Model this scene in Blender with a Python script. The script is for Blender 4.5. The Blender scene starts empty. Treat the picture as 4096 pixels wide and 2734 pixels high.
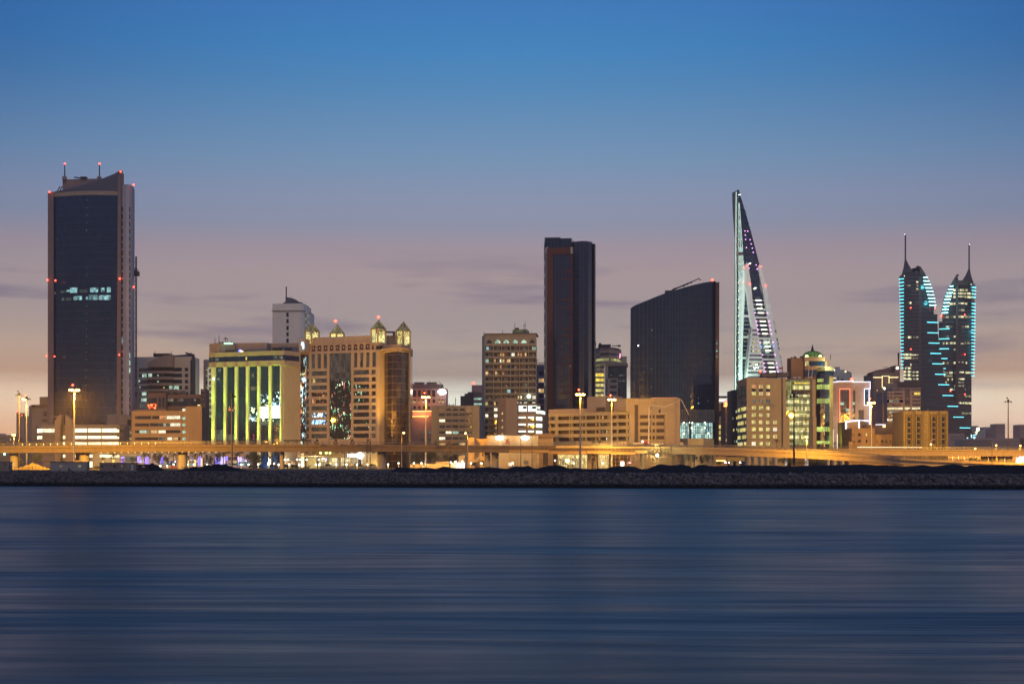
import bpy, math, random
import numpy as np
from mathutils import Vector
R = random.Random(7)
sc = bpy.context.scene
col = sc.collection

# ------------------------------------------------------------------ camera
F, CX, YH, CH, GZ = 5689.0, 2048.0, 1855.0, 6.2, 4.0   # focal length and horizon of the photograph, eye height, quay level
cam_d = bpy.data.cameras.new('camera'); cam = bpy.data.objects.new('camera', cam_d); col.objects.link(cam)
cam.location = (0, 0, CH); cam.rotation_euler = (math.radians(90), 0, 0)
cam_d.lens = 50; cam_d.sensor_width = 36; cam_d.shift_y = (YH - 1367) / 4096
cam_d.clip_start = 1; cam_d.clip_end = 20000
sc.camera = cam

# ------------------------------------------------------------------ world, sun, exposure
def s2l(c):
    return tuple(((v / 255) / 12.92 if v / 255 <= .04045 else ((v / 255 + .055) / 1.055) ** 2.4) for v in c) + (1,)
world = bpy.data.worlds.new('World'); sc.world = world; world.use_nodes = True
nt = world.node_tree; nt.nodes.clear()
def wn(t, **k):
    n = nt.nodes.new(t)
    for a, b in k.items(): setattr(n, a, b)
    return n
def ramp(n, stops, interp='LINEAR'):
    cr = n.color_ramp; cr.interpolation = interp
    while len(cr.elements) > 1: cr.elements.remove(cr.elements[0])
    cr.elements[0].position = stops[0][0]; cr.elements[0].color = stops[0][1]
    for p, c in stops[1:]:
        e = cr.elements.new(p); e.color = c
SKY = [(0, (255, 255, 255)), (0.0448, (270.0, 271.7, 253.6)), (0.0623, (183.0, 166.1, 156.9)), (0.0797, (194.0, 178.9, 168.6)), (0.0971, (181.2, 169.3, 168.2)), (0.1144, (179.8, 164.4, 166.1)), (0.1316, (180.2, 163.2, 166.1)), (0.1486, (170.3, 155.7, 167.8)), (0.1656, (147.0, 154.7, 178.6)), (0.1823, (142.6, 155.1, 184.2)), (0.2072, (120.8, 153.9, 189.3)), (0.2317, (102.0, 147.4, 190.9)), (0.2557, (79.9, 140.1, 191.7)), (0.2793, (62.0, 134.5, 194.8)), (0.31, (55.6, 122.6, 190.5)), (0.36, (53.9, 118.9, 184.8)), (0.5, (54, 100, 160)), (1, (38, 70, 122))]
tc = wn('ShaderNodeTexCoord'); sp = wn('ShaderNodeSeparateXYZ'); nt.links.new(tc.outputs['Generated'], sp.inputs[0])
rp = wn('ShaderNodeValToRGB'); ramp(rp, [(a, s2l(c)) for a, c in SKY]); nt.links.new(sp.outputs['Z'], rp.inputs[0])
# city light glow low in the west part of the sky
def wm(op, a, b=None, c=None):
    n = wn('ShaderNodeMath', operation=op)
    for i, v in enumerate((a, b, c)):
        if v is None: continue
        if isinstance(v, (int, float)): n.inputs[i].default_value = v
        else: nt.links.new(v, n.inputs[i])
    return n.outputs[0]
ax = wm('ABSOLUTE', wm('ADD', sp.outputs['X'], -.02))
side = wm('MULTIPLY', wm('POWER', ax, 2.0), 10.0)
low = wm('SUBTRACT', 1.0, wm('MULTIPLY', sp.outputs['Z'], 8.5)); low = wm('MAXIMUM', low, 0.0)
leftw = wm('MULTIPLY_ADD', sp.outputs['X'], -.4, 1.0)
glow = wm('MULTIPLY', wm('MULTIPLY', wm('POWER', low, 1.5), wm('MINIMUM', wm('ADD', side, .05), 1.0)), leftw); glow = wm('MINIMUM', glow, 1)
g1 = wn('ShaderNodeMixRGB', blend_type='MIX'); g1.inputs[2].default_value = s2l((255, 188, 130))
nt.links.new(glow, g1.inputs[0]); nt.links.new(rp.outputs[0], g1.inputs[1])
# thin mauve cloud banks
mp = wn('ShaderNodeMapping'); mp.inputs['Scale'].default_value = (5, 5, 52); mp.inputs['Location'].default_value = (.31, .2, .06)
nt.links.new(tc.outputs['Generated'], mp.inputs[0])
nz = wn('ShaderNodeTexNoise'); nz.inputs['Scale'].default_value = 1.15; nz.inputs['Detail'].default_value = 6; nz.inputs['Roughness'].default_value = .55
nt.links.new(mp.outputs[0], nz.inputs[0])
cl = wn('ShaderNodeValToRGB'); ramp(cl, [(0, (0, 0, 0, 1)), (.52, (0, 0, 0, 1)), (.68, (1, 1, 1, 1))]); nt.links.new(nz.outputs[0], cl.inputs[0])
bandr = wn('ShaderNodeValToRGB')
ramp(bandr, [(0, (0, 0, 0, 1)), (.06, (.35, .35, .35, 1)), (.095, (.6, .6, .6, 1)), (.125, (.75, .75, .75, 1)), (.15, (0, 0, 0, 1))]); nt.links.new(sp.outputs['Z'], bandr.inputs[0])
cm = wn('ShaderNodeMixRGB', blend_type='MIX'); cm.inputs[2].default_value = s2l((132, 122, 146))
fac = wm('MULTIPLY', wm('MULTIPLY', cl.outputs[0], bandr.outputs[0]), 1.1)
nt.links.new(fac, cm.inputs[0]); nt.links.new(g1.outputs[0], cm.inputs[1])
# physical twilight sky on top
sky = wn('ShaderNodeTexSky'); sky.sky_type = 'NISHITA'; sky.sun_disc = False
sky.sun_elevation = math.radians(-2); sky.sun_rotation = math.radians(200)
ad = wn('ShaderNodeMixRGB', blend_type='ADD'); ad.inputs[0].default_value = .05
nt.links.new(cm.outputs[0], ad.inputs[1]); nt.links.new(sky.outputs[0], ad.inputs[2])
rear = wn('ShaderNodeMapRange'); nt.links.new(sp.outputs['Y'], rear.inputs[0]); rear.inputs[1].default_value = -.55; rear.inputs[2].default_value = .35; rear.inputs[3].default_value = 1; rear.inputs[4].default_value = 0
rb = wn('ShaderNodeMixRGB', blend_type='MULTIPLY'); rb.inputs[2].default_value = (.42, .55, .85, 1); nt.links.new(rear.outputs[0], rb.inputs[0]); nt.links.new(ad.outputs[0], rb.inputs[1])
x2 = wm('MULTIPLY', sp.outputs['X'], sp.outputs['X']); vg = wm('MULTIPLY_ADD', wm('MULTIPLY', x2, wm('MINIMUM', wm('MAXIMUM', wm('MULTIPLY_ADD', sp.outputs['Z'], 7.0, -.7), 0.0), 1.2)), -2.1, 1.01); vgc = wn('ShaderNodeCombineColor'); nt.links.new(wm('MULTIPLY', vg, vg), vgc.inputs[0]); nt.links.new(wm('POWER', vg, 1.5), vgc.inputs[1]); nt.links.new(wm('POWER', vg, .9), vgc.inputs[2])
vm = wn('ShaderNodeMixRGB', blend_type='MULTIPLY'); nt.links.new(wm('GREATER_THAN', sp.outputs['Y'], .5), vm.inputs[0]); nt.links.new(rb.outputs[0], vm.inputs[1]); nt.links.new(vgc.outputs[0], vm.inputs[2])
bg = wn('ShaderNodeBackground'); bg.inputs[1].default_value = 1.0; out = wn('ShaderNodeOutputWorld')
nt.links.new(vm.outputs[0], bg.inputs[0]); nt.links.new(bg.outputs[0], out.inputs[0])

sun_d = bpy.data.lights.new('warm_fill_sun', 'SUN'); sun_d.energy = .52; sun_d.angle = math.radians(24); sun_d.color = (1, .79, .49)  # warm fill from behind the camera, added to stand for city light on facades
sun = bpy.data.objects.new('warm_fill_sun', sun_d); col.objects.link(sun); sun.rotation_euler = (math.radians(54), 0, math.radians(16))

vs = sc.view_settings; vs.view_transform = 'Standard'; vs.look = 'None'; vs.exposure = 0; vs.gamma = 1; vs.use_curve_mapping = False
cy = sc.cycles; cy.use_denoising = True; cy.max_bounces = 5; cy.diffuse_bounces = 2; cy.glossy_bounces = 3
cy.transmission_bounces = 2; cy.volume_bounces = 0; cy.sample_clamp_indirect = 3; cy.use_light_tree = True; cy.caustics_reflective = False
cy.caustics_refractive = False

# ------------------------------------------------------------------ pixel <-> place
VW = [0, 0, 1]
def view(x0, y0, s): VW[:] = [x0, y0, s]
def PX(x): return VW[0] + x / VW[2]
def PY(y): return VW[1] + y / VW[2]
def zof(y, D): return CH + (YH - PY(y)) * D / F
def xof(x, D): return (PX(x) - CX) * D / F
def W(x, y, D): return Vector((xof(x, D), D, zof(y, D)))
def mpp(D): return D / F / VW[2]          # metres for one view pixel

# ------------------------------------------------------------------ mesh builder
class MB:
    def __init__(s): s.v = []; s.f = []; s.mi = []; s.m = 0; s.sm = []
    def add(s, vs_, fs, smooth=False):
        o = len(s.v); s.v += [tuple(p) for p in vs_]
        for f in fs: s.f.append(tuple(i + o for i in f)); s.mi.append(s.m); s.sm.append(smooth)
    def hexa(s, p):       # 8 points: 4 of one side, 4 of the other, same order
        s.add(p, [(3, 2, 1, 0), (4, 5, 6, 7), (0, 1, 5, 4), (1, 2, 6, 5), (2, 3, 7, 6), (3, 0, 4, 7)])
    def box(s, c, d):
        x, y, z = c; a, b, h = d[0] / 2, d[1] / 2, d[2] / 2
        s.hexa([(x - a, y - b, z - h), (x + a, y - b, z - h), (x + a, y + b, z - h), (x - a, y + b, z - h),
                (x - a, y - b, z + h), (x + a, y - b, z + h), (x + a, y + b, z + h), (x - a, y + b, z + h)])
    def prism(s, fp, z0, z1):     # footprint in metres; z0 / z1 numbers or lists
        n = len(fp)
        a = z0 if isinstance(z0, (list, tuple)) else [z0] * n; b = z1 if isinstance(z1, (list, tuple)) else [z1] * n
        s.add([(p[0], p[1], a[i]) for i, p in enumerate(fp)] + [(p[0], p[1], b[i]) for i, p in enumerate(fp)],
              [tuple(range(n - 1, -1, -1)), tuple(range(n, 2 * n))] + [(i, (i + 1) % n, n + (i + 1) % n, n + i) for i in range(n)])
    def bar(s, a, b, w, h=None):
        a = Vector(a); b = Vector(b); h = h or w; d = (b - a).normalized()
        up = Vector((0, 0, 1)) if abs(d.z) < .95 else Vector((0, 1, 0))
        r = d.cross(up).normalized(); u = r.cross(d).normalized()
        q = [(-1, -1), (1, -1), (1, 1), (-1, 1)]
        s.hexa([a + r * i * w / 2 + u * j * h / 2 for i, j in q] + [b + r * i * w / 2 + u * j * h / 2 for i, j in q])
    def tube(s, a, b, r0, r1=None, n=8):
        a = Vector(a); b = Vector(b); r1 = r0 if r1 is None else r1; d = (b - a).normalized()
        up = Vector((0, 0, 1)) if abs(d.z) < .95 else Vector((0, 1, 0))
        r = d.cross(up).normalized(); u = r.cross(d).normalized()
        P = []
        for c, rr in ((a, r0), (b, r1)):
            for i in range(n):
                t = 2 * math.pi * i / n; P.append(c + r * math.cos(t) * rr + u * math.sin(t) * rr)
        s.add(P, [(i, (i + 1) % n, n + (i + 1) % n, n + i) for i in range(n)], True)
        s.add(P, [tuple(range(n - 1, -1, -1)), tuple(range(n, 2 * n))])
    def sph(s, c, r, n=8, m=6, sz=1, sx=1, sy=1, half=False):
        P = []; c = Vector(c); m0 = m
        lo = 0 if half else -math.pi / 2
        for j in range(m + 1):
            a = lo + (math.pi / 2 - lo) * j / m
            for i in range(n):
                t = 2 * math.pi * i / n
                P.append(c + Vector((math.cos(a) * math.cos(t) * r * sx, math.cos(a) * math.sin(t) * r * sy, math.sin(a) * r * sz)))
        s.add(P, [(j * n + i, j * n + (i + 1) % n, (j + 1) * n + (i + 1) % n, (j + 1) * n + i) for j in range(m) for i in range(n)], True)
    def lathe(s, c, prof, n=16, smooth=True):    # prof: (radius, z)
        P = [Vector(c) + Vector((r * math.cos(2 * math.pi * i / n), r * math.sin(2 * math.pi * i / n), z)) for r, z in prof for i in range(n)]
        k = len(prof)
        s.add(P, [(j * n + i, j * n + (i + 1) % n, (j + 1) * n + (i + 1) % n, (j + 1) * n + i) for j in range(k - 1) for i in range(n)], smooth)
        s.add(P, [tuple(range(n - 1, -1, -1)), tuple(range((k - 1) * n, k * n))])
    def slab(s, poly, f, out, inn):       # polygon in view pixels on a face
        n = len(poly)
        s.add([f.pt(x, y, out) for x, y in poly] + [f.pt(x, y, -inn) for x, y in poly],
              [tuple(range(n)), tuple(range(2 * n - 1, n - 1, -1))] + [(i, n + i, n + (i + 1) % n, (i + 1) % n) for i in range(n)])

class Face:                    # a vertical facade through points (view x, distance)
    def __init__(s, pts, ref=None):
        s.P = [(PX(x), D) for x, D in pts]; s.Q = [Vector(((X - CX) * D / F, D)) for X, D in s.P]; s.ref = ref or pts[0][1]
        s.X0 = [X for X, D in s.P]
    def seg(s, X):
        k = 0
        while k < len(s.X0) - 2 and X > s.X0[k + 1]: k += 1
        return k
    def xy(s, X, out=0):
        k = s.seg(X); a, b = s.Q[k], s.Q[k + 1]; d = b - a; n = Vector((d.y, -d.x)).normalized()
        if n.y > 0: n = -n
        r = (X - CX) / F
        den = d.x - r * d.y
        t = (r * a.y - a.x) / den if abs(den) > 1e-6 else 0
        return a + d * t + n * out
    def pt(s, x, y, out=0):
        q = s.xy(PX(x), out); return Vector((q.x, q.y, CH + (YH - PY(y)) * s.ref / F))
    def box(s, mb, x0, y0, x1, y1, out=.05, inn=.3):
        xs = [x0] + [(X - VW[0]) * VW[2] for X in s.X0[1:-1] if PX(x0) < X < PX(x1)] + [x1]
        P = []
        for x in xs: P += [s.pt(x, y1, out), s.pt(x, y0, out), s.pt(x, y0, -inn), s.pt(x, y1, -inn)]
        fs = []
        for i in range(len(xs) - 1):
            a = 4 * i; b = a + 4
            fs += [(a, b, b + 1, a + 1), (a + 1, b + 1, b + 2, a + 2), (a + 2, b + 2, b + 3, a + 3), (a + 3, b + 3, b, a)]
        e = 4 * (len(xs) - 1)
        mb.add(P, fs + [(0, 1, 2, 3), (e + 3, e + 2, e + 1, e)])

OFF = {}
def tag(o, label=None, cat=None, group=None, kind=None):
    for k, v in (('label', label), ('category', cat), ('group', group), ('kind', kind)):
        if v: o[k] = v
    return o
def thing(name, label, cat, x, D, z=None, group=None):
    o = bpy.data.objects.new(name, None); col.objects.link(o); o.empty_display_size = .5
    loc = Vector((xof(x, D), D, GZ if z is None else z)); o.location = loc; OFF[o] = loc
    return tag(o, label, cat, group)
def build(name, mb, mats, parent=None, off=None):
    me = bpy.data.meshes.new(name)
    o_ = off if off is not None else (OFF[parent] if parent is not None else Vector((0, 0, 0)))
    me.from_pydata([(p[0] - o_[0], p[1] - o_[1], p[2] - o_[2]) for p in mb.v], [], mb.f)
    if not isinstance(mats, (list, tuple)): mats = [mats]
    for m in mats: me.materials.append(m)
    if len(mats) > 1: me.polygons.foreach_set('material_index', mb.mi)
    if any(mb.sm): me.polygons.foreach_set('use_smooth', mb.sm)
    o = bpy.data.objects.new(name, me); col.objects.link(o)
    if parent is not None: o.parent = parent; OFF[o] = o_
    else: o.location = o_; OFF[o] = o_
    return o
def copy_tree(root, loc, label=None, group=None, rz=None, scale=None):
    kids = [c for c in bpy.data.objects if c.parent == root] if not hasattr(copy_tree, 'c') else copy_tree.c.get(root)
    if kids is None: kids = [c for c in bpy.data.objects if c.parent == root]; copy_tree.c[root] = kids
    r = root.copy(); col.objects.link(r); r.location = loc; OFF[r] = Vector(loc)
    if label: r['label'] = label
    if group: r['group'] = group
    if rz is not None: r.rotation_euler = (0, 0, rz)
    if scale: r.scale = scale if isinstance(scale, tuple) else (scale,) * 3
    for c in kids:
        k = c.copy(); col.objects.link(k); k.parent = r
        sub = copy_tree.c.get(c)
        if sub is None: sub = [g for g in bpy.data.objects if g.parent == c]; copy_tree.c[c] = sub
        for g in sub:
            q = g.copy(); col.objects.link(q); q.parent = k
    return r
copy_tree.c = {}

# ------------------------------------------------------------------ materials
MATS = {}
class N:
    def __init__(s, name):
        s.m = bpy.data.materials.new(name); s.m.use_nodes = True; s.t = s.m.node_tree
        s.b = s.t.nodes['Principled BSDF']; s.out = s.t.nodes['Material Output']
    def n(s, t, ins=None, **k):
        n = s.t.nodes.new(t)
        for a, b in k.items(): setattr(n, a, b)
        for a, b in (ins or {}).items(): s.set(n.inputs[a], b)
        return n
    def set(s, i, v):
        if hasattr(v, 'is_output') or isinstance(v, bpy.types.NodeSocket): s.t.links.new(v, i)
        else: i.default_value = v
    def math(s, op, *a):
        n = s.n('ShaderNodeMath', operation=op)
        for i, v in enumerate(a): s.set(n.inputs[i], v)
        return n.outputs[0]
    def mix(s, f, a, b, mode='MIX'):
        n = s.n('ShaderNodeMixRGB', blend_type=mode); s.set(n.inputs[0], f); s.set(n.inputs[1], a); s.set(n.inputs[2], b); return n.outputs[0]
    def uv(s, k=1.0):       # (x + k*y, z) of the place: continuous along every facade
        g = s.n('ShaderNodeNewGeometry'); sp_ = s.n('ShaderNodeSeparateXYZ'); s.set(sp_.inputs[0], g.outputs['Position'])
        u = s.math('MULTIPLY_ADD', sp_.outputs['Y'], k, sp_.outputs['X']); return u, sp_.outputs['Z'], g.outputs['Position'], sp_
    def cells(s, w, h, k=.7):
        u, z, p, _ = s.uv(k)
        cu = s.math('FLOOR', s.math('DIVIDE', u, w)); cz = s.math('FLOOR', s.math('DIVIDE', z, h))
        c = s.n('ShaderNodeCombineXYZ'); s.set(c.inputs[0], cu); s.set(c.inputs[1], cz)
        wn_ = s.n('ShaderNodeTexWhiteNoise', noise_dimensions='2D'); s.set(wn_.inputs['Vector'], c.outputs[0])
        return wn_.outputs['Value'], u, z, p
    def lines(s, u, w, t):  # 1 on a thin joint of width t every w metres
        fr = s.math('FRACT', s.math('DIVIDE', u, w)); return s.math('LESS_THAN', fr, t / w)
def L(c): return s2l(c)
def wall(name, c, rough=.85, panel=(1.6, 1.2), joint=.12, dirt=.25, seed=0):
    if name in MATS: return MATS[name]
    q = N(name); u, z, p, _ = q.uv(.7)
    big = q.n('ShaderNodeTexNoise', {'Vector': p, 'Scale': .045, 'Detail': 4.0, 'Roughness': .6}).outputs[0]
    st = q.n('ShaderNodeMapping', {'Vector': p, 'Scale': (1.3, 1.3, .09)}); sn = q.n('ShaderNodeTexNoise', {'Vector': st.outputs[0], 'Scale': .6, 'Detail': 5.0}).outputs[0]
    fine = q.n('ShaderNodeTexNoise', {'Vector': p, 'Scale': 1.8, 'Detail': 6.0, 'Roughness': .7}).outputs[0]
    k = q.math('MULTIPLY_ADD', big, dirt * 1.2, 1 - dirt * .6); k = q.math('MULTIPLY', k, q.math('MULTIPLY_ADD', sn, dirt * 1.1, 1 - dirt * .55))
    k = q.math('MULTIPLY', k, q.math('MULTIPLY_ADD', fine, dirt * .7, 1 - dirt * .35))
    if panel:
        j = q.math('MAXIMUM', q.lines(u, panel[0], .09), q.lines(z, panel[1], .09)); k = q.math('MULTIPLY', k, q.math('MULTIPLY_ADD', j, -joint, 1.0))
        v, _, _, _ = q.cells(*panel); k = q.math('MULTIPLY', k, q.math('MULTIPLY_ADD', v, .08, .96))
    cc = q.n('ShaderNodeMixRGB', blend_type='MULTIPLY'); cc.inputs[0].default_value = 1; cc.inputs[1].default_value = c + (1,) if len(c) == 3 else c
    g = q.n('ShaderNodeCombineColor'); [q.set(g.inputs[i], k) for i in range(3)]; q.set(cc.inputs[2], g.outputs[0])
    q.set(q.b.inputs['Base Color'], cc.outputs[0]); q.b.inputs['Roughness'].default_value = rough
    MATS[name] = q.m; return q.m
def glass(name, c, cell=(1.5, 3.6), line=(.05, .05, .06), lw=.12, rough=.07, ior=1.6, var=.5, hline=None, vfac=1.0):
    if name in MATS: return MATS[name]
    q = N(name); v, u, z, p = q.cells(*cell)
    k = q.math('MULTIPLY_ADD', v, var, 1 - var / 2)
    g = q.n('ShaderNodeCombineColor'); [q.set(g.inputs[i], q.math('MULTIPLY', k, c[i])) for i in range(3)]
    j = q.math('MAXIMUM', q.math('MULTIPLY', q.lines(u, cell[0], lw), vfac), q.lines(z, cell[1], hline or lw))
    q.set(q.b.inputs['Base Color'], q.mix(j, g.outputs[0], line + (1,)))
    wv = q.n('ShaderNodeTexNoise', {'Vector': p, 'Scale': .35, 'Detail': 2.0}).outputs[0]
    q.set(q.b.inputs['Roughness'], q.math('MULTIPLY_ADD', j, .4, q.math('MULTIPLY_ADD', v, .05, rough)))
    bp = q.n('ShaderNodeBump', {'Height': wv, 'Strength': .25, 'Distance': .35}); q.set(q.b.inputs['Normal'], bp.outputs[0])
    q.b.inputs['IOR'].default_value = ior; MATS[name] = q.m; return q.m
def plain(name, c, rough=.5, metal=0.0, noise=.3, scale=1.5):
    if name in MATS: return MATS[name]
    q = N(name); p = q.uv()[2]
    n_ = q.n('ShaderNodeTexNoise', {'Vector': p, 'Scale': scale, 'Detail': 5.0, 'Roughness': .65}).outputs[0]
    k = q.math('MULTIPLY_ADD', n_, noise * 2, 1 - noise)
    g = q.n('ShaderNodeCombineColor'); [q.set(g.inputs[i], q.math('MULTIPLY', k, c[i])) for i in range(3)]
    q.set(q.b.inputs['Base Color'], g.outputs[0]); q.b.inputs['Roughness'].default_value = rough; q.b.inputs['Metallic'].default_value = metal
    MATS[name] = q.m; return q.m
def lamp(name, c, s):
    if name in MATS: return MATS[name]
    q = N(name); q.b.inputs['Base Color'].default_value = (.5, .5, .5, 1)
    q.b.inputs['Emission Color'].default_value = c + (1,); q.b.inputs['Emission Strength'].default_value = s
    q.m.cycles.emission_sampling = 'NONE'; MATS[name] = q.m; return q.m
def lit(name, c, s, cell=(1.3, 3.3), lo=.35, detail=.5, tint=None, mull=.1):
    """a lit room behind glass: brightness by pane, furniture and blinds inside, dark mullions"""
    if name in MATS: return MATS[name]
    q = N(name); v, u, z, p = q.cells(*cell)
    m1 = q.n('ShaderNodeMapping', {'Vector': p, 'Scale': (1, 1, 1.6)})
    f = q.n('ShaderNodeTexNoise', {'Vector': m1.outputs[0], 'Scale': 1.1, 'Detail': 4.0, 'Roughness': .6}).outputs[0]
    f = q.n('ShaderNodeMapRange', {'Value': f, 'From Min': .36, 'From Max': .6}).outputs[0]
    k = q.math('MULTIPLY_ADD', v, 1 - lo, lo)
    k = q.math('MULTIPLY', k, q.math('MULTIPLY_ADD', f, detail, 1 - detail))
    zz = q.math('FRACT', q.math('DIVIDE', z, cell[1]))
    k = q.math('MULTIPLY', k, q.math('SUBTRACT', 1.0, q.math('MULTIPLY', q.lines(u, cell[0], mull), .75)))
    q.b.inputs['Base Color'].default_value = (.03, .03, .03, 1); q.b.inputs['Roughness'].default_value = .04
    if tint: q.set(q.b.inputs['Emission Color'], q.mix(q.n('ShaderNodeTexWhiteNoise', {'W': q.math('MULTIPLY', v, 91.0)}, noise_dimensions='1D').outputs[0], c + (1,), tint + (1,)))
    else: q.b.inputs['Emission Color'].default_value = c + (1,)
    q.set(q.b.inputs['Emission Strength'], q.math('MULTIPLY', k, s))
    q.m.cycles.emission_sampling = 'NONE'; MATS[name] = q.m; return q.m
def glitter(name, cols, s, base, thr=.6, scale=.9, stretch=.45):
    """sparse irregular emissive spots on a dark base, for painted pane reflections and real small lights"""
    if name in MATS: return MATS[name]
    q = N(name); u, z, p, _ = q.uv(.7)
    m1 = q.n('ShaderNodeMapping', {'Vector': p, 'Scale': (1, 1, stretch)})
    f = q.n('ShaderNodeTexNoise', {'Vector': m1.outputs[0], 'Scale': scale, 'Detail': 5.0, 'Roughness': .75}).outputs[0]
    big = q.n('ShaderNodeTexNoise', {'Vector': p, 'Scale': .12, 'Detail': 2.0}).outputs[0]
    f = q.math('MULTIPLY_ADD', q.math('SUBTRACT', big, .5), .35, f)
    k = q.n('ShaderNodeMapRange', {'Value': f, 'From Min': thr, 'From Max': thr + .06}).outputs[0]
    v, _, _, _ = q.cells(2.2, 2.9)
    r = q.n('ShaderNodeValToRGB'); ramp(r, [(i / len(cols), c + (1,)) for i, c in enumerate(cols)], 'CONSTANT'); q.set(r.inputs[0], v)
    q.set(q.b.inputs['Emission Color'], r.outputs[0]); q.set(q.b.inputs['Emission Strength'], q.math('MULTIPLY', k, s))
    j = q.math('MAXIMUM', q.lines(u, 1.5, .12), q.lines(z, 3.4, .2))
    q.set(q.b.inputs['Base Color'], q.mix(j, base + (1,), (.06, .055, .05, 1)))
    q.b.inputs['Roughness'].default_value = .03; q.b.inputs['IOR'].default_value = 1.25
    q.m.cycles.emission_sampling = 'NONE'; MATS[name] = q.m; return q.m

beige = wall('beige_cladding', (.34, .28, .22)); white_w = wall('white_cladding', (.5, .49, .47), panel=(2.4, 1.8))
grey_w = wall('grey_cladding', (.30, .28, .27)); brown_w = wall('brown_render', (.22, .15, .11), panel=(2.5, 3.2), joint=.1)
sand_w = wall('sand_render', (.40, .30, .19), panel=None, dirt=.3); pink_w = wall('pink_beige_cladding', (.42, .30, .27), panel=(2, 2))
conc = wall('concrete', (.36, .33, .30), panel=(4, 2.4), joint=.15, dirt=.4)
dconc = wall('dark_concrete', (.16, .145, .14), panel=(3, 3), joint=.15, dirt=.4)
ochre_w = wall('ochre_render', (.45, .31, .16), panel=(3, 3.5), joint=.12)
metal = plain('grey_steel', (.18, .18, .19), .4, .6); dmetal = plain('dark_steel', (.03, .03, .035), .5, .4)
wmetal = plain('white_painted_steel', (.7, .7, .68), .4); redm = plain('red_painted_steel', (.5, .04, .02), .5)
gl_dark = glass('dark_glass', (.012, .016, .022)); gl_blue = glass('blue_glass', (.010, .028, .06), cell=(1.5, 4.66), line=(.05, .05, .06), vfac=.25)
gl_win = glass('window_glass', (.02, .022, .028), cell=(1.1, 9), lw=.1, line=(.12, .11, .1))
gl_warm = glass('bronze_glass', (.035, .028, .024), cell=(1.3, 9), lw=.1, line=(.1, .08, .06))
lw_warm = lit('lit_warm', (1, .62, .25), 1.5); lw_white = lit('lit_white', (1, .93, .66), 1.9, lo=.6, detail=.35)
lw_green = lit('lit_cool_green', (.62, .95, .72), 1.25); lw_cyan = lit('lit_cyan', (.45, .9, .92), 1.3, cell=(1.4, 2.2), lo=.15, detail=.7)
lw_yel = lit('lit_yellow', (.92, .86, .22), 1.4, lo=.35, detail=.5, tint=(1, .75, .3)); lw_gold = lit('lit_gold', (1, .72, .1), 1.8, lo=.6)
lw_dim = lit('lit_dim', (.85, .75, .5), .35, lo=.1); lw_dimg = lit('lit_dim_green', (.45, .6, .5), .3, lo=.1)
lw_org = lit('lit_orange', (1, .42, .14), 1.1); lw_glare = lit('lit_glare', (1, .85, .48), 3.2, lo=.75, detail=.25, cell=(3, 3.3))
l_red = lamp('red_lamp', (1, .05, .02), 9); l_redl = lamp('red_neon', (1, .12, .05), 3.2); l_blue = lamp('blue_lamp', (.08, .12, 1), 6)
l_cyan = lamp('cyan_strip', (.12, .85, 1), 2.6); l_whiten = lamp('white_neon', (.8, .8, 1), 3.2); l_wneon = lamp('warm_neon', (1, .8, .35), 2.6)
l_sod = lamp('sodium_lamp', (1, .50, .09), 26); l_white = lamp('white_lamp', (1, .97, .9), 4.5); l_mag = lamp('magenta_lamp', (.95, .35, 1), 3)
l_teal = lamp('teal_wash', (.45, 1, .75), 1.3); l_fluor = lamp('fluorescent_panel', (1, .95, .62), 3.5); l_greenw = lamp('green_white_lamp', (.8, 1, .7), 4)
l_orange = lamp('orange_neon', (1, .45, .08), 3.5)

class Bld:
    """a building: an Empty at its base, parts in metres, windows kept as single parts"""
    def __init__(s, name, label, x, D, cat='building', group=None):
        s.o = thing(name, label, cat, x, D, group=group); s.D = D; s.w = []
    def part(s, name, mb, mat, label=None, parent=None):
        o = build(name, mb, mat, parent or s.o, off=OFF[s.o])
        if label: o['label'] = label
        return o
    def win(s, f, x0, y0, x1, y1, mat, out=.07, inn=.35, name='window'):
        mb = MB(); f.box(mb, x0, y0, x1, y1, out, inn); s.w.append((abs((PX(x1) - PX(x0)) * (PY(y1) - PY(y0))), mb, mat, name))
    def done(s, cap=95):
        by = {}
        for w in s.w: by.setdefault(w[3], []).append(w)
        for nm, ws in by.items():
            ws.sort(key=lambda t: -t[0])
            for a, mb, mat, n_ in ws[:cap]: s.part(n_, mb, mat)
            rest = ws[cap:]
            if rest:
                big = MB(); mats = []
                for a, mb, mat, n_ in rest:
                    if mat not in mats: mats.append(mat)
                    big.m = mats.index(mat); big.add(mb.v, mb.f)
                s.part(nm, big, mats)['kind'] = 'stuff'
        return s.o
    def block(s, name, pts, y0, mat, dep, y1=None, ref=None, label=None):
        """solid with front points (view x, distance), top at view y0, going dep metres back"""
        f = Face(pts, ref); mb = MB(); fp = [tuple(q) for q in f.Q]
        bk = [(fp[-1][0] * (1 + 0), fp[-1][1] + dep), (fp[0][0], fp[0][1] + dep)]
        zt = CH + (YH - PY(y0)) * f.ref / F; zb = GZ - .3 if y1 is None else CH + (YH - PY(y1)) * f.ref / F
        mb.prism(fp + bk, zb, zt); s.part(name, mb, mat, label); return f
    def lampdot(s, x, y, D, mat, r=.45, name='obstruction_lamp'):
        mb = MB(); mb.sph(W(x, y, D), r, 8, 6); return s.part(name, mb, mat)
def road_light(name, loc, power, color, r=.5, parent=None):
    return light(name, loc, power, color, r, parent, 'SPOT', (math.radians(44), 0, 0), 156, .25)
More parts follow.
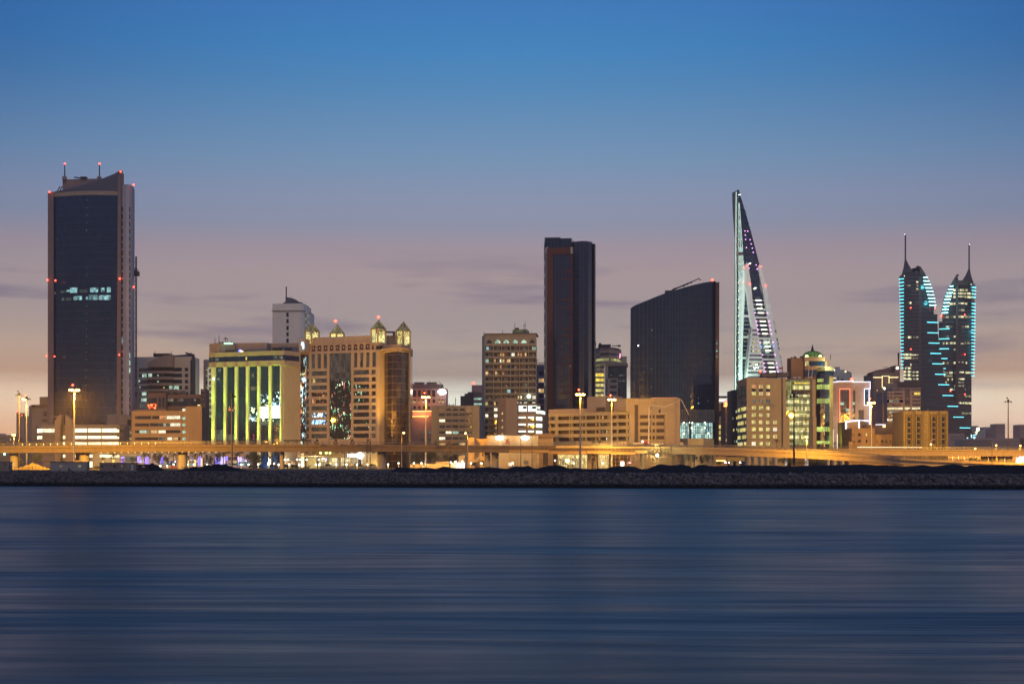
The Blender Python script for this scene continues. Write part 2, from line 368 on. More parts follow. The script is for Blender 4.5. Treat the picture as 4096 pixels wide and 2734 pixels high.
def light(name, loc, power, color, r=.4, parent=None, kind='POINT', rot=None, spot=None, blend=.5):
    if kind == 'POINT': kind, rot, spot, blend = 'SPOT', (math.radians(88), 0, 0), 172, .2      # hooded lamps: they shine at the wall, not out to sea
    d = bpy.data.lights.new(name, kind); d.energy = power; d.color = color; d.shadow_soft_size = r
    if kind == 'SPOT': d.spot_size = math.radians(spot); d.spot_blend = blend
    o = bpy.data.objects.new(name, d); col.objects.link(o)
    if rot is not None: o.rotation_euler = rot
    if parent is not None: o.parent = parent; o.location = Vector(loc) - OFF[parent]
    else: o.location = loc
    return o
# ================================================================== ground, shore, water
def Ds(X): return 400 - .201 * (max(-420, min(420, X)) + 144)
def Zc(X): return 4.1 - .7 * max(0, min(1, (X + 144) / 268))
q = N('packed_earth'); p = q.uv()[2]
a = q.n('ShaderNodeTexNoise', {'Vector': p, 'Scale': .08, 'Detail': 8.0, 'Roughness': .65}).outputs[0]
cr = q.n('ShaderNodeValToRGB'); ramp(cr, [(.3, (.03, .025, .023, 1)), (.55, (.055, .045, .038, 1)), (.75, (.09, .075, .06, 1))]); q.set(cr.inputs[0], a)
q.set(q.b.inputs['Base Color'], cr.outputs[0]); q.b.inputs['Roughness'].default_value = .95
b2 = q.n('ShaderNodeTexNoise', {'Vector': p, 'Scale': 1.1, 'Detail': 8.0}).outputs[0]
q.set(q.b.inputs['Normal'], q.n('ShaderNodeBump', {'Height': b2, 'Strength': .8, 'Distance': .5}).outputs[0]); m_earth = q.m
mb = MB(); Xs = [-2200, -1200, -600] + list(range(-400, 401, 20)) + [600, 1200, 2200]; rows = []
for X in Xs: rows.append([(X, Ds(X) + 7.9, Zc(X) - .5), (X, Ds(X) + 8.25, Zc(X)), (X, Ds(X) + 12, Zc(X)), (X, Ds(X) + 34, GZ), (X, 1200, GZ), (X, 2600, GZ)])
mb.add([p for r in rows for p in r], [(i * 6 + j, (i + 1) * 6 + j, (i + 1) * 6 + j + 1, i * 6 + j + 1) for i in range(len(Xs) - 1) for j in range(5)])
tag(build('ground', mb, m_earth), kind='structure')

q = N('water_surface'); u, z_, p, spz = q.uv()
sl = q.math('MULTIPLY_ADD', spz.outputs['X'], .03, spz.outputs['Y'])
def wv(fx, fy, det, rough=.55):
    c = q.n('ShaderNodeCombineXYZ'); q.set(c.inputs[0], q.math('MULTIPLY', spz.outputs['X'], fx)); q.set(c.inputs[1], q.math('MULTIPLY', sl, fy))
    return q.n('ShaderNodeTexNoise', {'Vector': c.outputs[0], 'Scale': 1.0, 'Detail': det, 'Roughness': rough}).outputs[0]
w0 = wv(.007, .022, 1.5); w1 = wv(.012, .13, 3.0, .45); w2 = wv(.06, .5, 4.0, .5); w3 = wv(.5, 3.5, 3.0)
h = q.math('ADD', q.math('ADD', q.math('MULTIPLY', w0, 19.0), q.math('MULTIPLY', w1, 1.7)), q.math('ADD', q.math('MULTIPLY', w2, .38), q.math('MULTIPLY', w3, .05)))
q.set(q.b.inputs['Normal'], q.n('ShaderNodeBump', {'Height': h, 'Strength': 1.0, 'Distance': .35}).outputs[0])
st = q.n('ShaderNodeMapRange', {'Value': w2, 'From Min': .3, 'From Max': .7, 'To Min': .30, 'To Max': .46}).outputs[0]
q.set(q.b.inputs['Roughness'], st)
q.b.inputs['Base Color'].default_value = (.017, .050, .066, 1); q.b.inputs['IOR'].default_value = 1.34
m_water = q.m
mb = MB(); mb.add([(-2200, -300, 0), (2200, -300, 0), (2200, 430, 0), (-2200, 520, 0)], [(0, 1, 2, 3)])
tag(build('water', mb, m_water), kind='structure')

# ---- rock revetment
q = N('armour_rock'); p = q.uv()[2]; sz = q.n('ShaderNodeSeparateXYZ'); q.set(sz.inputs[0], p)
v = q.n('ShaderNodeTexVoronoi', {'Vector': p, 'Scale': 1.7}).outputs['Color']; vs_ = q.n('ShaderNodeSeparateColor'); q.set(vs_.inputs[0], v)
nn = q.n('ShaderNodeTexNoise', {'Vector': p, 'Scale': 2.0, 'Detail': 6.0, 'Roughness': .7}).outputs[0]
k = q.math('MULTIPLY', q.math('MULTIPLY_ADD', q.math('POWER', vs_.outputs[0], 1.5), 1.5, .45), q.math('MULTIPLY_ADD', nn, .9, .5))
g = q.n('ShaderNodeCombineColor'); [q.set(g.inputs[i], q.math('MULTIPLY', k, c)) for i, c in enumerate((.11, .088, .08))]
lowz = q.math('ADD', sz.outputs['Z'], q.math('MULTIPLY', q.math('SUBTRACT', nn, .5), 1.2))
wet = q.n('ShaderNodeMapRange', {'Value': lowz, 'From Min': .75, 'From Max': 1.35}).outputs[0]
q.set(q.b.inputs['Base Color'], q.mix(wet, (.003, .003, .004, 1), g.outputs[0])); q.b.inputs['Roughness'].default_value = .85
q.b.inputs['Specular IOR Level'].default_value = .2
m_rock = q.m
mb = MB(); 
for i in range(len(Xs)): X = Xs[i]; mb.v += [(X, Ds(X) + .6, -.8), (X, Ds(X) + 8.3, Zc(X) - .15)]
for i in range(len(Xs) - 1): mb.f.append((2 * i, 2 * i + 2, 2 * i + 3, 2 * i + 1)); mb.mi.append(0); mb.sm.append(False)
core = plain('rock_core', (.012, .011, .011), .95)
tag(build('revetment_bed', mb, core), kind='structure')
def ico(seed):
    import bmesh
    bm = bmesh.new(); bmesh.ops.create_icosphere(bm, subdivisions=2, radius=.5); rr = random.Random(seed)
    pl = [Vector((rr.gauss(0, 1), rr.gauss(0, 1), rr.gauss(0, 1))).normalized() for _ in range(9)]
    dd = [rr.uniform(.30, .44) for _ in pl]
    for vv in bm.verts:
        for n_, d in zip(pl, dd):
            e = vv.co.dot(n_) - d
            if e > 0: vv.co -= n_ * e
        vv.co.x *= 1.25; vv.co.z *= .85
    V = np.array([v.co[:] for v in bm.verts]); Fc = np.array([[v.index for v in f.verts] for f in bm.faces]); bm.free(); return V, Fc
RK = [ico(s) for s in range(6)]
rg = np.random.default_rng(3); PV = []; PF = []; o_ = 0
def slope_pt(X, t): return np.array([X, Ds(X) + .6 + 7.7 * t, -.8 + (Zc(X) + .65) * t])
X = -260.0
while X < 260:
    s0 = .55 + .55 * max(0, min(1, (X + 60) / 60)); step = s0 * .62; t = 0.0
    while t < 1.02:
        s = s0 * rg.uniform(.65, 1.35); V, Fc = RK[rg.integers(6)]
        a_ = rg.uniform(0, 6.28, 3); ca, sa = np.cos(a_), np.sin(a_)
        Rm = np.array([[ca[0], -sa[0], 0], [sa[0], ca[0], 0], [0, 0, 1]]) @ np.array([[1, 0, 0], [0, ca[1], -sa[1]], [0, sa[1], ca[1]]])
        c = slope_pt(X + rg.uniform(-.5, .5) * s0, min(1.0, t + rg.uniform(-.04, .04))) + np.array([0, -.1, rg.uniform(-.1, .16)])
        PV.append((V * s) @ Rm.T + c); PF.append(Fc + o_); o_ += len(V); t += step / 8.9
    X += step
PV = np.concatenate(PV); PF = np.concatenate(PF)
me = bpy.data.meshes.new('rocks'); me.vertices.add(len(PV)); me.vertices.foreach_set('co', PV.astype(np.float32).ravel())
me.loops.add(PF.size); me.loops.foreach_set('vertex_index', PF.astype(np.int32).ravel())
me.polygons.add(len(PF)); me.polygons.foreach_set('loop_start', np.arange(0, PF.size, 3, dtype=np.int32)); me.polygons.foreach_set('loop_total', np.full(len(PF), 3, dtype=np.int32))
me.update(calc_edges=True); me.materials.append(m_rock)
o = bpy.data.objects.new('revetment_rocks', me); col.objects.link(o)
tag(o, 'grey brown armour rocks heaped along the waterline, wet black at the foot', 'rocks', kind='stuff')
rm = []
for V, Fc in RK:
    me = bpy.data.meshes.new('boulder'); me.from_pydata([tuple(v) for v in V], [], [tuple(int(i) for i in f) for f in Fc]); me.materials.append(m_rock); rm.append(me)
for i in range(300):
    X = 12 + 113 * (i + R.random()) / 300; t = R.uniform(.25, .97); c = slope_pt(X, t); s = R.uniform(1.25, 1.9)
    o = bpy.data.objects.new('boulder', rm[i % 6]); col.objects.link(o); o.location = (c[0], c[1] - .25, c[2] + .2); o.scale = (s, s, s)
    o.rotation_euler = (R.uniform(-.6, .6), R.uniform(-.6, .6), R.uniform(0, 6.28))
    tag(o, 'large pale boulder among the big armour rocks on the right half of the shore', 'boulder', 'large boulders on the right half of the shore')

# ---- bank of spoil behind the rocks
q = N('spoil'); p = q.uv()[2]
nn = q.n('ShaderNodeTexNoise', {'Vector': p, 'Scale': .5, 'Detail': 8.0, 'Roughness': .7}).outputs[0]
cr = q.n('ShaderNodeValToRGB'); ramp(cr, [(.35, (.010, .009, .011, 1)), (.65, (.024, .021, .023, 1))]); q.set(cr.inputs[0], nn)
q.set(q.b.inputs['Base Color'], cr.outputs[0]); q.b.inputs['Roughness'].default_value = 1; q.b.inputs['Specular IOR Level'].default_value = .1
q.set(q.b.inputs['Normal'], q.n('ShaderNodeBump', {'Height': nn, 'Strength': 1.0, 'Distance': .6}).outputs[0]); m_spoil = q.m
SIL = [(1560, 1886), (1575, 1876), (1590, 1864), (1640, 1868), (1702, 1867), (1740, 1871), (1773, 1863), (1830, 1868), (1890, 1869), (1960, 1866), (2030, 1872), (2045, 1866), (2060, 1861), (2085, 1863),
       (2112, 1858), (2140, 1870), (2200, 1861), (2243, 1858), (2281, 1870), (2300, 1867), (2346, 1873), (2421, 1872), (2449, 1863), (2529, 1862), (2576, 1874), (2641, 1854),
       (2680, 1858), (2730, 1852), (2754, 1858), (2768, 1868), (2800, 1857), (2815, 1855), (2843, 1860), (2936, 1858), (3070, 1857), (3140, 1861), (3233, 1860), (3327, 1857), (3467, 1855), (3537, 1859),
       (3663, 1860), (3690, 1857), (3728, 1861), (3789, 1855), (3812, 1851), (3835, 1855), (3863, 1861), (3887, 1857), (4096, 1856), (4700, 1857), (6400, 1858)]
from mathutils import noise as mn
def sil(x):
    for (a, ya), (b, yb) in zip(SIL, SIL[1:]):
        if a <= x <= b: t = (x - a) / (b - a); t = t * t * (3 - 2 * t); return ya + (yb - ya) * t
    return SIL[-1][1] if x > SIL[0][0] else SIL[0][1]
mb = MB(); n = 0; NR = 14
xs = np.arange(1560, 6000, 5.0)
for x in xs:
    Dd = 412 - .0115 * (x - 1560); X = (x - CX) * Dd / F; Xg = X
    H = CH + (YH - sil(x)) * Dd / F - 3.95; base = Zc(X)
    for j in range(NR):
        v = j / (NR - 1); y = Dd - 17 + 30 * v; prof = min(1, max(0, 1 - abs(v - .57) / .43)) if v > .57 else (v / .57) ** .62
        if v > .57: prof = max(0, 1 - (v - .57) / .43) ** .8
        nz_ = mn.noise(Vector((X * .22, y * .35, 1))) * .9 + mn.noise(Vector((X * .9, y * .9, 5))) * .3
        hh = prof * H; env = 4 * v * (1 - v); lim = 1.0 if abs(v - .57) < .05 else .55
        mb.v.append((X * y / Dd, y, base - .1 + hh + (3.95 - base) * min(1, v * 2) + nz_ * env * (.25 if lim == 1 else .55) * min(1, H / 1.2)))
for i in range(len(xs) - 1):
    for j in range(NR - 1): mb.f.append((i * NR + j, (i + 1) * NR + j, (i + 1) * NR + j + 1, i * NR + j + 1)); mb.mi.append(0); mb.sm.append(True)
tag(build('earth_bank', mb, m_spoil), kind='structure')

def pile(name, label, x0, x1, D, ytop, mat, dep=8, seed=1, skew=.5, group=None):
    mb = MB(); nx, ny = 28, 12; X0, X1 = xof(x0, D), xof(x1, D); H = zof(ytop, D) - GZ
    for i in range(nx + 1):
        for j in range(ny + 1):
            u = i / nx; v = j / ny
            a = u / skew if u < skew else (1 - u) / (1 - skew); b = 1 - abs(2 * v - 1); k = max(0, min(a, 1) ** .8 * b ** .7)
            X = X0 + (X1 - X0) * u; Y = D - dep / 2 + dep * v
            z = GZ - .1 + H * k * (1 + .35 * mn.noise(Vector((X * .5, Y * .5, seed)))) + .35 * k ** .3 * mn.noise(Vector((X * 1.6, Y * 1.6, seed + 3)))
            mb.v.append((X, Y, max(GZ - .1, z)))
    for i in range(nx):
        for j in range(ny): mb.f.append((i * (ny + 1) + j, (i + 1) * (ny + 1) + j, (i + 1) * (ny + 1) + j + 1, i * (ny + 1) + j + 1)); mb.mi.append(0); mb.sm.append(True)
    off = Vector(((X0 + X1) / 2, D, GZ)); return tag(build(name, mb, mat, off=off), label, 'earth pile', group)
m_sand = plain('pale_sand', (.05, .038, .026), .95, noise=.35, scale=1.2)
view(400, 1780, 3.915)
pile('earth_pile', 'smooth dark conical heap of soil beside the low brown cabin', 690, 1010, 455, 268, m_spoil, 9, 2, .4)
pile('earth_pile', 'long ragged dark heap of rubble left of centre below the green lit block', 1210, 2330, 452, 282, m_spoil, 12, 5, .58)
pile('earth_pile', 'low dark heap with shrubs just right of the round overpass pier', 1230, 1800, 462, 330, m_spoil, 7, 9, .4)
view(0, 1400, 3.136)
pile('sand_pile', 'pale orange lit sand heap left of the white site cabin', 170, 630, 560, 1415, m_sand, 10, 4, .55)
# ================================================================== buildings, left half
# ---- tall tower with curved dark glass
view(0, 600, 2.24)
gl_tower = glass('tower_glass', (.003, .013, .045), cell=(1.5, 4.685), line=(.07, .06, .065), lw=.06, hline=.14, vfac=.12, var=.35, rough=.05)
T = Bld('glass_tower', 'tallest tower at the far left, curved dark blue glass front under a swept roof screen', 300, 905)
fin = wall('tower_stone', (.25, .19, .18), panel=(3, 4.7), joint=.08); pale = wall('tower_pale_panels', (.40, .41, .47), panel=(2.6, 4.7), joint=.1)
cur = [(474, 911)] + [(478 + (1062 - 478) * i / 12, 908 - 6 * i / 12 - 3.6 * math.sin(math.pi * i / 12)) for i in range(13)]
fG = Face(cur, 908); mb = MB(); fp = [tuple(a) for a in fG.Q]
mb.prism(fp + [(fp[-1][0], 935), (fp[0][0], 935)], GZ, zof(424, 908)); T.part('glass_wall', mb, gl_tower)
mb = MB(); fG.box(mb, 478, 385, 1062, 421, .35, 1); T.part('crown_band', mb, beige)
f = Face([(428, 909), (478, 906.5)]); mb = MB(); mb.prism([tuple(f.Q[0]), tuple(f.Q[1]), (f.Q[1][0], 934), (f.Q[0][0], 934)], GZ, zof(384, 909)); T.part('side_wall', mb, fin)
fC = Face([(432, 909.5), (1087, 901.3)], 908)
mb = MB(); mb.slab([(432, 386), (432, 383), (570, 361), (700, 334), (830, 299), (950, 261), (1030, 231), (1085, 200), (1098, 204), (1098, 222), (1088, 226), (1062, 385), (478, 387)], fC, .8, .4); T.part('roof_screen', mb, plain('roof_screen_metal', (.10, .10, .13), .45))
mb = MB(); f = Face([(1060, 901), (1089, 900)]); mb.slab([(1062, 370), (1062, 240), (1088, 205), (1088, 2520), (1050, 2520)], Face([(1060, 901), (1089, 900.4)]), .9, 3); T.part('edge_fin', mb, fin)
mb = MB(); P = [(1080, 903), (1100, 899), (1130, 897), (1160, 898), (1185, 902), (1200, 908), (1206, 917), (1206, 932), (1080, 934)]
fS = Face(P[:7], 899); mb.prism([(xof(x, D), D) for x, D in P], GZ, zof(312, 899)); T.part('stair_tower', mb, pale)
mb = MB(); P = [(560, 914), (905, 911), (905, 928), (568, 930)]; mb.prism([(xof(x, D), D) for x, D in P], zof(400, 905), zof(258, 912)); mb.box(W(578, 252, 912), (2.3, 2.3, 2)); mb.box(W(890, 258, 912), (2.3, 2.3, 2.6)); T.part('penthouse', mb, wall('roof_house', (.27, .2, .19)))
for x, y0, y1 in ((580, 122, 246), (891, 122, 250)):
    mb = MB(); mb.tube(W(x, y1, 912), W(x, y0 + 4, 912), .42, .3, 6); T.part('antenna_mast', mb, dmetal)
mb = MB(); mb.bar(W(512, 372, 905), W(538, 326, 905), .5); mb.bar(W(536, 368, 905), W(558, 324, 905), .5); mb.bar(W(665, 244, 912), W(720, 252, 912), .7); mb.box(W(752, 250, 912), (3.8, 3, 1.2)); T.part('roof_equipment', mb, dmetal)
for x, y, D in ((582, 122, 912), (892, 123, 912), (1081, 193, 900), (1198, 311, 898), (443, 376, 906), (423, 1164, 908), (496, 1168, 902), (1073, 1151, 899), (1197, 1227, 905)): T.lampdot(x, y, D, l_red, .6)
view(0, 1300, 2.306)
for x, y, D in ((427, 281, 908), (503, 288, 902), (1099, 272, 898), (1226, 322, 910)): T.lampdot(x, y, D, l_red, .5)
view(0, 0, 1)
for i in range(29):
    y = 826 + i * 29.15
    T.win(fS, 484.4, y, 491.8, y + 19.5, gl_win if i != 18 else lw_cyan, out=.1)
    T.win(fS, 516.5, y + 3.5, 520.5, y + 22.5, gl_win if i not in (20, 21, 22) else lw_green, out=.1)
view(0, 600, 2.24)
for x0, x1, y0, y1, m in ((472, 505, 1272, 1293, lw_dimg), (545, 596, 1266, 1282, lw_dimg), (598, 628, 1257, 1275, lw_cyan), (628, 694, 1240, 1287, lw_cyan), (712, 783, 1260, 1285, lw_dimg), (808, 880, 1245, 1285, lw_cyan), (905, 937, 1245, 1283, lw_cyan), (958, 992, 1240, 1285, lw_cyan),
                          (555, 640, 1328, 1352, lw_dimg), (660, 735, 1318, 1352, lw_cyan), (765, 783, 1325, 1350, lw_cyan), (795, 872, 1308, 1353, lw_cyan), (872, 888, 1308, 1353, lw_dimg), (888, 992, 1311, 1353, lw_cyan)):
    T.win(fG, x0, y0, x1, y1, m, out=.12)
for k, y in enumerate((465, 532, 599, 666, 733, 1068, 1135, 1404, 1472, 1540, 1608, 1675, 1742, 1812, 1880, 1975, 2040, 2110, 2245)):
    mb = MB(); fG.box(mb, 777 - k * .4, y, 780.5 - k * .4, y + 3, .15, .1); T.part('exit_sign', mb, lamp('green_sign', (.1, 1, .4), 1.2))
view(100, 1500, 3.92)
mb = MB(); f = Face([(412, 908), (1450, 903)]); f.box(mb, 412, 637, 1450, 668, .9, 1); T.part('base_band', mb, beige)
mb = MB(); f.box(mb, 412, 668, 1450, 790, .1, 1); T.part('lobby_glass', mb, glitter('lobby_glints', [(1, .7, .2), (.9, .8, .4)], 2.0, (.02, .018, .016), .70, .5))
for a, b in ((415, 425), (940, 975), (1112, 1145), (1318, 1450), (720, 745)):
    mb = MB(); f.box(mb, a, 668, b, 790, .6, .5); T.part('column', mb, beige)
mb = MB(); f.box(mb, 605, 432, 634, 636, .25, .1); T.part('light_strip', mb, lit('neon_sign_reflection', (.45, .75, 1), 3.0, cell=(.6, 1.2), lo=.3))  # reflected neon sign painted as a glowing strip on the glass
T.done()
# construction hoist on the tower
view(0, 600, 2.24)
H = thing('construction_hoist', 'dark lattice hoist mast with cabin half way up the right side of the tallest tower', 'hoist', 1220, 914)
mb = MB(); D = 914; y = 955
for x in (1214, 1225):
    mb.bar(W(x, 955, D), W(x, 2120, D), .35)
while y < 2100:
    mb.bar(W(1214, y, D), W(1225, y, D), .3); mb.bar(W(1214, y, D), W(1225, y + 11, D), .2); y += 11
for y in range(1000, 2080, 57): mb.bar(W(1198, y, D), W(1225, y, D), .3)
build('mast', mb, dmetal, H)
mb = MB(); mb.box(W(1223, 1108, 912), (3.4, 3, 2.7)); mb.box(W(1219, 1076, 912), (1.2, 2, 1.9)); [mb.bar(W(x, 1075, 910.5), W(x, 1095, 910.5), .2) for x in (1204, 1216, 1232, 1245)]; mb.bar(W(1204, 1076, 910.5), W(1245, 1076, 910.5), .2); build('cabin', mb, dmetal, H)

# ---- curved podium in front of the tower
view(100, 1500, 3.92)
B = Bld('podium_building', 'low curved podium with glaring window bands and two pointed fins before the tallest tower', 880, 862)
fP = Face([(197, 884), (203, 872), (225, 866), (280, 862), (470, 860), (760, 859), (1480, 859), (1560, 866)], 860)
mb = MB(); fp = [tuple(a) for a in fP.Q]; mb.prism(fp + [(fp[-1][0], 895), (fp[0][0], 895)], GZ, zof(774, 860)); B.part('wall', mb, beige)
for y0, y1 in ((774, 832), (898, 946), (1000, 1045), (1090, 1240), (1290, 1345)):
    mb = MB(); fP.box(mb, 197, y0, 1476, y1, .9, .2); B.part('spandrel', mb, beige)
for r, segs in (((836, 894), ((200, 272, 1), (278, 336, 2), (343, 418, 2), (427, 465, 2), (745, 967, 1), (988, 1187, 1), (1207, 1473, 1))),
                ((950, 994), ((200, 268, 1), (555, 642, 1), (745, 967, 1), (988, 1187, 1), (1207, 1473, 1))), ((1048, 1087), ((555, 645, 1), (745, 967, 1), (988, 1187, 1), (1207, 1473, 1))),
                ((1245, 1286), ((545, 652, 1), (745, 795, 1), (1013, 1185, 1), (1203, 1330, 1))), ((1350, 1440), ((1003, 1180, 1),))):
    for a, b, k in segs: B.win(fP, a, r[0], b, r[1], lw_glare if k == 1 else lw_white, out=.3)
for poly in ([(465, 1500), (465, 712), (550, 612), (568, 612), (568, 775), (555, 775), (555, 1500)], [(630, 1500), (630, 765), (634, 615), (745, 718), (745, 1500)]):
    mb = MB(); mb.slab(poly, Face([(460, 853), (760, 853)]), 0, 5); B.part('fin', mb, sand_w)
mb = MB(); f = Face([(1475, 872), (1725, 880)]); mb.slab([(1475, 605), (1600, 605), (1604, 628), (1722, 632), (1727, 1500), (1475, 1500)], f, 0, 14); B.part('side_block', mb, wall('annex_cladding', (.24, .23, .22), panel=(3, 3)))  # plain grey cladding on the annex
for y0 in (876, 974):
    for k in range(4): B.win(f, 1606 + 18 * k, y0, 1614 + 18 * k, y0 + 34, lw_yel, out=.05)
mb = MB(); f.box(mb, 1605, 690, 1660, 790, .1, .2); B.part('window', mb, gl_win)
for y0, y1, x1 in ((782, 850, 1560), (900, 964, 1530)):
    mb = MB(); Face([(1470, 858), (1560, 864)]).box(mb, 1474, y0, x1, y1, .6, 3); B.part('balcony', mb, beige)
B.done()

# ---- beige block left of the tower
view(0, 1400, 3.136)
B = Bld('apartment_block', 'beige block with an arched window, half behind the left edge of the tallest tower', 480, 960)
f = B.block('wall', [(362, 985), (372, 962), (400, 958), (640, 955)], 712, beige, 25)
mb = MB(); Face([(496, 968), (600, 966)]).box(mb, 496, 585, 600, 760, 0, 18); B.part('roof_house', mb, ochre_w)
mb = MB(); f.box(mb, 400, 704, 590, 735, .5, 1); B.part('parapet', mb, brown_w)
mb = MB(); mb.slab([(538, 840), (538, 800), (545, 785), (562, 776), (578, 785), (586, 800), (586, 840)], f, .1, .2); B.part('arched_window', mb, gl_win)
B.win(f, 533, 880, 590, 916, gl_win); mb = MB(); mb.bar(W(405, 696, 955), W(440, 696, 955), 1); mb.bar(W(408, 696, 955), W(408, 712, 955), 1); B.part('roof_pipe', mb, dmetal)
B.done()
# ---- distant villas at the far left
for (x0, x1, y, D, nm) in ((-40, 90, 1070, 1250, 'hazy low villa with domed roof tiles at the left edge of the photo'), (75, 190, 1088, 1200, 'hazy low villa right of the leftmost domed one, roof vaults in a row'), (178, 290, 1075, 1300, 'hazy pale block between the first two tall masts')):
    B = Bld('villa', nm, (x0 + x1) / 2, D, group='hazy villas at the far left'); f = B.block('wall', [(x0, D), (x1, D)], y, sand_w, 25)
    mb = MB(); f.box(mb, x0 + 15, y - 14, x0 + 60, y, 0, 8)
    for k in range(4): mb.sph(W(x0 + 18 + k * 26, y, D + 2), 1.9, 8, 4, half=True)
    B.part('roof', mb, pink_w)
    for k in range(5): B.win(f, x0 + 10 + k * 22, y + 22, x0 + 17 + k * 22, y + 38, lw_white if k in (2, 4) and D == 1200 else gl_win)
    B.done()
for (x0, x1, y, nm) in ((205, 232, 780, 'faint slender high rise beside the leftmost mast'), (252, 300, 820, 'faint high rise in haze left of the beige block')):
    B = Bld('high_rise', nm, (x0 + x1) / 2, 1900); B.block('wall', [(x0, 1900), (x1, 1900)], y, sand_w, 25); B.lampdot((x0 + x1) / 2, y - 6, 1900, l_red, .7); B.done()

# ---- orange lit office block
view(0, 1300, 2.306)
B = Bld('office_block', 'sodium lit brown office block with four long window bands and a blank right end', 1460, 820)
f = B.block('wall', [(1215, 826), (1712, 820)], 790, ochre_w, 22, ref=823)
mb = MB(); P = [(1712, 818), (1862, 817), (1897, 835), (1712, 840)]; mb.prism([(xof(x, D), D) for x, D in P], GZ, zof(748, 818)); B.part('stair_block', mb, ochre_w)
for y0, y1 in ((792, 834), (866, 902), (933, 967), (996, 1032), (1060, 1085)):
    mb = MB(); f.box(mb, 1222, y0, 1680, y1, .5, .1); B.part('spandrel', mb, ochre_w)
for r, segs in (((836, 864), ((1248, 1393, gl_win), (1405, 1470, gl_win), (1473, 1531, lw_org), (1538, 1595, lw_white), (1600, 1660, lw_white))),
                ((904, 931), ((1248, 1376, gl_win), (1385, 1462, gl_win), (1465, 1505, lw_dimg), (1508, 1528, lw_green), (1535, 1568, lw_dim), (1573, 1662, lw_white))),
                ((969, 994), ((1248, 1286, gl_win), (1290, 1350, lw_green), (1352, 1392, lw_dim), (1395, 1450, lw_warm), (1463, 1527, lw_white), (1533, 1662, gl_win))),
                ((1034, 1058), ((1248, 1390, gl_win), (1393, 1458, gl_win), (1463, 1525, lw_dimg), (1547, 1587, lw_white), (1602, 1642, lw_warm), (1645, 1662, gl_win)))):
    for a, b, m in segs: B.win(f, a, r[0], b, r[1], m, out=.2)
f2 = Face([(1680, 819.5), (1711, 819.2)])
for y in (768, 845, 908, 973, 1036): B.win(f2, 1682, y, 1708, y + 24, lw_green if y > 800 else lw_white, out=.2)
f3 = Face([(1862, 817), (1897, 835)])
for y in (825, 888, 952, 1014): mb = MB(); f3.box(mb, 1866, y, 1896, y + 7, .5, .1); B.part('ledge', mb, sand_w)
mb = MB(); mb.box(W(1835, 737, 816), (1.3, 1, .35)); B.part('roof_lamp', mb, l_wneon)
mb = MB(); f.box(mb, 1222, 776, 1530, 790, -1, 3); B.part('parapet', mb, brown_w)
B.done()

# ---- white apartment block behind
B = Bld('apartment_block', 'pale apartment block with curved grey balconies and a dark curved blade on its right edge', 1540, 1000)
f = B.block('wall', [(1205, 1004), (1770, 998)], 290, white_w, 24, ref=1000)
mb = MB(); mb.slab([(1768, 330), (1783, 275), (1790, 262), (1798, 285), (1803, 330), (1803, 1000), (1768, 1000)], Face([(1765, 997), (1805, 1000)]), 0, 22); B.part('blade_wall', mb, plain('charcoal_panels', (.035, .035, .045), .4))
fb = Face([(1362, 997), (1400, 995), (1480, 994), (1560, 995), (1600, 997)], 996)
mb = MB(); mb.slab([(1362, 385), (1362, 345), (1420, 318), (1480, 290), (1540, 276), (1600, 272), (1600, 385)], Face([(1362, 996.5), (1600, 996.5)]), .5, 8); B.part('gable', mb, wall('taupe_cladding', (.30, .25, .23)))
for r in range(7):
    y = 388 + 56 * r - (0 if r else -2)
    li = {1: (1313, 1352), 3: (1603, 1652), 4: (1310, 1350), 5: (1303, 1352)}
    B.win(f, 1280, y + 2, 1362, y + 36, gl_blue, out=.1); B.win(f, 1600, y + 2, 1678, y + 36, gl_blue, out=.1)
    B.win(f, 1362, y, 1600, y + 42, gl_win, out=.05)
    if r in li: B.win(f, li[r][0], y + 4, li[r][1], y + 34, lw_green, out=.16)
    if r in (2, 3): B.win(f, 1280, y + 4, 1293, y + 22, lw_green, out=.16)
    if r == 6: B.win(f, 1280, y + 2, 1362, y + 34, lw_dimg, out=.16)
    if r in (1, 2, 3): B.win(f, 1450 if r < 3 else 1507, y + 12, 1464 if r < 3 else 1519, y + 24, lw_yel if r == 3 else lw_green, out=.16)
    if r == 1: B.win(f, 1368, y, 1402, y + 32, lw_green, out=.16)
    if r == 3: B.win(f, 1560, y + 2, 1590, y + 34, lw_green, out=.16)
    mb = MB(); fb.box(mb, 1362, y + 32, 1600, y + 54, .2, 2); B.part('balcony', mb, wall('taupe_cladding', 0))
    B.win(f, 1705, y + 4, 1735, y + 36, gl_win, out=.1)
mb = MB(); mb.box(W(1502, 278, 1010), (11.6, 8, 2.2)); mb.bar(W(1428, 236, 1005), W(1428, 290, 1005), .3); mb.bar(W(1580, 240, 1005), W(1580, 270, 1005), .3); mb.bar(W(1752, 262, 1000), W(1752, 290, 1000), .5); mb.bar(W(1712, 255, 1000), W(1735, 262, 1000), 1.2); mb.bar(W(1735, 266, 1000), W(1770, 264, 1000), 1.2); B.part('roof_equipment', mb, dmetal)
B.done()
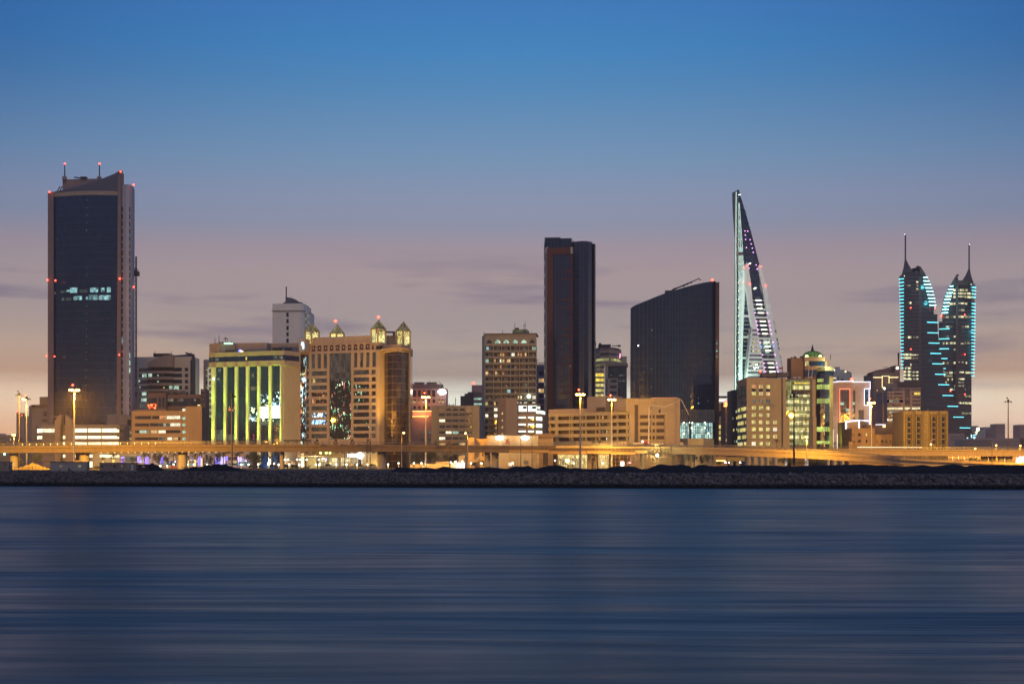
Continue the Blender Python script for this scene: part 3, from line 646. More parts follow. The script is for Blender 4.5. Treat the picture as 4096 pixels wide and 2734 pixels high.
# white board with letters, at the block's left
B = thing('sign_board', 'grey framed white board ending in the letters NT, right beside the tallest tower', 'sign', 1245, 940)
f = Face([(1205, 940), (1270, 940)]); mb = MB(); f.box(mb, 1205, 545, 1270, 1120, 0, 5); build('frame', mb, grey_w, B)
mb = MB(); f.box(mb, 1205, 572, 1248, 725, .25, .1); build('panel', mb, white_w, B)
def text(s_, loc, size, mat, parent, name='lettering', bold=0):
    c = bpy.data.curves.new(name, 'FONT'); c.body = s_; c.size = size; c.extrude = .06; c.offset = bold; c.align_x = 'CENTER'; c.align_y = 'CENTER'
    t = bpy.data.objects.new(name, c); col.objects.link(t); dg = bpy.context.evaluated_depsgraph_get(); me = bpy.data.meshes.new_from_object(t.evaluated_get(dg))
    bpy.data.objects.remove(t); me.materials.clear(); me.materials.append(mat); o = bpy.data.objects.new(name, me); col.objects.link(o); o.parent = parent
    o.location = Vector(loc) - OFF[parent]; o.rotation_euler = (math.radians(90), 0, 0); return o
text('NT', W(1230, 645, 939.6), 4.6, dmetal, B, bold=.03)

# ---- low brown building with red sign
B = Bld('commercial_building', 'low brown building with pointed arches and a glowing red sign above the office block', 1620, 900)
f = B.block('wall', [(1362, 905), (1530, 903)], 622, brown_w, 20); f2 = B.block('wing', [(1530, 908), (1850, 905)], 640, brown_w, 16); B.block('end_tower', [(1850, 903), (1894, 905)], 588, brown_w, 12)
B.win(f2, 1535, 675, 1848, 745, gl_dark, out=.1); B.win(f2, 1537, 678, 1600, 703, lw_dim, out=.2); B.win(f2, 1640, 680, 1690, 703, lw_dim, out=.2); B.win(f2, 1790, 682, 1806, 700, lw_dim, out=.2)
for x in (1461, 1494):
    mb = MB(); mb.slab([(x, 757), (x, 680), (x + 6, 668), (x + 13, 661), (x + 20, 668), (x + 26, 680), (x + 26, 757)], f, .1, .2); B.part('arched_window', mb, gl_win)
B.win(f, 1368, 672, 1445, 720, gl_dark, out=.1)
mb = MB(); f.box(mb, 1366, 722, 1440, 770, .3, .1); B.part('sign', mb, glitter('red_sign_glow', [(1, .1, .03), (1, .2, .05)], 5.0, (.05, .02, .02), .50, .8, .8))
f3 = Face([(1850, 902.8), (1894, 904.8)])
for y in (610, 650, 690):
    for x in (1858, 1876): B.win(f3, x, y, x + 10, y + 22, gl_win)
mb = MB()
for k in range(9): mb.sph(W(1560 + k * 19, 612 + (k % 3) * 6, 912), .9 + .4 * (k % 2), 7, 5)
B.part('roof_tanks', mb, dconc)
B.done()

# ---- narrow grey block and lattice screened tower
B = Bld('grey_block', 'narrow grey block with small square windows behind the green lit block', 1912, 1040)
f = B.block('wall', [(1877, 1042), (1930, 1040)], 318, grey_w, 20)
for k, y in enumerate(range(410, 850, 54)): B.win(f, 1899, y, 1917, y + 24, gl_win); (k in (0, 1, 3)) and B.win(f, 1903, y + 2, 1912, y + 10, lw_yel, out=.12)
B.done()
view(820, 1340, 3.408)
B = Bld('screened_block', 'thin white block with lit lattice screens just left of the green lit pilasters', 72, 1000)
f = B.block('wall', [(36, 1002), (112, 1000)], 440, lit('washed_white_wall', (.95, .9, .62), .55, cell=(40, 60), lo=.9, detail=.15, mull=0), 18)  # wall glows by emission to stand for the light washed over it
for k, y in enumerate(range(458, 1090, 82)):
    mb = MB()
    for j in range(4): f.box(mb, 54, y + j * 15, 104, y + j * 15 + 5, .5, .1)
    for j in range(5): f.box(mb, 56 + j * 10.5, y, 60 + j * 10.5, y + 58, .4, .1)
    B.part('lattice_screen', mb, grey_w); 
B.block('lower_wall', [(5, 960), (112, 958)], 1120, dconc, 15); B.done()

# ---- green lit hotel
gl_g = glass('teal_glass', (.004, .020, .085), cell=(1.7, 3.6), line=(.02, .03, .03), lw=.1, var=.5)
B = Bld('green_lit_hotel', 'wide block with seven pilasters washed yellow green and dark blue glass between them', 560, 800)
f = Face([(100, 806), (1058, 790)], 806); mb = MB(); fp = [tuple(a) for a in f.Q]; mb.prism([fp[0], fp[1], (fp[1][0], 830), (fp[0][0], 830)], GZ, zof(445, 806)); B.part('glass_wall', mb, gl_g)
fu = Face([(52, 806.5), (1040, 788.5), (1085, 788.5), (1105, 790.5), (1282, 800)], 806.5); fq = [tuple(a) for a in fu.Q]
fs_ = Face([(1056, 790.2), (1075, 790.5), (1278, 801)], 806)
mb = MB(); mb.prism([tuple(a) for a in fs_.Q] + [(fs_.Q[-1][0], 830), (fs_.Q[0][0], 830)], GZ, zof(440, 806)); B.part('side_wall', mb, wall('olive_beige_cladding', (.40, .34, .23), panel=(2.2, 2.2)))
mb = MB(); mb.prism(fq + [(fq[-1][0], 832), (fq[0][0], 832)], zof(300, 806.5), zof(241, 806.5)); B.part('parapet', mb, beige)
mb = MB(); fi = [(a[0], a[1] + .5) for a in fq]; mb.prism(fi + [(fq[-1][0], 832), (fq[0][0], 832)], zof(370, 806.5), zof(300, 806.5)); B.part('glass_band', mb, gl_g)
mb = MB(); mb.prism(fq + [(fq[-1][0], 832), (fq[0][0], 832)], zof(439, 806.5), zof(370, 806.5)); B.part('cornice', mb, beige)
for a, b, m in ((75, 120, lw_dimg), (135, 180, lw_dimg), (550, 566, lw_gold), (930, 985, lw_dimg), (1008, 1058, lw_dim), (1125, 1140, lw_dim), (1205, 1225, lw_dim)): B.win(fu, a, 312, b, 352, m, out=-.3)
for a, b, D in ((107, 150, 806), (272, 303, 0), (424, 455, 0), (577, 607, 0), (730, 761, 0), (885, 916, 0), (1040, 1057, 0)):
    mb = MB(); f.box(mb, a, 440, b, 1760, 1.6, .5); B.part('pilaster', mb, wall('pilaster_cladding', (.6, .6, .42), panel=(40, 2.2)))
gc = (.48, 1, .08)
for k, x in enumerate((130, 288, 440, 592, 745, 901, 1049)):
    for yy, pw in ((1680, 120000), (1200, 45000)):
        a = f.pt(x, yy, 5.5); light('uplight', a, pw, gc, .3, B.o, 'SPOT', (math.radians(180 - 7), 0, 0), 30, .8)
    mb = MB(); mb.box(f.pt(x, 1745, 5.5), (1, 1, .8)); B.part('uplight_housing', mb, dmetal)
for a, b, y0, y1, m in ((180, 218, 450, 500, lw_dimg), (636, 665, 532, 580, lw_dim), (850, 880, 522, 570, lw_dim), (545, 570, 715, 765, lw_dim), (630, 720, 712, 762, lw_dim)): B.win(f, a, y0, b, y1, m, out=.05)
gt = glitter('screen_glints', [(.6, .95, 1), (.7, 1, 1), (.5, .85, 1), (.9, 1, .5)], 3.2, (.004, .020, .085), .55, .75, .6)  # broken edges of a screen's reflection, painted as emission
gr = glitter('red_glints', [(1, .12, .1), (1, .7, .2), (1, .1, .12), (.7, .9, .2)], 2.2, (.004, .020, .085), .62, .8)  # coloured reflections painted as emissive specks
for a, b, y0, y1, m in ((764, 884, 985, 1135, lamp('reflection_glare', (.85, .97, 1), 3.2)), (919, 1039, 975, 1140, lamp('reflection_glare', 0, 0)), (764, 884, 945, 983, gt), (764, 884, 1137, 1185, gt), (919, 1039, 905, 973, gt), (919, 1039, 1142, 1190, gt), (764, 884, 820, 943, gt), (919, 1039, 790, 903, gt), (612, 728, 985, 1180, gt), (764, 884, 1187, 1230, lw_dimg), (919, 1039, 1192, 1235, lw_dimg),  # glowing panes paint a bright screen's reflection onto the glass
                        (155, 270, 950, 1050, gr), (308, 422, 965, 1040, gr), (460, 575, 1360, 1425, gr), (612, 728, 1310, 1420, gr), (155, 270, 1290, 1430, lw_dimg), (308, 422, 1355, 1435, lw_dimg)):
    B.win(f, a, y0, b, y1, m, out=.04)
for x0, x1, y0, D, dp in ((58, 110, 118, 812, 10), (110, 185, 110, 812, 12), (185, 280, 118, 818, 14), (280, 846, 108, 822, 14), (846, 1280, 112, 826, 12)):
    mb = MB(); ff = Face([(x0, D), (x1, D - 3)], D); ff.box(mb, x0, y0, x1, 245, 0, dp); B.part('roof_house', mb, beige if x0 < 190 else wall('weathered_panels', (.30, .25, .22)))
mb = MB()
for x, y in ((136, 38), (190, 5), (278, 25), (305, 40)): mb.bar(W(x, y, 815), W(x, 120, 815), .25)
mb.bar(W(255, 42, 815), W(300, 42, 815), .3); mb.bar(W(262, 52, 815), W(296, 52, 815), .3)
for x in (205, 240, 278, 362): mb.sph(W(x, 100, 816), .55, 8, 5)
mb.box(W(985, 188, 815), (5, 3, 1.4)); mb.box(W(1140, 190, 815), (4, 3, 1.2)); mb.box(W(340, 218, 812), (5, 3, .8)); B.part('roof_equipment', mb, dmetal)
mb = MB(); mb.box(W(320, 113, 811), (4.6, 3, .8)); B.part('roof_skylight', mb, l_teal)
B.lampdot(478, 216, 805, l_blue, .9, 'roof_lamp'); B.lampdot(499, 235, 805, lamp('amber_lamp', (1, .55, .2), 6), 1.1, 'roof_lamp'); B.lampdot(118, 592, 803, l_white, .6, 'wall_lamp')
B.done()

# ---- white tower behind
view(750, 1100, 2.063)
B = Bld('white_tower', 'white panelled tower with wave shaped roof and one column of square windows, behind the hotels', 850, 1180)
f = B.block('wall', [(701, 1180), (930, 1178), (960, 1181), (978, 1187)], 235, wall('white_panels', (.85, .82, .72), panel=(4, 4), joint=.2, dirt=.1), 30, ref=1180)
f2 = B.block('wing', [(940, 1183), (985, 1184), (1012, 1195)], 290, wall('white_panels', 0), 25, ref=1183)
for y in (311, 363, 420, 471, 524, 577): B.win(f, 816, y, 835, y + 34, gl_blue, out=.1)
for y in (318, 371, 426): B.win(f2, 972, y, 1011, y + 30, lw_dimg, out=.15)
mb = MB(); f.box(mb, 695, 292, 1015, 297, 1.2, .2); B.part('cornice', mb, grey_w)
mb = MB(); mb.slab([(808, 236), (808, 183), (830, 182), (870, 192), (900, 205), (935, 232), (935, 236)], Face([(800, 1190), (940, 1190)]), 0, 10); mb.slab([(792, 236), (792, 222), (940, 222), (940, 236)], Face([(790, 1188), (942, 1188)]), 0, 14); B.part('roof', mb, plain('slate_roof', (.09, .09, .11), .6))
mb = MB(); mb.tube(W(815, 95, 1190), W(815, 185, 1190), .5, .5, 6); mb.tube(W(855, 172, 1190), W(855, 188, 1190), .2, .2, 5); B.part('antenna_mast', mb, dmetal)
B.done()

# ---- gold lit hotel with crystal lanterns
view(1180, 1260, 2.904)
hb = wall('hotel_stone', (.38, .30, .225), panel=(2.2, 2.0)); hr = wall('red_granite', (.10, .05, .04), panel=None)
B = Bld('lantern_hotel', 'stone clad hotel with four glowing roof lanterns and a rounded bronze glass corner', 720, 795)
f = Face([(98, 808), (978, 790)], 806); fq = [tuple(a) for a in f.Q]
mb = MB(); bk = [(a[0], a[1] + .9) for a in fq]; mb.prism(bk + [(fq[1][0], 830), (fq[0][0], 830)], GZ, zof(265, 806)); B.part('glass_wall', mb, gl_warm)
def hb_box(nm, x0, y0, x1, y1, out=.5, inn=1.2, m=None): mb = MB(); f.box(mb, x0, y0, x1, y1, out, inn); B.part(nm, mb, m or hb)
hb_box('parapet', 175, 262, 880, 338, .3, 2); hb_box('cornice', 112, 338, 945, 356, .6, 1.2); hb_box('frieze', 100, 424, 950, 452, .6, 1.2)
hb_box('upper_wall', 112, 356, 945, 424, -.2, 1, hr)
xs_ = [122, 192, 263, 334, 405, 473, 544, 614, 683, 752, 823, 895, 945]
for i, x in enumerate(xs_): hb_box('pier', x - 24 if i else 100, 352, x, 428, .4, 1)
for i in range(12): B.win(f, xs_[i] + 15, 378, xs_[i] + 28, 394, white_w, out=.1, inn=.2, name='plaque')
for x0, x1 in ((100, 122), (165, 197), (235, 265), (305, 337), (375, 405), (655, 687), (727, 757), (797, 828), (868, 900), (942, 952)): hb_box('pier', x0, 448, x1, 640, .45, 1)
for x0, x1 in ((100, 120), (165, 192), (374, 404), (655, 682), (863, 893), (940, 952)): hb_box('pier', x0, 628, x1, 1700, .4, 1)
ys = [622] + [705 + 80.3 * k for k in range(10)]
for i, y in enumerate(ys):
    for x0, x1 in ((100, 392), (668, 950)): hb_box('spandrel', x0, y, x1, y + 31, .55, 1)
hb_box('base_wall', 100, 1440, 950, 1800, .3, 1)
ct = lit('curtained_room', (.8, .62, .42), .13, cell=(.9, 3.2), lo=.1, detail=.6)
g_or = glitter('orange_glints', [(1, .45, .2), (.9, .35, .15), (1, .7, .5)], 1.1, (.04, .03, .025), .54, .8, .4); g_bl = glitter('blue_glints', [(.45, .75, 1), (.3, .6, 1), (.7, .9, 1)], 2.6, (.03, .03, .035), .47, .9, .7); g_gr = glitter('green_glints', [(.4, 1, .5), (1, .4, .3), (.6, .8, .5), (.5, 1, .6)], 1.6, (.03, .03, .027), .61, 1.0, .4)  # coloured reflection specks painted into the panes as emission
for k in range(10):
    y = 655 + 80.3 * k
    m2 = {3: g_or, 4: g_or, 5: ct, 6: g_bl, 7: g_bl}.get(k, ct)
    B.win(f, 120, y, 165, y + 48, ct if k != 3 else g_or, out=-.55); B.win(f, 193, y, 374, y + 48, m2, out=-.55)
    B.win(f, 682, y, 863, y + 48, g_gr if 1 < k < 10 else ct, out=-.55); B.win(f, 894, y, 940, y + 48, g_gr if k in (1, 2, 3) else ct, out=-.55)
for x in (128, 197, 265, 337, 687, 757, 828, 900): B.win(f, x, 455, x + 38, 622, ct, out=-.55)
B.win(f, 204, 738, 228, 782, lw_gold, out=-.45); 
g_mid = glitter('mixed_glints', [(.9, 1, .7), (1, .5, .3), (.4, 1, .5), (.5, 1, .5), (1, .3, .2)], 2.4, (.03, .03, .028), .60, 1.0, .4)
B.win(f, 405, 445, 655, 770, ct, out=-.6); B.win(f, 405, 772, 655, 1700, g_mid, out=-.6)
hb_box('pier', 392, 440, 404, 1700, .2, 1, brown_w); hb_box('pier', 655, 440, 661, 1700, .2, 1, brown_w)
# corner wall and rounded glass bay
fc = Face([(945, 789.6), (978, 788.8), (1042, 792)], 790); mb = MB(); mb.prism([tuple(a) for a in fc.Q] + [(fc.Q[-1][0], 820), (fc.Q[0][0], 820)], GZ, zof(400, 790)); B.part('corner_wall', mb, hb)
arc = [(1040, 791.5), (1075, 786.5), (1120, 783), (1180, 781.5), (1235, 783), (1285, 787), (1325, 793)]
fa = Face(arc, 786); mb = MB(); mb.prism([tuple(a) for a in fa.Q] + [(fa.Q[-1][0], 820), (fa.Q[0][0], 820)], GZ, zof(428, 786)); B.part('rounded_glass', mb, glass('bronze_bay_glass', (.03, .018, .012), cell=(2.0, 3.9), line=(.25, .17, .08), lw=.1, hline=.14, vfac=.3))
ar2 = [(1018, 790.5), (1060, 785), (1120, 781), (1180, 779.5), (1240, 781), (1290, 785), (1326, 790)]
fb = Face(ar2, 786); mb = MB(); mb.prism([tuple(a) for a in fb.Q] + [(fb.Q[-1][0], 820), (fb.Q[0][0], 820)], zof(430, 786), zof(349, 786)); B.part('bay_cap', mb, hb)
mb = MB(); fb.box(mb, 1016, 386, 1326, 397, 1.6, .3); B.part('ledge', mb, hb)
mb = MB(); Face([(1040, 795), (1255, 793)], 795).box(mb, 1040, 238, 1255, 350, 0, 10); B.part('roof_louvres', mb, plain('roof_louvre_metal', (.12, .10, .11), .5))
mb = MB(); fe = Face([(1322, 792), (1337, 793)], 792); fe.box(mb, 1324, 330, 1337, 1800, .3, 25); B.part('edge_wall', mb, hb)
mb = MB(); mb.bar(W(1053, 194, 792), W(1160, 196, 792), .8); mb.bar(W(1053, 202, 792), W(1140, 204, 792), .4); mb.box(W(1150, 218, 792), (1.2, 2, 2)); B.part('roof_equipment', mb, dmetal)
lant = glitter('lantern_lattice', [(1, .85, .3), (1, .8, .25), (.9, .9, .4)], 1.5, (.10, .09, .05), .46, 1.6, 1.0); pyr = glitter('lantern_roof', [(.7, .75, .3), (.8, .7, .25)], .5, (.04, .05, .03), .5, 1.6, 1.0)
for xa, xb, ax_, ay, ye, yb, D in ((105, 277, 192, 88, 185, 330, 805), (397, 567, 484, 105, 210, 262, 801), (873, 1052, 965, 52, 158, 320, 789), (1167, 1339, 1253, 70, 178, 345, 791)):
    w = (xb - xa) * mpp(D); cx_ = xof((xa + xb) / 2, D); cyy = D + w * .5; h_ = w / 2
    zb_, ze, za = zof(yb, D), zof(ye, D), zof(ay, D); k = .93
    q4 = [(cx_ - h_ * k, cyy - .12 * w), (cx_, cyy - h_), (cx_ + h_ * k, cyy - .12 * w), (cx_, cyy + h_ * .7)]
    mb = MB(); mb.prism(q4, zb_, ze); lan = B.part('roof_lantern', mb, lant)
    mb = MB()
    for px, py in q4[:3]: mb.prism([(px - .45, py - .45), (px + .45, py - .45), (px + .45, py + .45), (px - .45, py + .45)], zb_ - 1, ze + .4)
    mb.prism([(px * 1.0, py) for px, py in q4], zb_ - 1.5, zb_ + .6); B.part('lantern_post', mb, hb, parent=lan)
    mb = MB(); q5 = [(cx_ + (px - cx_) * 1.06, cyy + (py - cyy) * 1.15) for px, py in q4]; mb.add([(px, py, ze) for px, py in q5] + [(cx_, cyy, za)], [(0, 1, 4), (1, 2, 4), (2, 3, 4), (3, 0, 4), (3, 2, 1, 0)]); B.part('lantern_roof', mb, pyr, parent=lan)
    mb = MB(); [mb.bar((px, py, ze), (cx_, cyy, za), .5) for px, py in q5[:3]]; [mb.bar((q5[i][0], q5[i][1], ze), (q5[i + 1][0], q5[i + 1][1], ze), .5) for i in (0, 1)]; B.part('ridge', mb, hb, parent=lan)
for x, y, D in ((471, 68, 809), (970, 22, 797)): B.lampdot(x, y, D, l_red, .8); mb = MB(); mb.bar(W(x + 4, y, D), W(x + 6, y + 35, D), .2); B.part('antenna_mast', mb, dmetal)
# sign slab at the left
mb = MB(); fl = Face([(45, 801), (100, 800)], 801); fl.box(mb, 45, 276, 112, 428, 0, 15); fl.box(mb, 36, 428, 62, 1800, .2, 12); B.part('sign_wall', mb, hb)
mb = MB(); fl.box(mb, 62, 460, 100, 1800, -.4, 3); B.part('slot_glass', mb, glitter('slot_glints', [(.7, 1, 1), (1, 1, .5), (.6, .9, 1), (1, .3, .15)], 2.5, (.02, .025, .03), .56, 1.2, .35))
mb = MB(); mb.slab([(76, 350), (80, 318), (92, 312), (104, 330), (107, 372), (104, 395), (92, 392), (94, 368), (84, 352)], fl, .5, .1); B.part('logo_sign', mb, lamp('blue_logo', (.12, .5, 1), 5))
mb = MB(); mb.slab([(82, 345), (86, 322), (94, 322), (100, 345), (101, 380), (97, 380), (96, 356), (90, 346)], fl, .7, -.52); B.part('logo_core', mb, lamp('logo_white', (.8, .95, 1), 5))
for x, z_, pw in ((990, 12, 200000), (1100, 10, 50000), (1200, 10, 50000)): light('gold_uplight', Vector((xof(x, 783), 777 if x < 1000 else 774, z_)), pw, (1, .52, .07), .6, B.o, 'SPOT', (math.radians(180 - 8), 0, 0), 60, .8)
B.done(99)
# ================================================================== buildings, middle
# ---- pink beige block right of the lantern hotel
view(1600, 1500, 3.915)
B = Bld('pink_beige_block', 'pink beige block with tall upper windows and two horizontal orange neon lines', 440, 950)
f = B.block('wall', [(120, 952), (727, 950)], 206, pink_w, 22)
B.block('top_storey', [(120, 953), (650, 952)], 140, wall('mauve_panels', (.20, .15, .15)), 16, y1=207); ft = B.block('roof_screen', [(120, 954), (576, 953)], 108, dconc, 3, y1=141)
for a, b in ((187, 225), (381, 420), (575, 600)): B.win(ft, a, 112, b, 138, lamp('pale_sky_panel', (.62, .52, .5), .5), out=.1, name='opening_glow_panel')  # openings are panels glowing in the colour of the sky behind
for a, b in ((157, 180), (208, 255), (283, 328), (358, 403), (430, 478), (505, 553)):
    mb = MB(); f.box(mb, a - 6, 215, b + 6, 345, .4, .1); B.part('frame', mb, pink_w)
    B.win(f, a, 236, b, 336, glass('mauve_glass', (.06, .04, .045)), out=.45)
for y0, y1, S_ in ((378, 432, ((157, 177, 1), (210, 250, 1), (284, 306, 1), (358, 378, 1), (440, 470, 0), (512, 550, 0), (608, 630, 1), (660, 683, 1))), (482, 530, ((157, 176, 1), (212, 248, 0), (286, 322, 0), (362, 396, 0), (437, 470, 0)))):
    for a, b, k in S_: B.win(f, a, y0, b, y1, gl_win, out=.1); k and B.win(f, a + 1, y0 + 24, b - 1, y1, lw_yel, out=.15)
fl = B.block('lower_wall', [(120, 944), (495, 943)], 646, plain('grey_violet_panels', (.16, .14, .15), .5), 10)
B.block('neon_band', [(120, 943), (495, 942)], 560, pink_w, 10, y1=646)
for x1, y in ((496, 559), (448, 641)): mb = MB(); fl.box(mb, 153, y, x1, y + 9, 1.2, .1); B.part('neon_tube', mb, l_orange)
for a, b, y in ((333, 396, 876), (430, 486, 876), (333, 396, 988), (430, 486, 988)): B.win(fl, a, y, b, y + 36, lw_dimg, out=.2)
light('neon_light', W(330, 600, 936), 9000, (1, .25, .08), 2, B.o)
mb = MB()
for k, (x, y) in enumerate(((618, 258), (640, 243), (665, 240), (692, 252), (700, 272), (672, 278), (640, 280), (655, 262))): mb.sph(W(x, y, 944), 1.15, 8, 6)
B.part('floodlight', mb, lamp('floodlight_glare', (1, .98, .9), 8))
mb = MB(); mb.bar(W(686, 210, 945), W(660, 135, 945), .5); mb.bar(W(632, 140, 945), W(630, 112, 945), .4); mb.bar(W(630, 112, 945), W(612, 106, 945), .4); mb.bar(W(465, 70, 950), W(465, 110, 950), .2); B.part('roof_crane_arm', mb, dmetal)
B.done()
# ---- arcaded beige block
B = Bld('arcaded_block', 'beige block with five round arches above four rows of wide windows', 870, 850)
f = B.block('wall', [(492, 852), (1245, 850)], 476, wall('warm_beige', (.40, .34, .25), panel=None, dirt=.25), 20)
cols = ((613, 705), (718, 808), (823, 913), (928, 1018), (1032, 1123))
for i, (a, b) in enumerate(cols):
    mb = MB(); mb.slab([(a, 572 if i in (0, 4) else 552)] + [(a + (b - a) * (.5 - .5 * math.cos(math.pi * k / 10)), 560 - 38 * math.sin(math.pi * k / 10)) for k in range(1, 10)] + [(b, 572 if i in (0, 4) else 552)], f, .1, .2)
    B.part('arch', mb, (wall('warm_beige_light', (.5, .42, .3), panel=None) if i in (0, 4) else glitter('arch_glass', [(1, .8, .6)], 1.2, (.02, .02, .02), .7, 1.5)))
    for j, (y0, y1) in enumerate(((595, 638), (690, 732), (783, 824), (877, 915), (967, 1010), (1060, 1090))):
        m = lw_green if (j, i) in ((1, 0), (3, 1), (3, 2), (4, 0)) else (lw_warm if j == 5 and i in (0, 3) else (glitter('arch_glass', 0, 0, 0) if (j, i) == (2, 2) else gl_win))
        if (j, i) in ((1, 0), (4, 0), (3, 1), (3, 2)): m = lw_white if (j, i) != (3, 2) else lw_green
        B.win(f, a, y0, b, y1, m, out=.06, inn=.3)
for x in (606, 712, 816, 921, 1026, 1130): mb = MB(); f.box(mb, x - 4, 500, x + 4, 1120, .8, .1); B.part('pier', mb, wall('warm_beige', 0))
for y in (640, 733, 826, 918, 1012): mb = MB(); f.box(mb, 608, y, 1128, y + 26, .45, .1); B.part('sill_band', mb, wall('warm_beige', 0))
mb = MB(); [mb.bar(W(x, 440, 850), W(x, 478, 850), .3) for x in (735, 775, 840)]; mb.bar(W(870, 355, 850), W(870, 478, 850), .4); mb.bar(W(730, 468, 850), W(850, 468, 850), .3); B.part('roof_rail', mb, dmetal); B.done()
# ---- stepped dark block
B = Bld('stepped_block', 'dark grey block with stepped roof and red lamp between the arcaded block and balcony tower', 1150, 1080)
for x0, x1, y in ((947, 1015, 325), (1010, 1065, 288), (1060, 1155, 262)): B.block('wall', [(x0, 1082), (x1, 1080)], y, plain('slate_wall', (.085, .07, .075), .8), 24)
f = B.block('main_wall', [(1150, 1079), (1300, 1078)], 300, grey_w, 24); B.block('roof_house', [(1123, 1084), (1300, 1083)], 153, grey_w, 18)
mb = MB(); Face([(1123, 1077), (1300, 1077)]).box(mb, 1150, 262, 1300, 303, 0, 10); B.part('dark_band', mb, dconc)
for y in (357, 438):
    for a, b in ((1160, 1220), (1228, 1280)): B.win(f, a, y, b, y + 26, lw_green, out=.1)
B.lampdot(1150, 124, 1078, l_red, 1.0); mb = MB(); mb.bar(W(1150, 124, 1078), W(1150, 155, 1082), .3); B.part('antenna_mast', mb, dmetal); B.done()
# ---- balcony tower
view(1600, 900, 1.634)
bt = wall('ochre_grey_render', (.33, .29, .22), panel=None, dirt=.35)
B = Bld('balcony_tower', 'broad apartment tower with six bays of recessed balconies and pointed arches under the roof', 715, 880)
f = Face([(552, 880), (893, 878)], 880); fq = [tuple(a) for a in f.Q]; fr = [(a[0], a[1] + 2.4) for a in fq]
mb = MB(); mb.prism(fr + [(fq[1][0], 902), (fq[0][0], 902)], GZ, zof(785, 880)); B.part('recessed_wall', mb, wall('ochre_grey_dark', (.23, .20, .15), panel=None))  # darker copy of the render: recess shade put into its colour
mb = MB(); mb.prism(fq + [(fq[1][0], 903), (fq[0][0], 903)], zof(790, 880), zof(712, 880)); B.part('upper_wall', mb, bt)
mb = MB(); f.box(mb, 548, 708, 896, 713, .8, 22); B.part('parapet', mb, dconc)
mb = MB(); fs = Face([(536, 898), (552.5, 879.6)]); mb.prism([tuple(a) for a in fs.Q] + [(fs.Q[1][0], 905), (fs.Q[0][0] + .5, 905)], GZ, zof(722, 890)); B.part('side_wall', mb, wall('pale_render', (.45, .40, .31), panel=None))
for x in (554, 611, 664, 723, 781, 840, 890): mb = MB(); f.box(mb, x - 2.6, 785, x + 2.6, 1460, .2, 2.6); B.part('pier', mb, bt)
for i, x in enumerate((566, 622, 677, 735, 792, 847)):
    pts = [(x, 772), (x, 766), (x + 5, 758), (x + 12, 752), (x + 17, 748.5), (x + 22, 752), (x + 30, 758), (x + 35, 766), (x + 35, 772)]
    mb = MB(); mb.slab(pts, f, .15, .3); B.part('pointed_arch', mb, lw_green if 0 < i < 5 else gl_win)
bays = ((557, 609), (614, 661), (667, 720), (726, 778), (784, 837), (843, 888)); Y0 = [795 + 39.9 * k for k in range(15)]
for k, y in enumerate(Y0):
    mb = MB(); f.box(mb, 554, y + 22, 890, y + 35, -.15, 2.5); B.part('balcony_band', mb, bt)
L3 = {(0, 0): [(562, 577, lw_cyan)], (0, 1): [(620, 636, lw_dimg)], (0, 4): [(812, 830, lw_dimg)], (0, 5): [(865, 887, lw_green)], (1, 2): [(668, 679, lw_org)], (1, 1): [(653, 663, lw_warm)], (1, 3): [(728, 748, lw_white), (768, 777, lw_warm)],
      (1, 4): [(786, 795, lw_org), (815, 826, lw_warm)], (2, 0): [(555, 577, lw_green)], (2, 1): [(615, 624, lw_warm), (651, 661, lw_white)], (2, 2): [(668, 680, lw_warm), (699, 720, lw_warm)], (3, 1): [(653, 662, lw_org)], (4, 0): [(558, 574, lw_warm)], (4, 1): [(620, 634, lw_warm)],
      (4, 2): [(668, 678, lw_org)], (6, 4): [(812, 829, lw_dim)], (7, 2): [(698, 719, lw_cyan)], (7, 4): [(808, 818, lw_dimg)], (8, 3): [(769, 777, lw_yel)], (8, 4): [(786, 795, lw_white), (812, 831, lw_dim)], (8, 5): [(865, 885, lw_white)], (9, 0): [(556, 573, lw_yel)], (9, 1): [(615, 622, lw_warm)], (10, 1): [(613, 635, lw_white)],
      (11, 0): [(555, 574, lw_white)], (11, 1): [(614, 635, lw_white)]}
for k, y in enumerate(Y0):
    for i, (a, b) in enumerate(bays):
        left = i in (0, 1, 3); w_ = 17 if b - a > 45 else 15
        aa = (a, a + w_) if left else (b - w_, b)
        if i in (1, 2, 3, 4): other = (b - 9, b - 1) if left else (a + 1, a + 9)
        else: other = None
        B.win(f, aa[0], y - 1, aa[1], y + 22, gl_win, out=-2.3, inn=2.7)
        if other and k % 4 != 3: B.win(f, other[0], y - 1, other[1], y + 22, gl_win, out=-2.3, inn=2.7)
        for (p0, p1, m) in L3.get((k, i), []): B.win(f, p0, y, p1, y + 20, m, out=-2.2, inn=2.6, name='lit_window')
        if (k * 5 + i * 3) % 4 == 0: B.win(f, a + 25, y + 12, a + 32, y + 19, wmetal, out=-1.6, inn=2.3, name='air_conditioner')
mb = MB(); f2 = Face([(735, 886), (835, 885)], 886); mb.slab([(735, 712), (735, 688), (740, 681), (830, 681), (835, 688), (835, 712)], f2, 0, 10); B.part('roof_house', mb, wall('green_render', (.26, .34, .20), panel=None))
mb = MB(); [mb.bar(W(x, y, 884), W(x, 712, 884), .25) for x, y in ((548, 697), (669, 685), (750, 640), (810, 645), (818, 632), (862, 697))]; mb.bar(W(806, 655, 884), W(822, 655, 884), .2); mb.box(W(765, 676, 886), (2.5, 2, .8)); B.part('antenna_mast', mb, dmetal)
B.done()
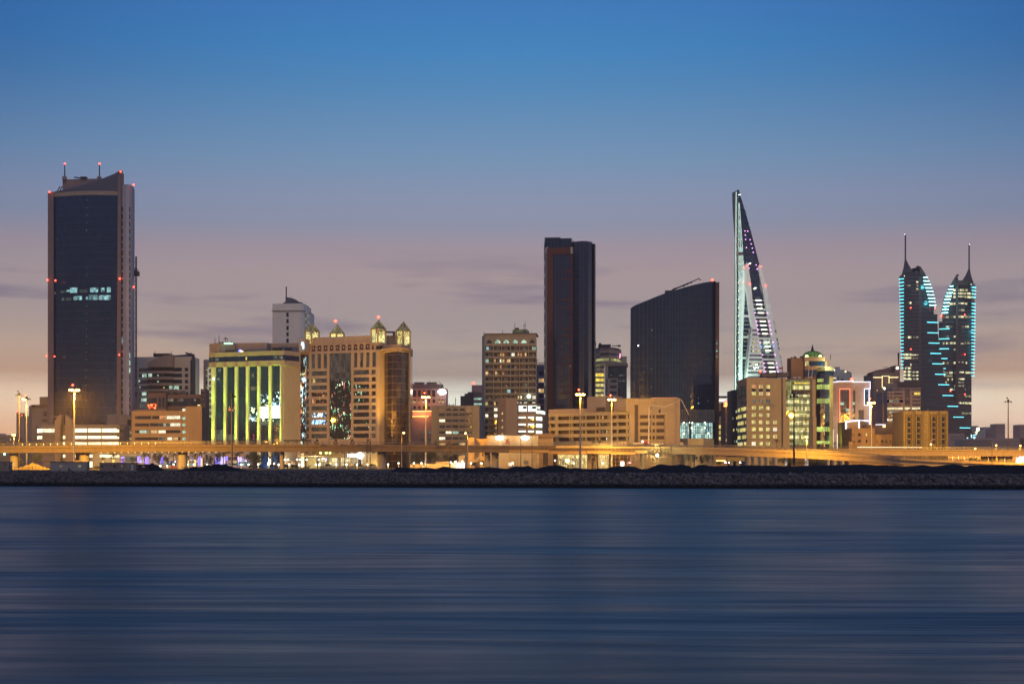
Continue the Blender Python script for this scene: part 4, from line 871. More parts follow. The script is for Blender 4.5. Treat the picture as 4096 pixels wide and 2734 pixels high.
# ---- grey flats behind
B = Bld('grey_flats', 'grey flats with two orange windows, squeezed between the balcony tower and russet framed tower', 915, 980)
f = B.block('wall', [(880, 981), (945, 980)], 912, grey_w, 20)
for y, m in ((955, gl_win), (1002, lw_warm), (1036, gl_win), (1070, lw_warm), (1104, gl_win), (1140, gl_win), (1180, gl_win)): B.win(f, 906, y, 940, y + 24, m)
mb = MB(); mb.bar(W(895, 880, 982), W(895, 912, 982), .3); [mb.bar(W(900 + 5 * i, 896, 982), W(905 + 5 * i, 912, 982), .2) for i in range(8)]; mb.bar(W(892, 880, 982), W(906, 881, 982), .3); mb.bar(W(896, 897, 982), W(942, 897, 982), .25); B.part('roof_rail', mb, dmetal); B.done()
# ---- porthole tower and its wing
view(1600, 1500, 3.915)
B = Bld('porthole_tower', 'beige stair tower with four oval portholes and a wing of white lit office windows', 1750, 840)
fa = Face([(1534, 846), (1658, 838), (1840, 844)], 838); mb = MB(); mb.prism([tuple(a) for a in fa.Q] + [(fa.Q[2][0], 862), (fa.Q[0][0], 862)], GZ, zof(350, 838)); pt_ = wall('tan_cladding', (.36, .28, .22), panel=None, dirt=.2); B.part('stair_tower', mb, pt_)
for y in (592, 703, 812, 920):
    mb = MB(); mb.slab([(1604 + 10 * math.cos(2 * math.pi * k / 10), y + 17 * math.sin(2 * math.pi * k / 10)) for k in range(10)], fa, .12, .2); B.part('porthole', mb, lw_yel)
fw = Face([(1838, 846), (2120, 844), (2200, 848), (2245, 856), (2282, 870)], 845); fq = [tuple(a) for a in fw.Q]
mb = MB(); mb.prism(fq + [(fq[-1][0], 880), (fq[0][0], 880)], GZ, zof(598, 845)); B.part('wing_wall', mb, pt_)
fz = Face([(1838, 847), (2140, 846), (2200, 851)], 846); mb = MB(); mb.prism([tuple(a) for a in fz.Q] + [(fz.Q[2][0], 870), (fz.Q[0][0], 870)], zof(600, 846), zof(442, 846)); B.part('upper_wall', mb, wall('dark_tan', (.2, .17, .15), panel=None))
lw_bright = lit('lit_bright_white', (.9, 1, .82), 2.6, lo=.7, detail=.25)
for a, b, y0, y1, m in ((1857, 1985, 474, 567, lw_bright), (2008, 2140, 474, 567, lw_bright), (2152, 2192, 486, 520, lw_bright)):
    B.win(fz, a, y0, b, y1, m, out=.1)
for a, b in ((1925, 1980), (2068, 2132)): B.win(fz, a, 486, b, 524, gl_dark, out=.2)
B.win(fw, 2140, 550, 2265, 598, lw_bright, out=.3)
for y in (648, 757, 865):
    B.win(fw, 1857, y, 1970, y + 27, lw_bright, out=.1); B.win(fw, 2005, y, 2097, y + 27, lw_bright, out=.1); B.win(fw, 2130, y, 2224, y + 60, lw_bright if y < 860 else lw_bright, out=.1)
    B.win(fw, 1857, y + 28, 1970, y + 56, gl_win, out=.05); B.win(fw, 2005, y + 28, 2097, y + 56, gl_win, out=.05)
for a, b, y in ((1840, 1852, 430), (1880, 1904, 430), (1940, 1990, 430), (2070, 2118, 430)): B.win(fz, a, y - 8, b, y + 4, lw_white, out=.1)
B.lampdot(2019, 330, 876, l_greenw, 1.3, 'wall_lamp'); B.done()

# ---- tall dark tower with russet frame
view(2150, 900, 2.24)
gl_t2 = glass('violet_glass', (.013, .018, .048), cell=(1.7, 3.8), line=(.045, .035, .04), lw=.15, hline=.1, var=.45, vfac=.6); rus = wall('russet_cladding', (.10, .038, .03), panel=(2, 3.8), joint=.1, dirt=.15)
B = Bld('russet_framed_tower', 'tall dark tower in the middle with a russet frame and short russet bars', 290, 900)
f = Face([(88, 902), (303, 898)], 900); fq = [tuple(a) for a in f.Q]; mb = MB(); mb.prism(fq + [(fq[1][0], 925), (fq[0][0], 925)], GZ, zof(202, 900)); B.part('glass_wall', mb, gl_t2)
fl = Face([(60, 925), (90, 902.5)], 905); mb = MB(); mb.prism([tuple(a) for a in fl.Q] + [(fl.Q[1][0], 940), (fl.Q[0][0] + .2, 940)], GZ, zof(112, 905)); B.part('side_wall', mb, plain('dark_side_panels', (.03, .032, .045), .5))
mb = MB(); f.box(mb, 88, 202, 143, 1900, .7, 1); B.part('frame_pier', mb, rus); mb = MB(); f.box(mb, 143, 202, 303, 265, .7, 1); B.part('frame_head', mb, rus); mb = MB(); f.box(mb, 300, 265, 317, 1900, .7, 1.5); B.part('frame_pier', mb, rus)
for y in (412, 476, 668, 731, 924, 988, 1180, 1243, 1437, 1501): mb = MB(); f.box(mb, 214, y, 300, y + 13, .5, .5); B.part('frame_bar', mb, rus)
ar = [(303, 899), (330, 894.5), (370, 891.5), (415, 890.5), (455, 892), (485, 896), (497, 901)]
fa = Face(ar, 895); mb = MB(); fq = [tuple(a) for a in fa.Q]; mb.prism(fq + [(fq[-1][0], 925), (fq[0][0], 925)], GZ, [zof(152 + .0 * i, 895) for i in range(len(fq))] + [zof(152, 895)] * 2); B.part('round_glass_wall', mb, gl_t2)
mb = MB(); mb.prism([(xof(x, D), D) for x, D in ((495, 902), (510, 899), (520, 904), (518, 925), (495, 925))], GZ, zof(166, 900)); B.part('edge_tower', mb, plain('dark_side_panels', 0))
for x0, x1, y in ((64, 205, 112), (205, 305, 119), (275, 317, 152)): mb = MB(); Face([(x0, 905), (x1, 904)], 905).box(mb, x0, y, x1, 205, 0, 22 if x0 < 200 else 16); B.part('roof_screen', mb, glass('roof_screen_glass', (.006, .012, .03), cell=(2, 3), line=(.03, .035, .05)))
mb = MB(); f.box(mb, 300, 202, 317, 262, .9, 1); B.part('louvre', mb, white_w); mb = MB(); Face([(74, 906), (90, 902)]).box(mb, 76, 205, 90, 258, .5, .5); B.part('louvre', mb, white_w)
mb = MB(); [mb.bar(W(x, 144 + (x * 7) % 5, 900), W(x, 153, 900), .25) for x in range(320, 490, 9)]; mb.bar(W(320, 150, 900), W(492, 156, 900), .3); B.part('roof_rail', mb, dmetal)
for k in range(12): B.win(fl, 63, 290 + 110 * k, 69, 325 + 110 * k, gl_blue)
B.win(f, 290, 1258, 297, 1272, lw_dim, out=.2)
B.done()
# ---- round drum building behind
view(2150, 900, 2.24)
B = Bld('drum_building', 'round building with ring bands and bright yellow office floors, right of the russet framed tower', 620, 1060)
ring = [(500, 1062), (560, 1052), (640, 1048), (700, 1053), (735, 1062), (752, 1076)]
fr = Face(ring, 1050)
def rings(y0, y1, m, ex=0, nm='ring_wall'): mb = MB(); fq = [Vector(a) for a in fr.Q]; mb.prism([(a[0], a[1] - ex) for a in fq] + [(fq[-1][0], 1100), (fq[0][0], 1100)], zof(y1, 1050), zof(y0, 1050)); B.part(nm, mb, m)
rings(1118, 1145, beige, .8); rings(1145, 1168, gl_blue, 0, 'window_ring'); rings(1168, 1192, beige, .8); rings(1192, 1216, lit('lit_ring', (.85, .85, .3), .9, cell=(2.2, 9), lo=.05), 0, 'window_ring'); rings(1216, 1238, beige, .8); rings(1238, 1900, gl_win, 0, 'window_ring')
rings(1092, 1118, wall('grey_roof', (.16, .14, .14)), -2, 'roof'); mb = MB(); mb.box(W(600, 1083, 1066), (9, 9, 1.8)); mb.box(W(560, 1066, 1062), (1.8, 3, 1.4)); mb.bar(W(668, 1082, 1060), W(745, 1078, 1062), .6); mb.box(W(732, 1082, 1060), (2, 2, 1.2)); mb.bar(W(520, 1045, 1062), W(520, 1090, 1062), .7); mb.bar(W(650, 1066, 1060), W(650, 1082, 1060), .5); B.part('roof_equipment', mb, dmetal)
ff = B.block('lower_wall', [(505, 1045), (612, 1045)], 1300, beige, 12); B.win(fr, 514, 1238, 612, 1262, lit('lit_ring', 0, 0), out=.1); B.win(fr, 514, 1280, 612, 1300, lw_dim, out=.1)
for y0, y1 in ((1327, 1355), (1373, 1400), (1420, 1446), (1467, 1493), (1512, 1536)):
    B.win(ff, 512, y0, 562, y1, lw_gold if y0 < 1410 else lw_yel, out=.15); B.win(ff, 565, y0, 610, y1, lw_gold if y0 < 1410 else lw_yel, out=.15)
mb = MB(); mb.bar(W(742, 1150, 1056), W(736, 1190, 1056), .9); B.part('sign', mb, lamp('pink_sign', (1, .3, .5), 2.2))
B.block('annex', [(752, 1070), (800, 1068)], 1176, white_w, 15); B.done()
B = Bld('dark_glass_office', 'dark glass office with a pale front of strip windows, left of the sail shaped tower', 690, 960)
B.block('glass_wall', [(612, 962), (800, 960)], 1256, gl_dark, 20); mb = MB(); Face([(606, 960), (800, 958)]).box(mb, 606, 1232, 800, 1262, .5, 15); B.part('parapet', mb, grey_w)
mb = MB(); Face([(606, 960), (624, 959.5)]).box(mb, 608, 1262, 624, 1700, .5, 3); B.part('edge_pier', mb, white_w)
f = B.block('front_wall', [(626, 955), (723, 954)], 1370, wall('warm_white_panels', (.42, .36, .33)), 6)
for y in (1383, 1435, 1488, 1540): B.win(f, 648, y, 710, y + 27, gl_dark); 
B.win(f, 650, 1388, 663, 1402, lw_dimg, out=.12); ff = Face([(723, 959), (800, 958)])
for y, a in ((1340, 650), (1340, 728), (1390, 728)): B.win(Face([(612, 961), (800, 959)]), a, y, a + (14 if a < 700 else 55), y + 12, lw_dimg, out=.15)
B.done()

# ---- parking structure
view(2200, 1560, 3.915)
pk = wall('parking_concrete', (.32, .27, .19), panel=None, dirt=.25); dk = plain('interior_shade', (.07, .05, .04), .9)  # dark colour stands for the shade inside decks and openings
B = Bld('parking_structure', 'long sodium lit car park of four open decks behind the mobile pump', 800, 715)
f = Face([(-20, 731), (1252, 700)], 731); fq = [tuple(a) for a in f.Q]
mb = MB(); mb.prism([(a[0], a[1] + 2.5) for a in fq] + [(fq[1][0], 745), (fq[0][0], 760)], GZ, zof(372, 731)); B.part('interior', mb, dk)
for y0, y1 in ((365, 416), (472, 526), (580, 633), (690, 743), (800, 900)): mb = MB(); f.box(mb, -20, y0, 1252, y1, .3, 2.6); B.part('deck_parapet', mb, pk)
for x, w in ((-6, 10), (100, 38), (303, 10), (340, 16), (500, 7), (555, 14), (712, 8), (770, 14), (905, 8), (925, 8), (945, 14), (1050, 12), (1205, 34)): mb = MB(); f.box(mb, x - w / 2, 365, x + w / 2, 900, .0, 1.2); B.part('column', mb, pk)
for x, w, y, m in ((40, 30, 0, lw_dimg), (797, 18, 0, lw_org), (885, 8, 1, lw_bright), (898, 5, 1, lw_bright), (858, 8, 2, lw_yel), (885, 8, 2, lw_bright), (899, 6, 2, lw_bright), (795, 16, 1, lw_dim), (795, 16, 2, lw_dim), (885, 8, 3, l_redl), (899, 6, 3, l_redl), (856, 6, 3, lw_white), (1020, 22, 0, lw_dim), (1045, 10, 1, lw_dim), (550, 8, 3, lw_dimg)):
    B.win(f, x - w / 2, 422 + 109 * y, x + w / 2, 465 + 109 * y, m, out=-1.6, inn=2)
mb = MB(); f2 = Face([(580, 722), (868, 714)], 720); f2.box(mb, 582, 98, 868, 372, 0, 14); B.part('roof_block', mb, wall('taupe_cladding', 0)); mb = MB(); f3 = Face([(985, 712), (1190, 707)], 710); f3.box(mb, 1000, 130, 1190, 332, 0, 12); B.part('roof_block', mb, wall('taupe_cladding', 0))
mb = MB(); f2.box(mb, 730, 272, 865, 330, .3, .2); B.part('roof_door', mb, dk); mb = MB(); Face([(-20, 735), (700, 720)], 735).box(mb, -20, 300, 600, 372, 0, 12); B.part('roof_wall', mb, wall('taupe_cladding', 0))
f4 = Face([(1188, 699), (1250, 698.5)], 699); mb = MB(); f4.box(mb, 1188, 123, 1250, 330, 0, 14); B.part('corner_tower', mb, pk); B.win(f4, 1201, 182, 1245, 328, grey_w, out=.1)
fr_ = Face([(1250, 698), (2035, 695)], 698); mb = MB(); fr_.box(mb, 1250, 126, 2033, 1290, 0, 30); B.part('end_block', mb, wall('tan_panels', (.33, .27, .21), panel=(3, 1.4), joint=.06))
mb = MB(); fr_.box(mb, 1325, 228, 1380, 815, .15, .1); B.part('dark_strip', mb, plain('maroon_panels', (.05, .03, .03), .6)); mb = MB(); fr_.box(mb, 1400, 388, 1786, 900, .4, .2); B.part('front_panel', mb, pk)
for y in (390, 498, 607, 715): B.win(fr_, 1410, y, 1583, y + 52, dk, out=.5, name='opening'); B.win(fr_, 1608, y, 1641, y + 52, dk, out=.5, name='opening'); B.win(fr_, 1665, y, 1785, y + 52, dk, out=.5, name='opening')  # openings are dark panels on the wall, standing for shade inside
mb = MB(); fr_.box(mb, 1632, 130, 1668, 388, .2, .1); fr_.box(mb, 1960, 130, 1978, 900, .2, .1); B.part('taupe_strip', mb, wall('taupe_cladding', 0)); mb = MB(); fr_.box(mb, 1688, 362, 1842, 374, 1.6, .1); B.part('canopy', mb, white_w); B.win(fr_, 1702, 302, 1730, 360, gl_dark)  # two narrow taupe strips down the end block
mb = MB(); fr_.box(mb, 1330, 160, 1960, 164, .5, .1); B.part('rail', mb, white_w); mb = MB(); fr_.box(mb, 1590, 118, 1990, 124, .2, .6); B.part('red_strip', mb, lamp('dim_red_strip', (1, .08, .08), .5))
B.done()

# ---- dark sail shaped tower
view(2400, 1050, 1.936)
gl_s = glass('sail_glass', (.007, .019, .055), cell=(1.55, 4.1), line=(.02, .024, .035), lw=.2, hline=.12, var=.5)
B = Bld('sail_tower', 'broad dark blue glass tower whose roof rises in a curve to the right', 580, 800)
top = [(237, 353), (262, 335), (300, 318), (345, 300), (390, 282), (450, 257), (505, 237), (560, 220), (600, 207), (650, 192), (700, 179), (750, 166), (800, 155), (850, 147), (893, 142)]
arc = [(x, 806 - 9 * math.sin(math.pi * min(1, (x - 225) / 700) * .9)) for x, _ in top]; fA = Face([(233, 815)] + arc, 800)
fp = [((PX(x) - CX) * D / F, D) for x, D in arc]; zt = [CH + (YH - PY(y)) * D / F for (x, y), (_, D) in zip(top, arc)]
n = len(fp); mb = MB(); bk = [(fp[-1][0], 832), (fp[0][0] + 2, 832)]; mb.prism(fp + bk, GZ, zt + [zt[-1], zt[0]]); B.part('glass_wall', mb, gl_s)
mb = MB(); fe = Face([(892, 799.5), (921, 800)], 799.5)
mb.slab([(893, 147), (905, 154), (921, 147), (916, 1700), (888, 1700)], Face([(880, 800.5), (921, 801)], 800), .8, 28); B.part('edge_fin', mb, plain('plum_metal', (.05, .03, .04), .45, .3))
fl = Face([(612, 796), (880, 796.5)], 796); mb = MB(); fl.box(mb, 618, 1138, 886, 1236, 1.2, .5)
B.part('louvre_screen', mb, glass('louvre_bars', (.02, .018, .018), cell=(.9, 12), line=(.12, .11, .1), lw=.3))
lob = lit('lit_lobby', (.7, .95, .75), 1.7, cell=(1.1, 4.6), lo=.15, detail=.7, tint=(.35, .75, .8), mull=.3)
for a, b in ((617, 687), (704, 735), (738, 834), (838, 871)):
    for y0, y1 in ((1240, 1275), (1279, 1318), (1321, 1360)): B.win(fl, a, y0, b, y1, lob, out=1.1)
mb = MB(); fl.box(mb, 612, 1236, 876, 1362, 1.0, .5); B.part('lobby_frame', mb, dmetal)
for x, y in ((650, 1238), (690, 1238), (715, 1240), (812, 1238), (710, 1280), (812, 1278), (840, 1320), (650, 1324)): B.lampdot(x, y, 792, l_greenw, .45, 'ceiling_lamp')
rg_ = [(467, 745), (490, 737), (560, 733), (680, 731), (800, 733), (868, 738), (884, 746)]; fr = Face(rg_, 735); mb = MB(); fq = [tuple(a) for a in fr.Q]; mb.prism(fq + [(fq[-1][0], 770), (fq[0][0], 770)], GZ, zof(1361, 735)); B.part('base_ring', mb, plain('brushed_panels', (.22, .21, .19), .4, .3))
for x, y, m in ((401, 522, lw_cyan), (401, 570, lw_dimg), (297, 638, l_white), (402, 652, lw_dimg), (399, 822, lw_dimg), (398, 962, lw_cyan), (762, 1088, lw_cyan), (703, 1037, lw_dim), (833, 1070, lw_dimg), (762, 1050, lw_dimg)): B.win(fA, x - 4, y - 5, x + 4, y + 6, m, out=.15)
for k, y in enumerate((600, 622, 660, 680, 710, 725)): B.win(fe, 899, y, 904, y + 8, lw_cyan if k % 2 else lw_dimg, out=1.2)
B.lampdot(870, 134, 802, l_red, .75); B.done()
K_ = thing('mobile_crane', 'black telescopic crane with raised boom on the roof of the dark sail shaped tower', 'crane', 530, 812, z=zof(235, 806))
mb = MB(); mb.box(W(524, 228, 812), (3, 3, 1.5)); mb.box(W(546, 224, 812), (1.6, 2, 1)); build('chassis', mb, dmetal, K_)
mb = MB(); mb.bar(W(548, 222, 811), W(600, 195, 811), .9); mb.bar(W(598, 196, 811), W(690, 158, 811), .75); mb.bar(W(688, 160, 811), W(768, 122, 811), .5); mb.bar(W(560, 212, 811), W(585, 198, 811), .8); mb.bar(W(768, 122, 811), W(772, 130, 811), .4); mb.bar(W(768, 129, 811), W(785, 133, 811), .3)
[mb.box(W(x, y + 1, 811), (.9, 1, 1.0)) for x, y in ((650, 178), (706, 152), (675, 165))]; build('boom', mb, dmetal, K_)
mb = MB(); mb.bar(W(772, 130, 811), W(772, 142, 811), .15); build('hook', mb, dmetal, K_)
# ================================================================== buildings, right
view(2800, 1360, 3.408)
B = Bld('neon_shop_house', 'yellowish block topped by a white neon line, right of the dark sail shaped tower', 290, 960)
f = B.block('wall', [(215, 962), (342, 960)], 832, sand_w, 16); B.win(f, 250, 965, 340, 1060, gl_dark, out=.1)
for y in (1155, 1235, 1317): B.win(f, 254, y, 283, y + 48, lw_yel); B.win(f, 288, y, 311, y + 48, lw_yel)
for x in (272, 312): B.win(f, x, 1046, x + 20, 1054, lw_cyan, out=.2)
mb = MB(); f.box(mb, 255, 826, 345, 834, .8, .3); f.box(mb, 285, 818, 300, 826, .8, .3); f.box(mb, 318, 816, 332, 826, .8, .3); B.part('neon_tube', mb, l_whiten); B.done()
B = Bld('neon_corner_house', 'brown block with a red neon roof line and a red green corner sign', 385, 900)
f = B.block('wall', [(341, 902), (435, 898)], 842, brown_w, 18)
mb = MB(); f.box(mb, 336, 822, 434, 832, .8, .3); B.part('neon_tube', mb, l_redl)
mb = MB(); f.box(mb, 336, 848, 402, 905, 1.2, .2); B.part('sign', mb, glitter('red_green_sign', [(1, .2, .05), (1, .7, .1), (.2, 1, .2), (1, .4, .1)], 4.0, (.1, .05, .03), .42, .5, 1))
for y in (1020, 1095, 1180, 1260, 1340):
    for x in (352, 372, 392, 412): B.win(f, x, y, x + 12, y + 40, lw_dim if (x + y) % 3 else lw_warm, out=.05)
light('sign_light', W(370, 880, 892), 3500, (1, .35, .1), 1, B.o); mb = MB(); mb.bar(W(248, 770, 950), W(322, 768, 950), .8); mb.box(W(306, 774, 950), (6, 1, 1.4)); B.part('roof_arm', mb, dmetal); B.done()
B = Bld('dark_slim_block', 'slim dark brown glass block tucked against the beige office with gold corner', 470, 850)
f = B.block('wall', [(432, 856), (512, 846)], 682, plain('dark_brown_cladding', (.10, .075, .06), .6), 18)
B.win(f, 440, 840, 470, 1160, gl_dark); B.win(f, 484, 730, 508, 1420, gl_dark)
for x, y, m in ((490, 962, lw_green), (497, 1050, lw_yel), (445, 1050, lw_dim), (499, 1205, lw_green), (455, 1210, lw_yel), (498, 1365, lw_green), (470, 1365, lw_dim)): B.win(f, x, y, x + 12, y + 34, m, out=.15)
B.done()
# ---- beige office with gold corner
ow = wall('office_stone', (.29, .26, .215), panel=(3.1, 1.5), joint=.16, dirt=.2)
B = Bld('beige_office', 'beige stone office with square yellow lit windows and a gold lit slotted corner', 830, 765)
f = Face([(636, 760), (1160, 768)], 760); fL = Face([(508, 792), (636, 760)], 760); fq = [tuple(fL.Q[0]), tuple(f.Q[0]), tuple(f.Q[1])]
mb = MB(); mb.prism(fq + [(fq[2][0], 800), (fq[0][0] + 5, 800)], GZ, zof(508, 760)); B.part('wall', mb, ow)
fx = Face([(1120, 766.5), (1208, 768)], 767); mb = MB(); fx.box(mb, 1122, 1030, 1208, 1500, .8, 10); B.part('lower_pier', mb, ow); mb = MB(); fx.box(mb, 1120, 512, 1160, 1032, .8, 10); B.part('upper_pier', mb, ow)
for r, y in enumerate((605, 700, 803, 897, 993, 1091, 1187, 1286, 1383)):
    for c, x in enumerate((707, 805, 901, 997)):
        if c == 3 and r not in (5, 6, 7): continue
        m = lw_yel if r not in (2,) else lw_dim
        if r == 0: m = (lw_org, lw_warm, lw_yel)[c]
        if r == 2 and c == 2: m = lw_dimg
        if (r, c) in ((6, 3), (8, 0)): m = lw_white
        if r == 1 and c == 2: m = lw_warm
        B.win(f, x, y, x + 51, y + 49, m, out=-.02 + .1, inn=.3)
        mb = MB(); f.box(mb, x - 3, y + 49, x + 54, y + 53, .5, .1); B.w.append((1, mb, grey_w, 'window_sill'))
        if r == 0: B.win(f, x, 656, x + 51, 699, gl_dark, out=.08)
for k in range(8): B.win(fL, 524 + 14 * k, 612 if k else 620, 530 + 14 * k, 760, gl_dark, out=.06)
for r, y in enumerate((815, 905, 1000, 1095, 1190, 1290, 1385)):
    for k in range(8): B.win(fL, 522 + 14.4 * k, y, 529 + 14.4 * k, y + 48, lw_yel if r and (k * 3 + r) % 7 else gl_dark, out=.06)
mb = MB(); fL.box(mb, 508, 590, 637, 604, .5, .1); B.part('string_course', mb, ow)
light('gold_wash', fL.pt(560, 830, 7), 12000, (1, .62, .03), .5, B.o, 'SPOT', (math.radians(180 - 10), 0, 0), 95, .9)
mb = MB(); mb.box(W(930, 478, 790), (7.9, 8, 2)); mb.box(W(1118, 472, 790), (6.6, 8, 2.3)); mb.box(W(1002, 458, 780), (2.2, 2, 1)); [mb.bar(W(x, y, 780), W(x, 500, 780), .3) for x, y in ((912, 390), (802, 478), (1125, 350))]; [mb.box(W(x, 458, 783), (.6, 1, .9)) for x in (822, 850, 880, 1130, 1145, 1160)]; B.part('roof_equipment', mb, dconc)
B.lampdot(822, 421, 790, l_red, .7); mb = MB(); P = [W(1124, 364, 780), W(1098, 374, 780), W(1080, 372, 780), W(1080, 394, 780), W(1098, 398, 780), W(1124, 388, 780)]; mb.add(P + [p + Vector((0, .1, 0)) for p in P], [(0, 1, 4, 5), (1, 2, 3, 4), (6, 7, 10, 11), (7, 8, 9, 10)]); B.part('flag', mb, plain('maroon_cloth', (.25, .02, .05), .8))
B.done(99)
# ---- yellow curtain wall office
B = Bld('yellow_curtain_office', 'office with a fully glazed front whose floors glow bright yellow', 1350, 768)
f = Face([(1158, 768), (1530, 769)], 768); mb = MB(); f.box(mb, 1158, 538, 1530, 1500, 0, 25); B.part('glass_wall', mb, glass('curtain_glass', (.06, .06, .035), cell=(1.3, 4.7), line=(.16, .14, .08), lw=.12))
ylw = lit('curtain_yellow', (.95, .9, .25), 1.7, cell=(1.1, 2.2), lo=.12, detail=.45, tint=(1, .9, .5)); ydm = lit('curtain_dim', (.75, .8, .25), .55, cell=(1.1, 2.2), lo=.2, detail=.5)
for y0, y1, x0, m in ((545, 572, 1165, ydm), (574, 592, 1285, lw_gold), (596, 618, 1250, ydm), (620, 670, 1255, ylw), (560, 765, 1162, ydm), (690, 735, 1245, gl_dark), (740, 768, 1162, ylw), (772, 810, 1162, ydm), (815, 862, 1162, ylw), (868, 905, 1162, ydm), (908, 958, 1162, ylw), (962, 1000, 1208, ydm), (1003, 1042, 1208, ylw), (1050, 1098, 1208, ydm), (1102, 1150, 1208, ylw),
                     (1155, 1192, 1212, ydm), (1195, 1248, 1212, ylw), (1255, 1292, 1212, ydm), (1295, 1342, 1212, ylw), (1350, 1385, 1285, ydm), (1388, 1425, 1212, ydm)):
    x1 = 1242 if (y0, y1) == (560, 765) else 1524
    B.win(f, x0, y0, x1, y1, m, out=.12 if (y0, y1) != (560, 765) else .2)
for y in (600, 672, 768, 862, 960, 1044, 1150, 1250, 1344): mb = MB(); f.box(mb, 1210 if y > 960 else 1162, y, 1526, y + 5, .5, .1); B.part('floor_edge', mb, grey_w)
mb = MB(); f.box(mb, 1158, 528, 1570, 542, .5, 24); B.part('roof_edge', mb, dconc); mb = MB(); Face([(1524, 767), (1575, 768)]).box(mb, 1524, 530, 1568, 1500, .6, 20); B.part('side_pier', mb, ow); mb = MB(); Face([(1530, 766), (1577, 767)]).box(mb, 1532, 1042, 1578, 1500, .6, 20); B.part('lower_pier', mb, ow)
mb = MB(); [mb.box(W(x, 513, 780), (1.7, 2, 1.1)) for x in (1288, 1350)]; mb.bar(W(1475, 520, 775), W(1490, 350, 775), .25); mb.bar(W(1522, 520, 775), W(1536, 350, 775), .25); mb.bar(W(1475, 505, 775), W(1535, 505, 775), .4); B.part('roof_equipment', mb, white_w); B.done()
# ---- domed building
B = Bld('domed_building', 'brown building with a green glass dome and spire above yellow lit terraces', 1550, 805)
mb = MB(); P = [(1187, 812), (1240, 806), (1428, 806), (1428, 830), (1187, 830)]; mb.prism([(xof(x, D), D) for x, D in P], GZ, zof(241, 806)); B.part('block_wall', mb, brown_w)
f = Face([(1425, 804), (1704, 803)], 804); mb = MB(); f.box(mb, 1428, 350, 1598, 1600, 0, 22); B.part('wall', mb, brown_w); mb = MB(); f.box(mb, 1420, 228, 1704, 284, .8, 24); B.part('drum', mb, beige)
mb = MB(); f.box(mb, 1430, 284, 1704, 350, -.5, 22); B.part('glass_band', mb, gl_g); B.win(f, 1432, 286, 1487, 348, lw_yel, out=-.3); mb = MB(); f.box(mb, 1430, 405, 1595, 500, .1, .2); B.part('glass_band', mb, gl_g)
mb = MB(); ff = Face([(1592, 802), (1640, 799), (1700, 799), (1765, 803)], 800); fq = [tuple(a) for a in ff.Q]; mb.prism(fq + [(fq[-1][0], 825), (fq[0][0], 825)], GZ, zof(456, 800)); B.part('glass_tower', mb, gl_g)
mb = MB(); f.box(mb, 1555, 478, 1592, 1600, .5, 10); B.part('pier', mb, brown_w)
for y0, y1, x1, k in ((524, 570, 1686, 0), (602, 668, 1763, 1), (795, 860, 1763, 1), (1180, 1243, 1763, 1), (1370, 1412, 1763, 1)): B.win(ff, 1602 if not k else 1594, y0, x1, y1, lit('lit_yellow_green', (.75, .9, .2), 1.2, cell=(1.5, 9), lo=.3, detail=.5, mull=.14), out=.15)
mb = MB(); fg = Face([(1700, 805), (1815, 808)], 805); fg.box(mb, 1700, 415, 1815, 482, .5, 20); B.part('glass_band', mb, gl_g); mb = MB(); fg.box(mb, 1765, 482, 1815, 1600, 0, 18); B.part('side_wall', mb, wall('olive_beige_cladding', 0))
mb = MB(); fg.box(mb, 1692, 362, 1815, 415, .9, 20); B.part('terrace_wall', mb, wall('pale_green_wall', (.42, .5, .42), panel=None)); mb = MB(); fg.box(mb, 1700, 266, 1795, 362, -3, 12); B.part('terrace_room', mb, lit('glowing_room', (1, .75, .35), 1.0, cell=(30, 40), lo=.9, detail=.2, mull=0)); mb = MB(); fg.box(mb, 1704, 266, 1790, 280, -2, 14); fg.box(mb, 1780, 266, 1794, 362, -2, 14); B.part('frame', mb, beige)
dc = W(1535, 230, 817); rd = xof(1668, 817) - xof(1532, 817); nd = 10
mb = MB(); mb.lathe(dc, [(rd * math.cos(a_ * math.pi / 20), rd * .58 * math.sin(a_ * math.pi / 20)) for a_ in range(0, 10)] + [(.3, rd * .585)], 24); B.part('dome', mb, lit('dome_glow', (.25, .5, .08), .55, cell=(3, 30), lo=.8, detail=.5, mull=.05))
mb = MB()
for i in range(16):
    t = 2 * math.pi * i / 16; pts = [dc + Vector((rd * 1.01 * math.cos(a_) * math.cos(t), rd * 1.01 * math.cos(a_) * math.sin(t), rd * .59 * math.sin(a_))) for a_ in [k * math.pi / 12 for k in range(7)]]
    for a_, b_ in zip(pts, pts[1:]): mb.bar(a_, b_, .35)
B.part('dome_ribs', mb, dmetal); mb = MB(); mb.tube(W(1533, 160, 817), W(1533, 60, 817), 1.1, .1, 8); B.part('spire', mb, dmetal)
for x in (1455, 1640): B.lampdot(x, 222, 806, lamp('dome_lamp', (1, .95, .3), 5), .9, 'dome_lamp')
mb = MB(); mb.sph(W(1252, 238, 812), .5); mb.sph(W(1295, 240, 812), .9); mb.bar(W(1365, 236, 808), W(1425, 236, 808), 1.5); mb.bar(W(1780, 190, 812), W(1780, 268, 812), .3); B.part('roof_equipment', mb, dmetal)
light('terrace_light', W(1750, 330, 800), 5000, (1, .8, .3), .8, B.o); light('green_wash', W(1790, 1300, 797), 16000, (.9, .8, .1), .5, B.o, 'SPOT', (math.radians(175), 0, 0), 60, .8)
for y in (1360, 780, 590): light('green_light', W(1790, y, 801), 1500, (.8, .9, .15), .5, B.o)
B.done()
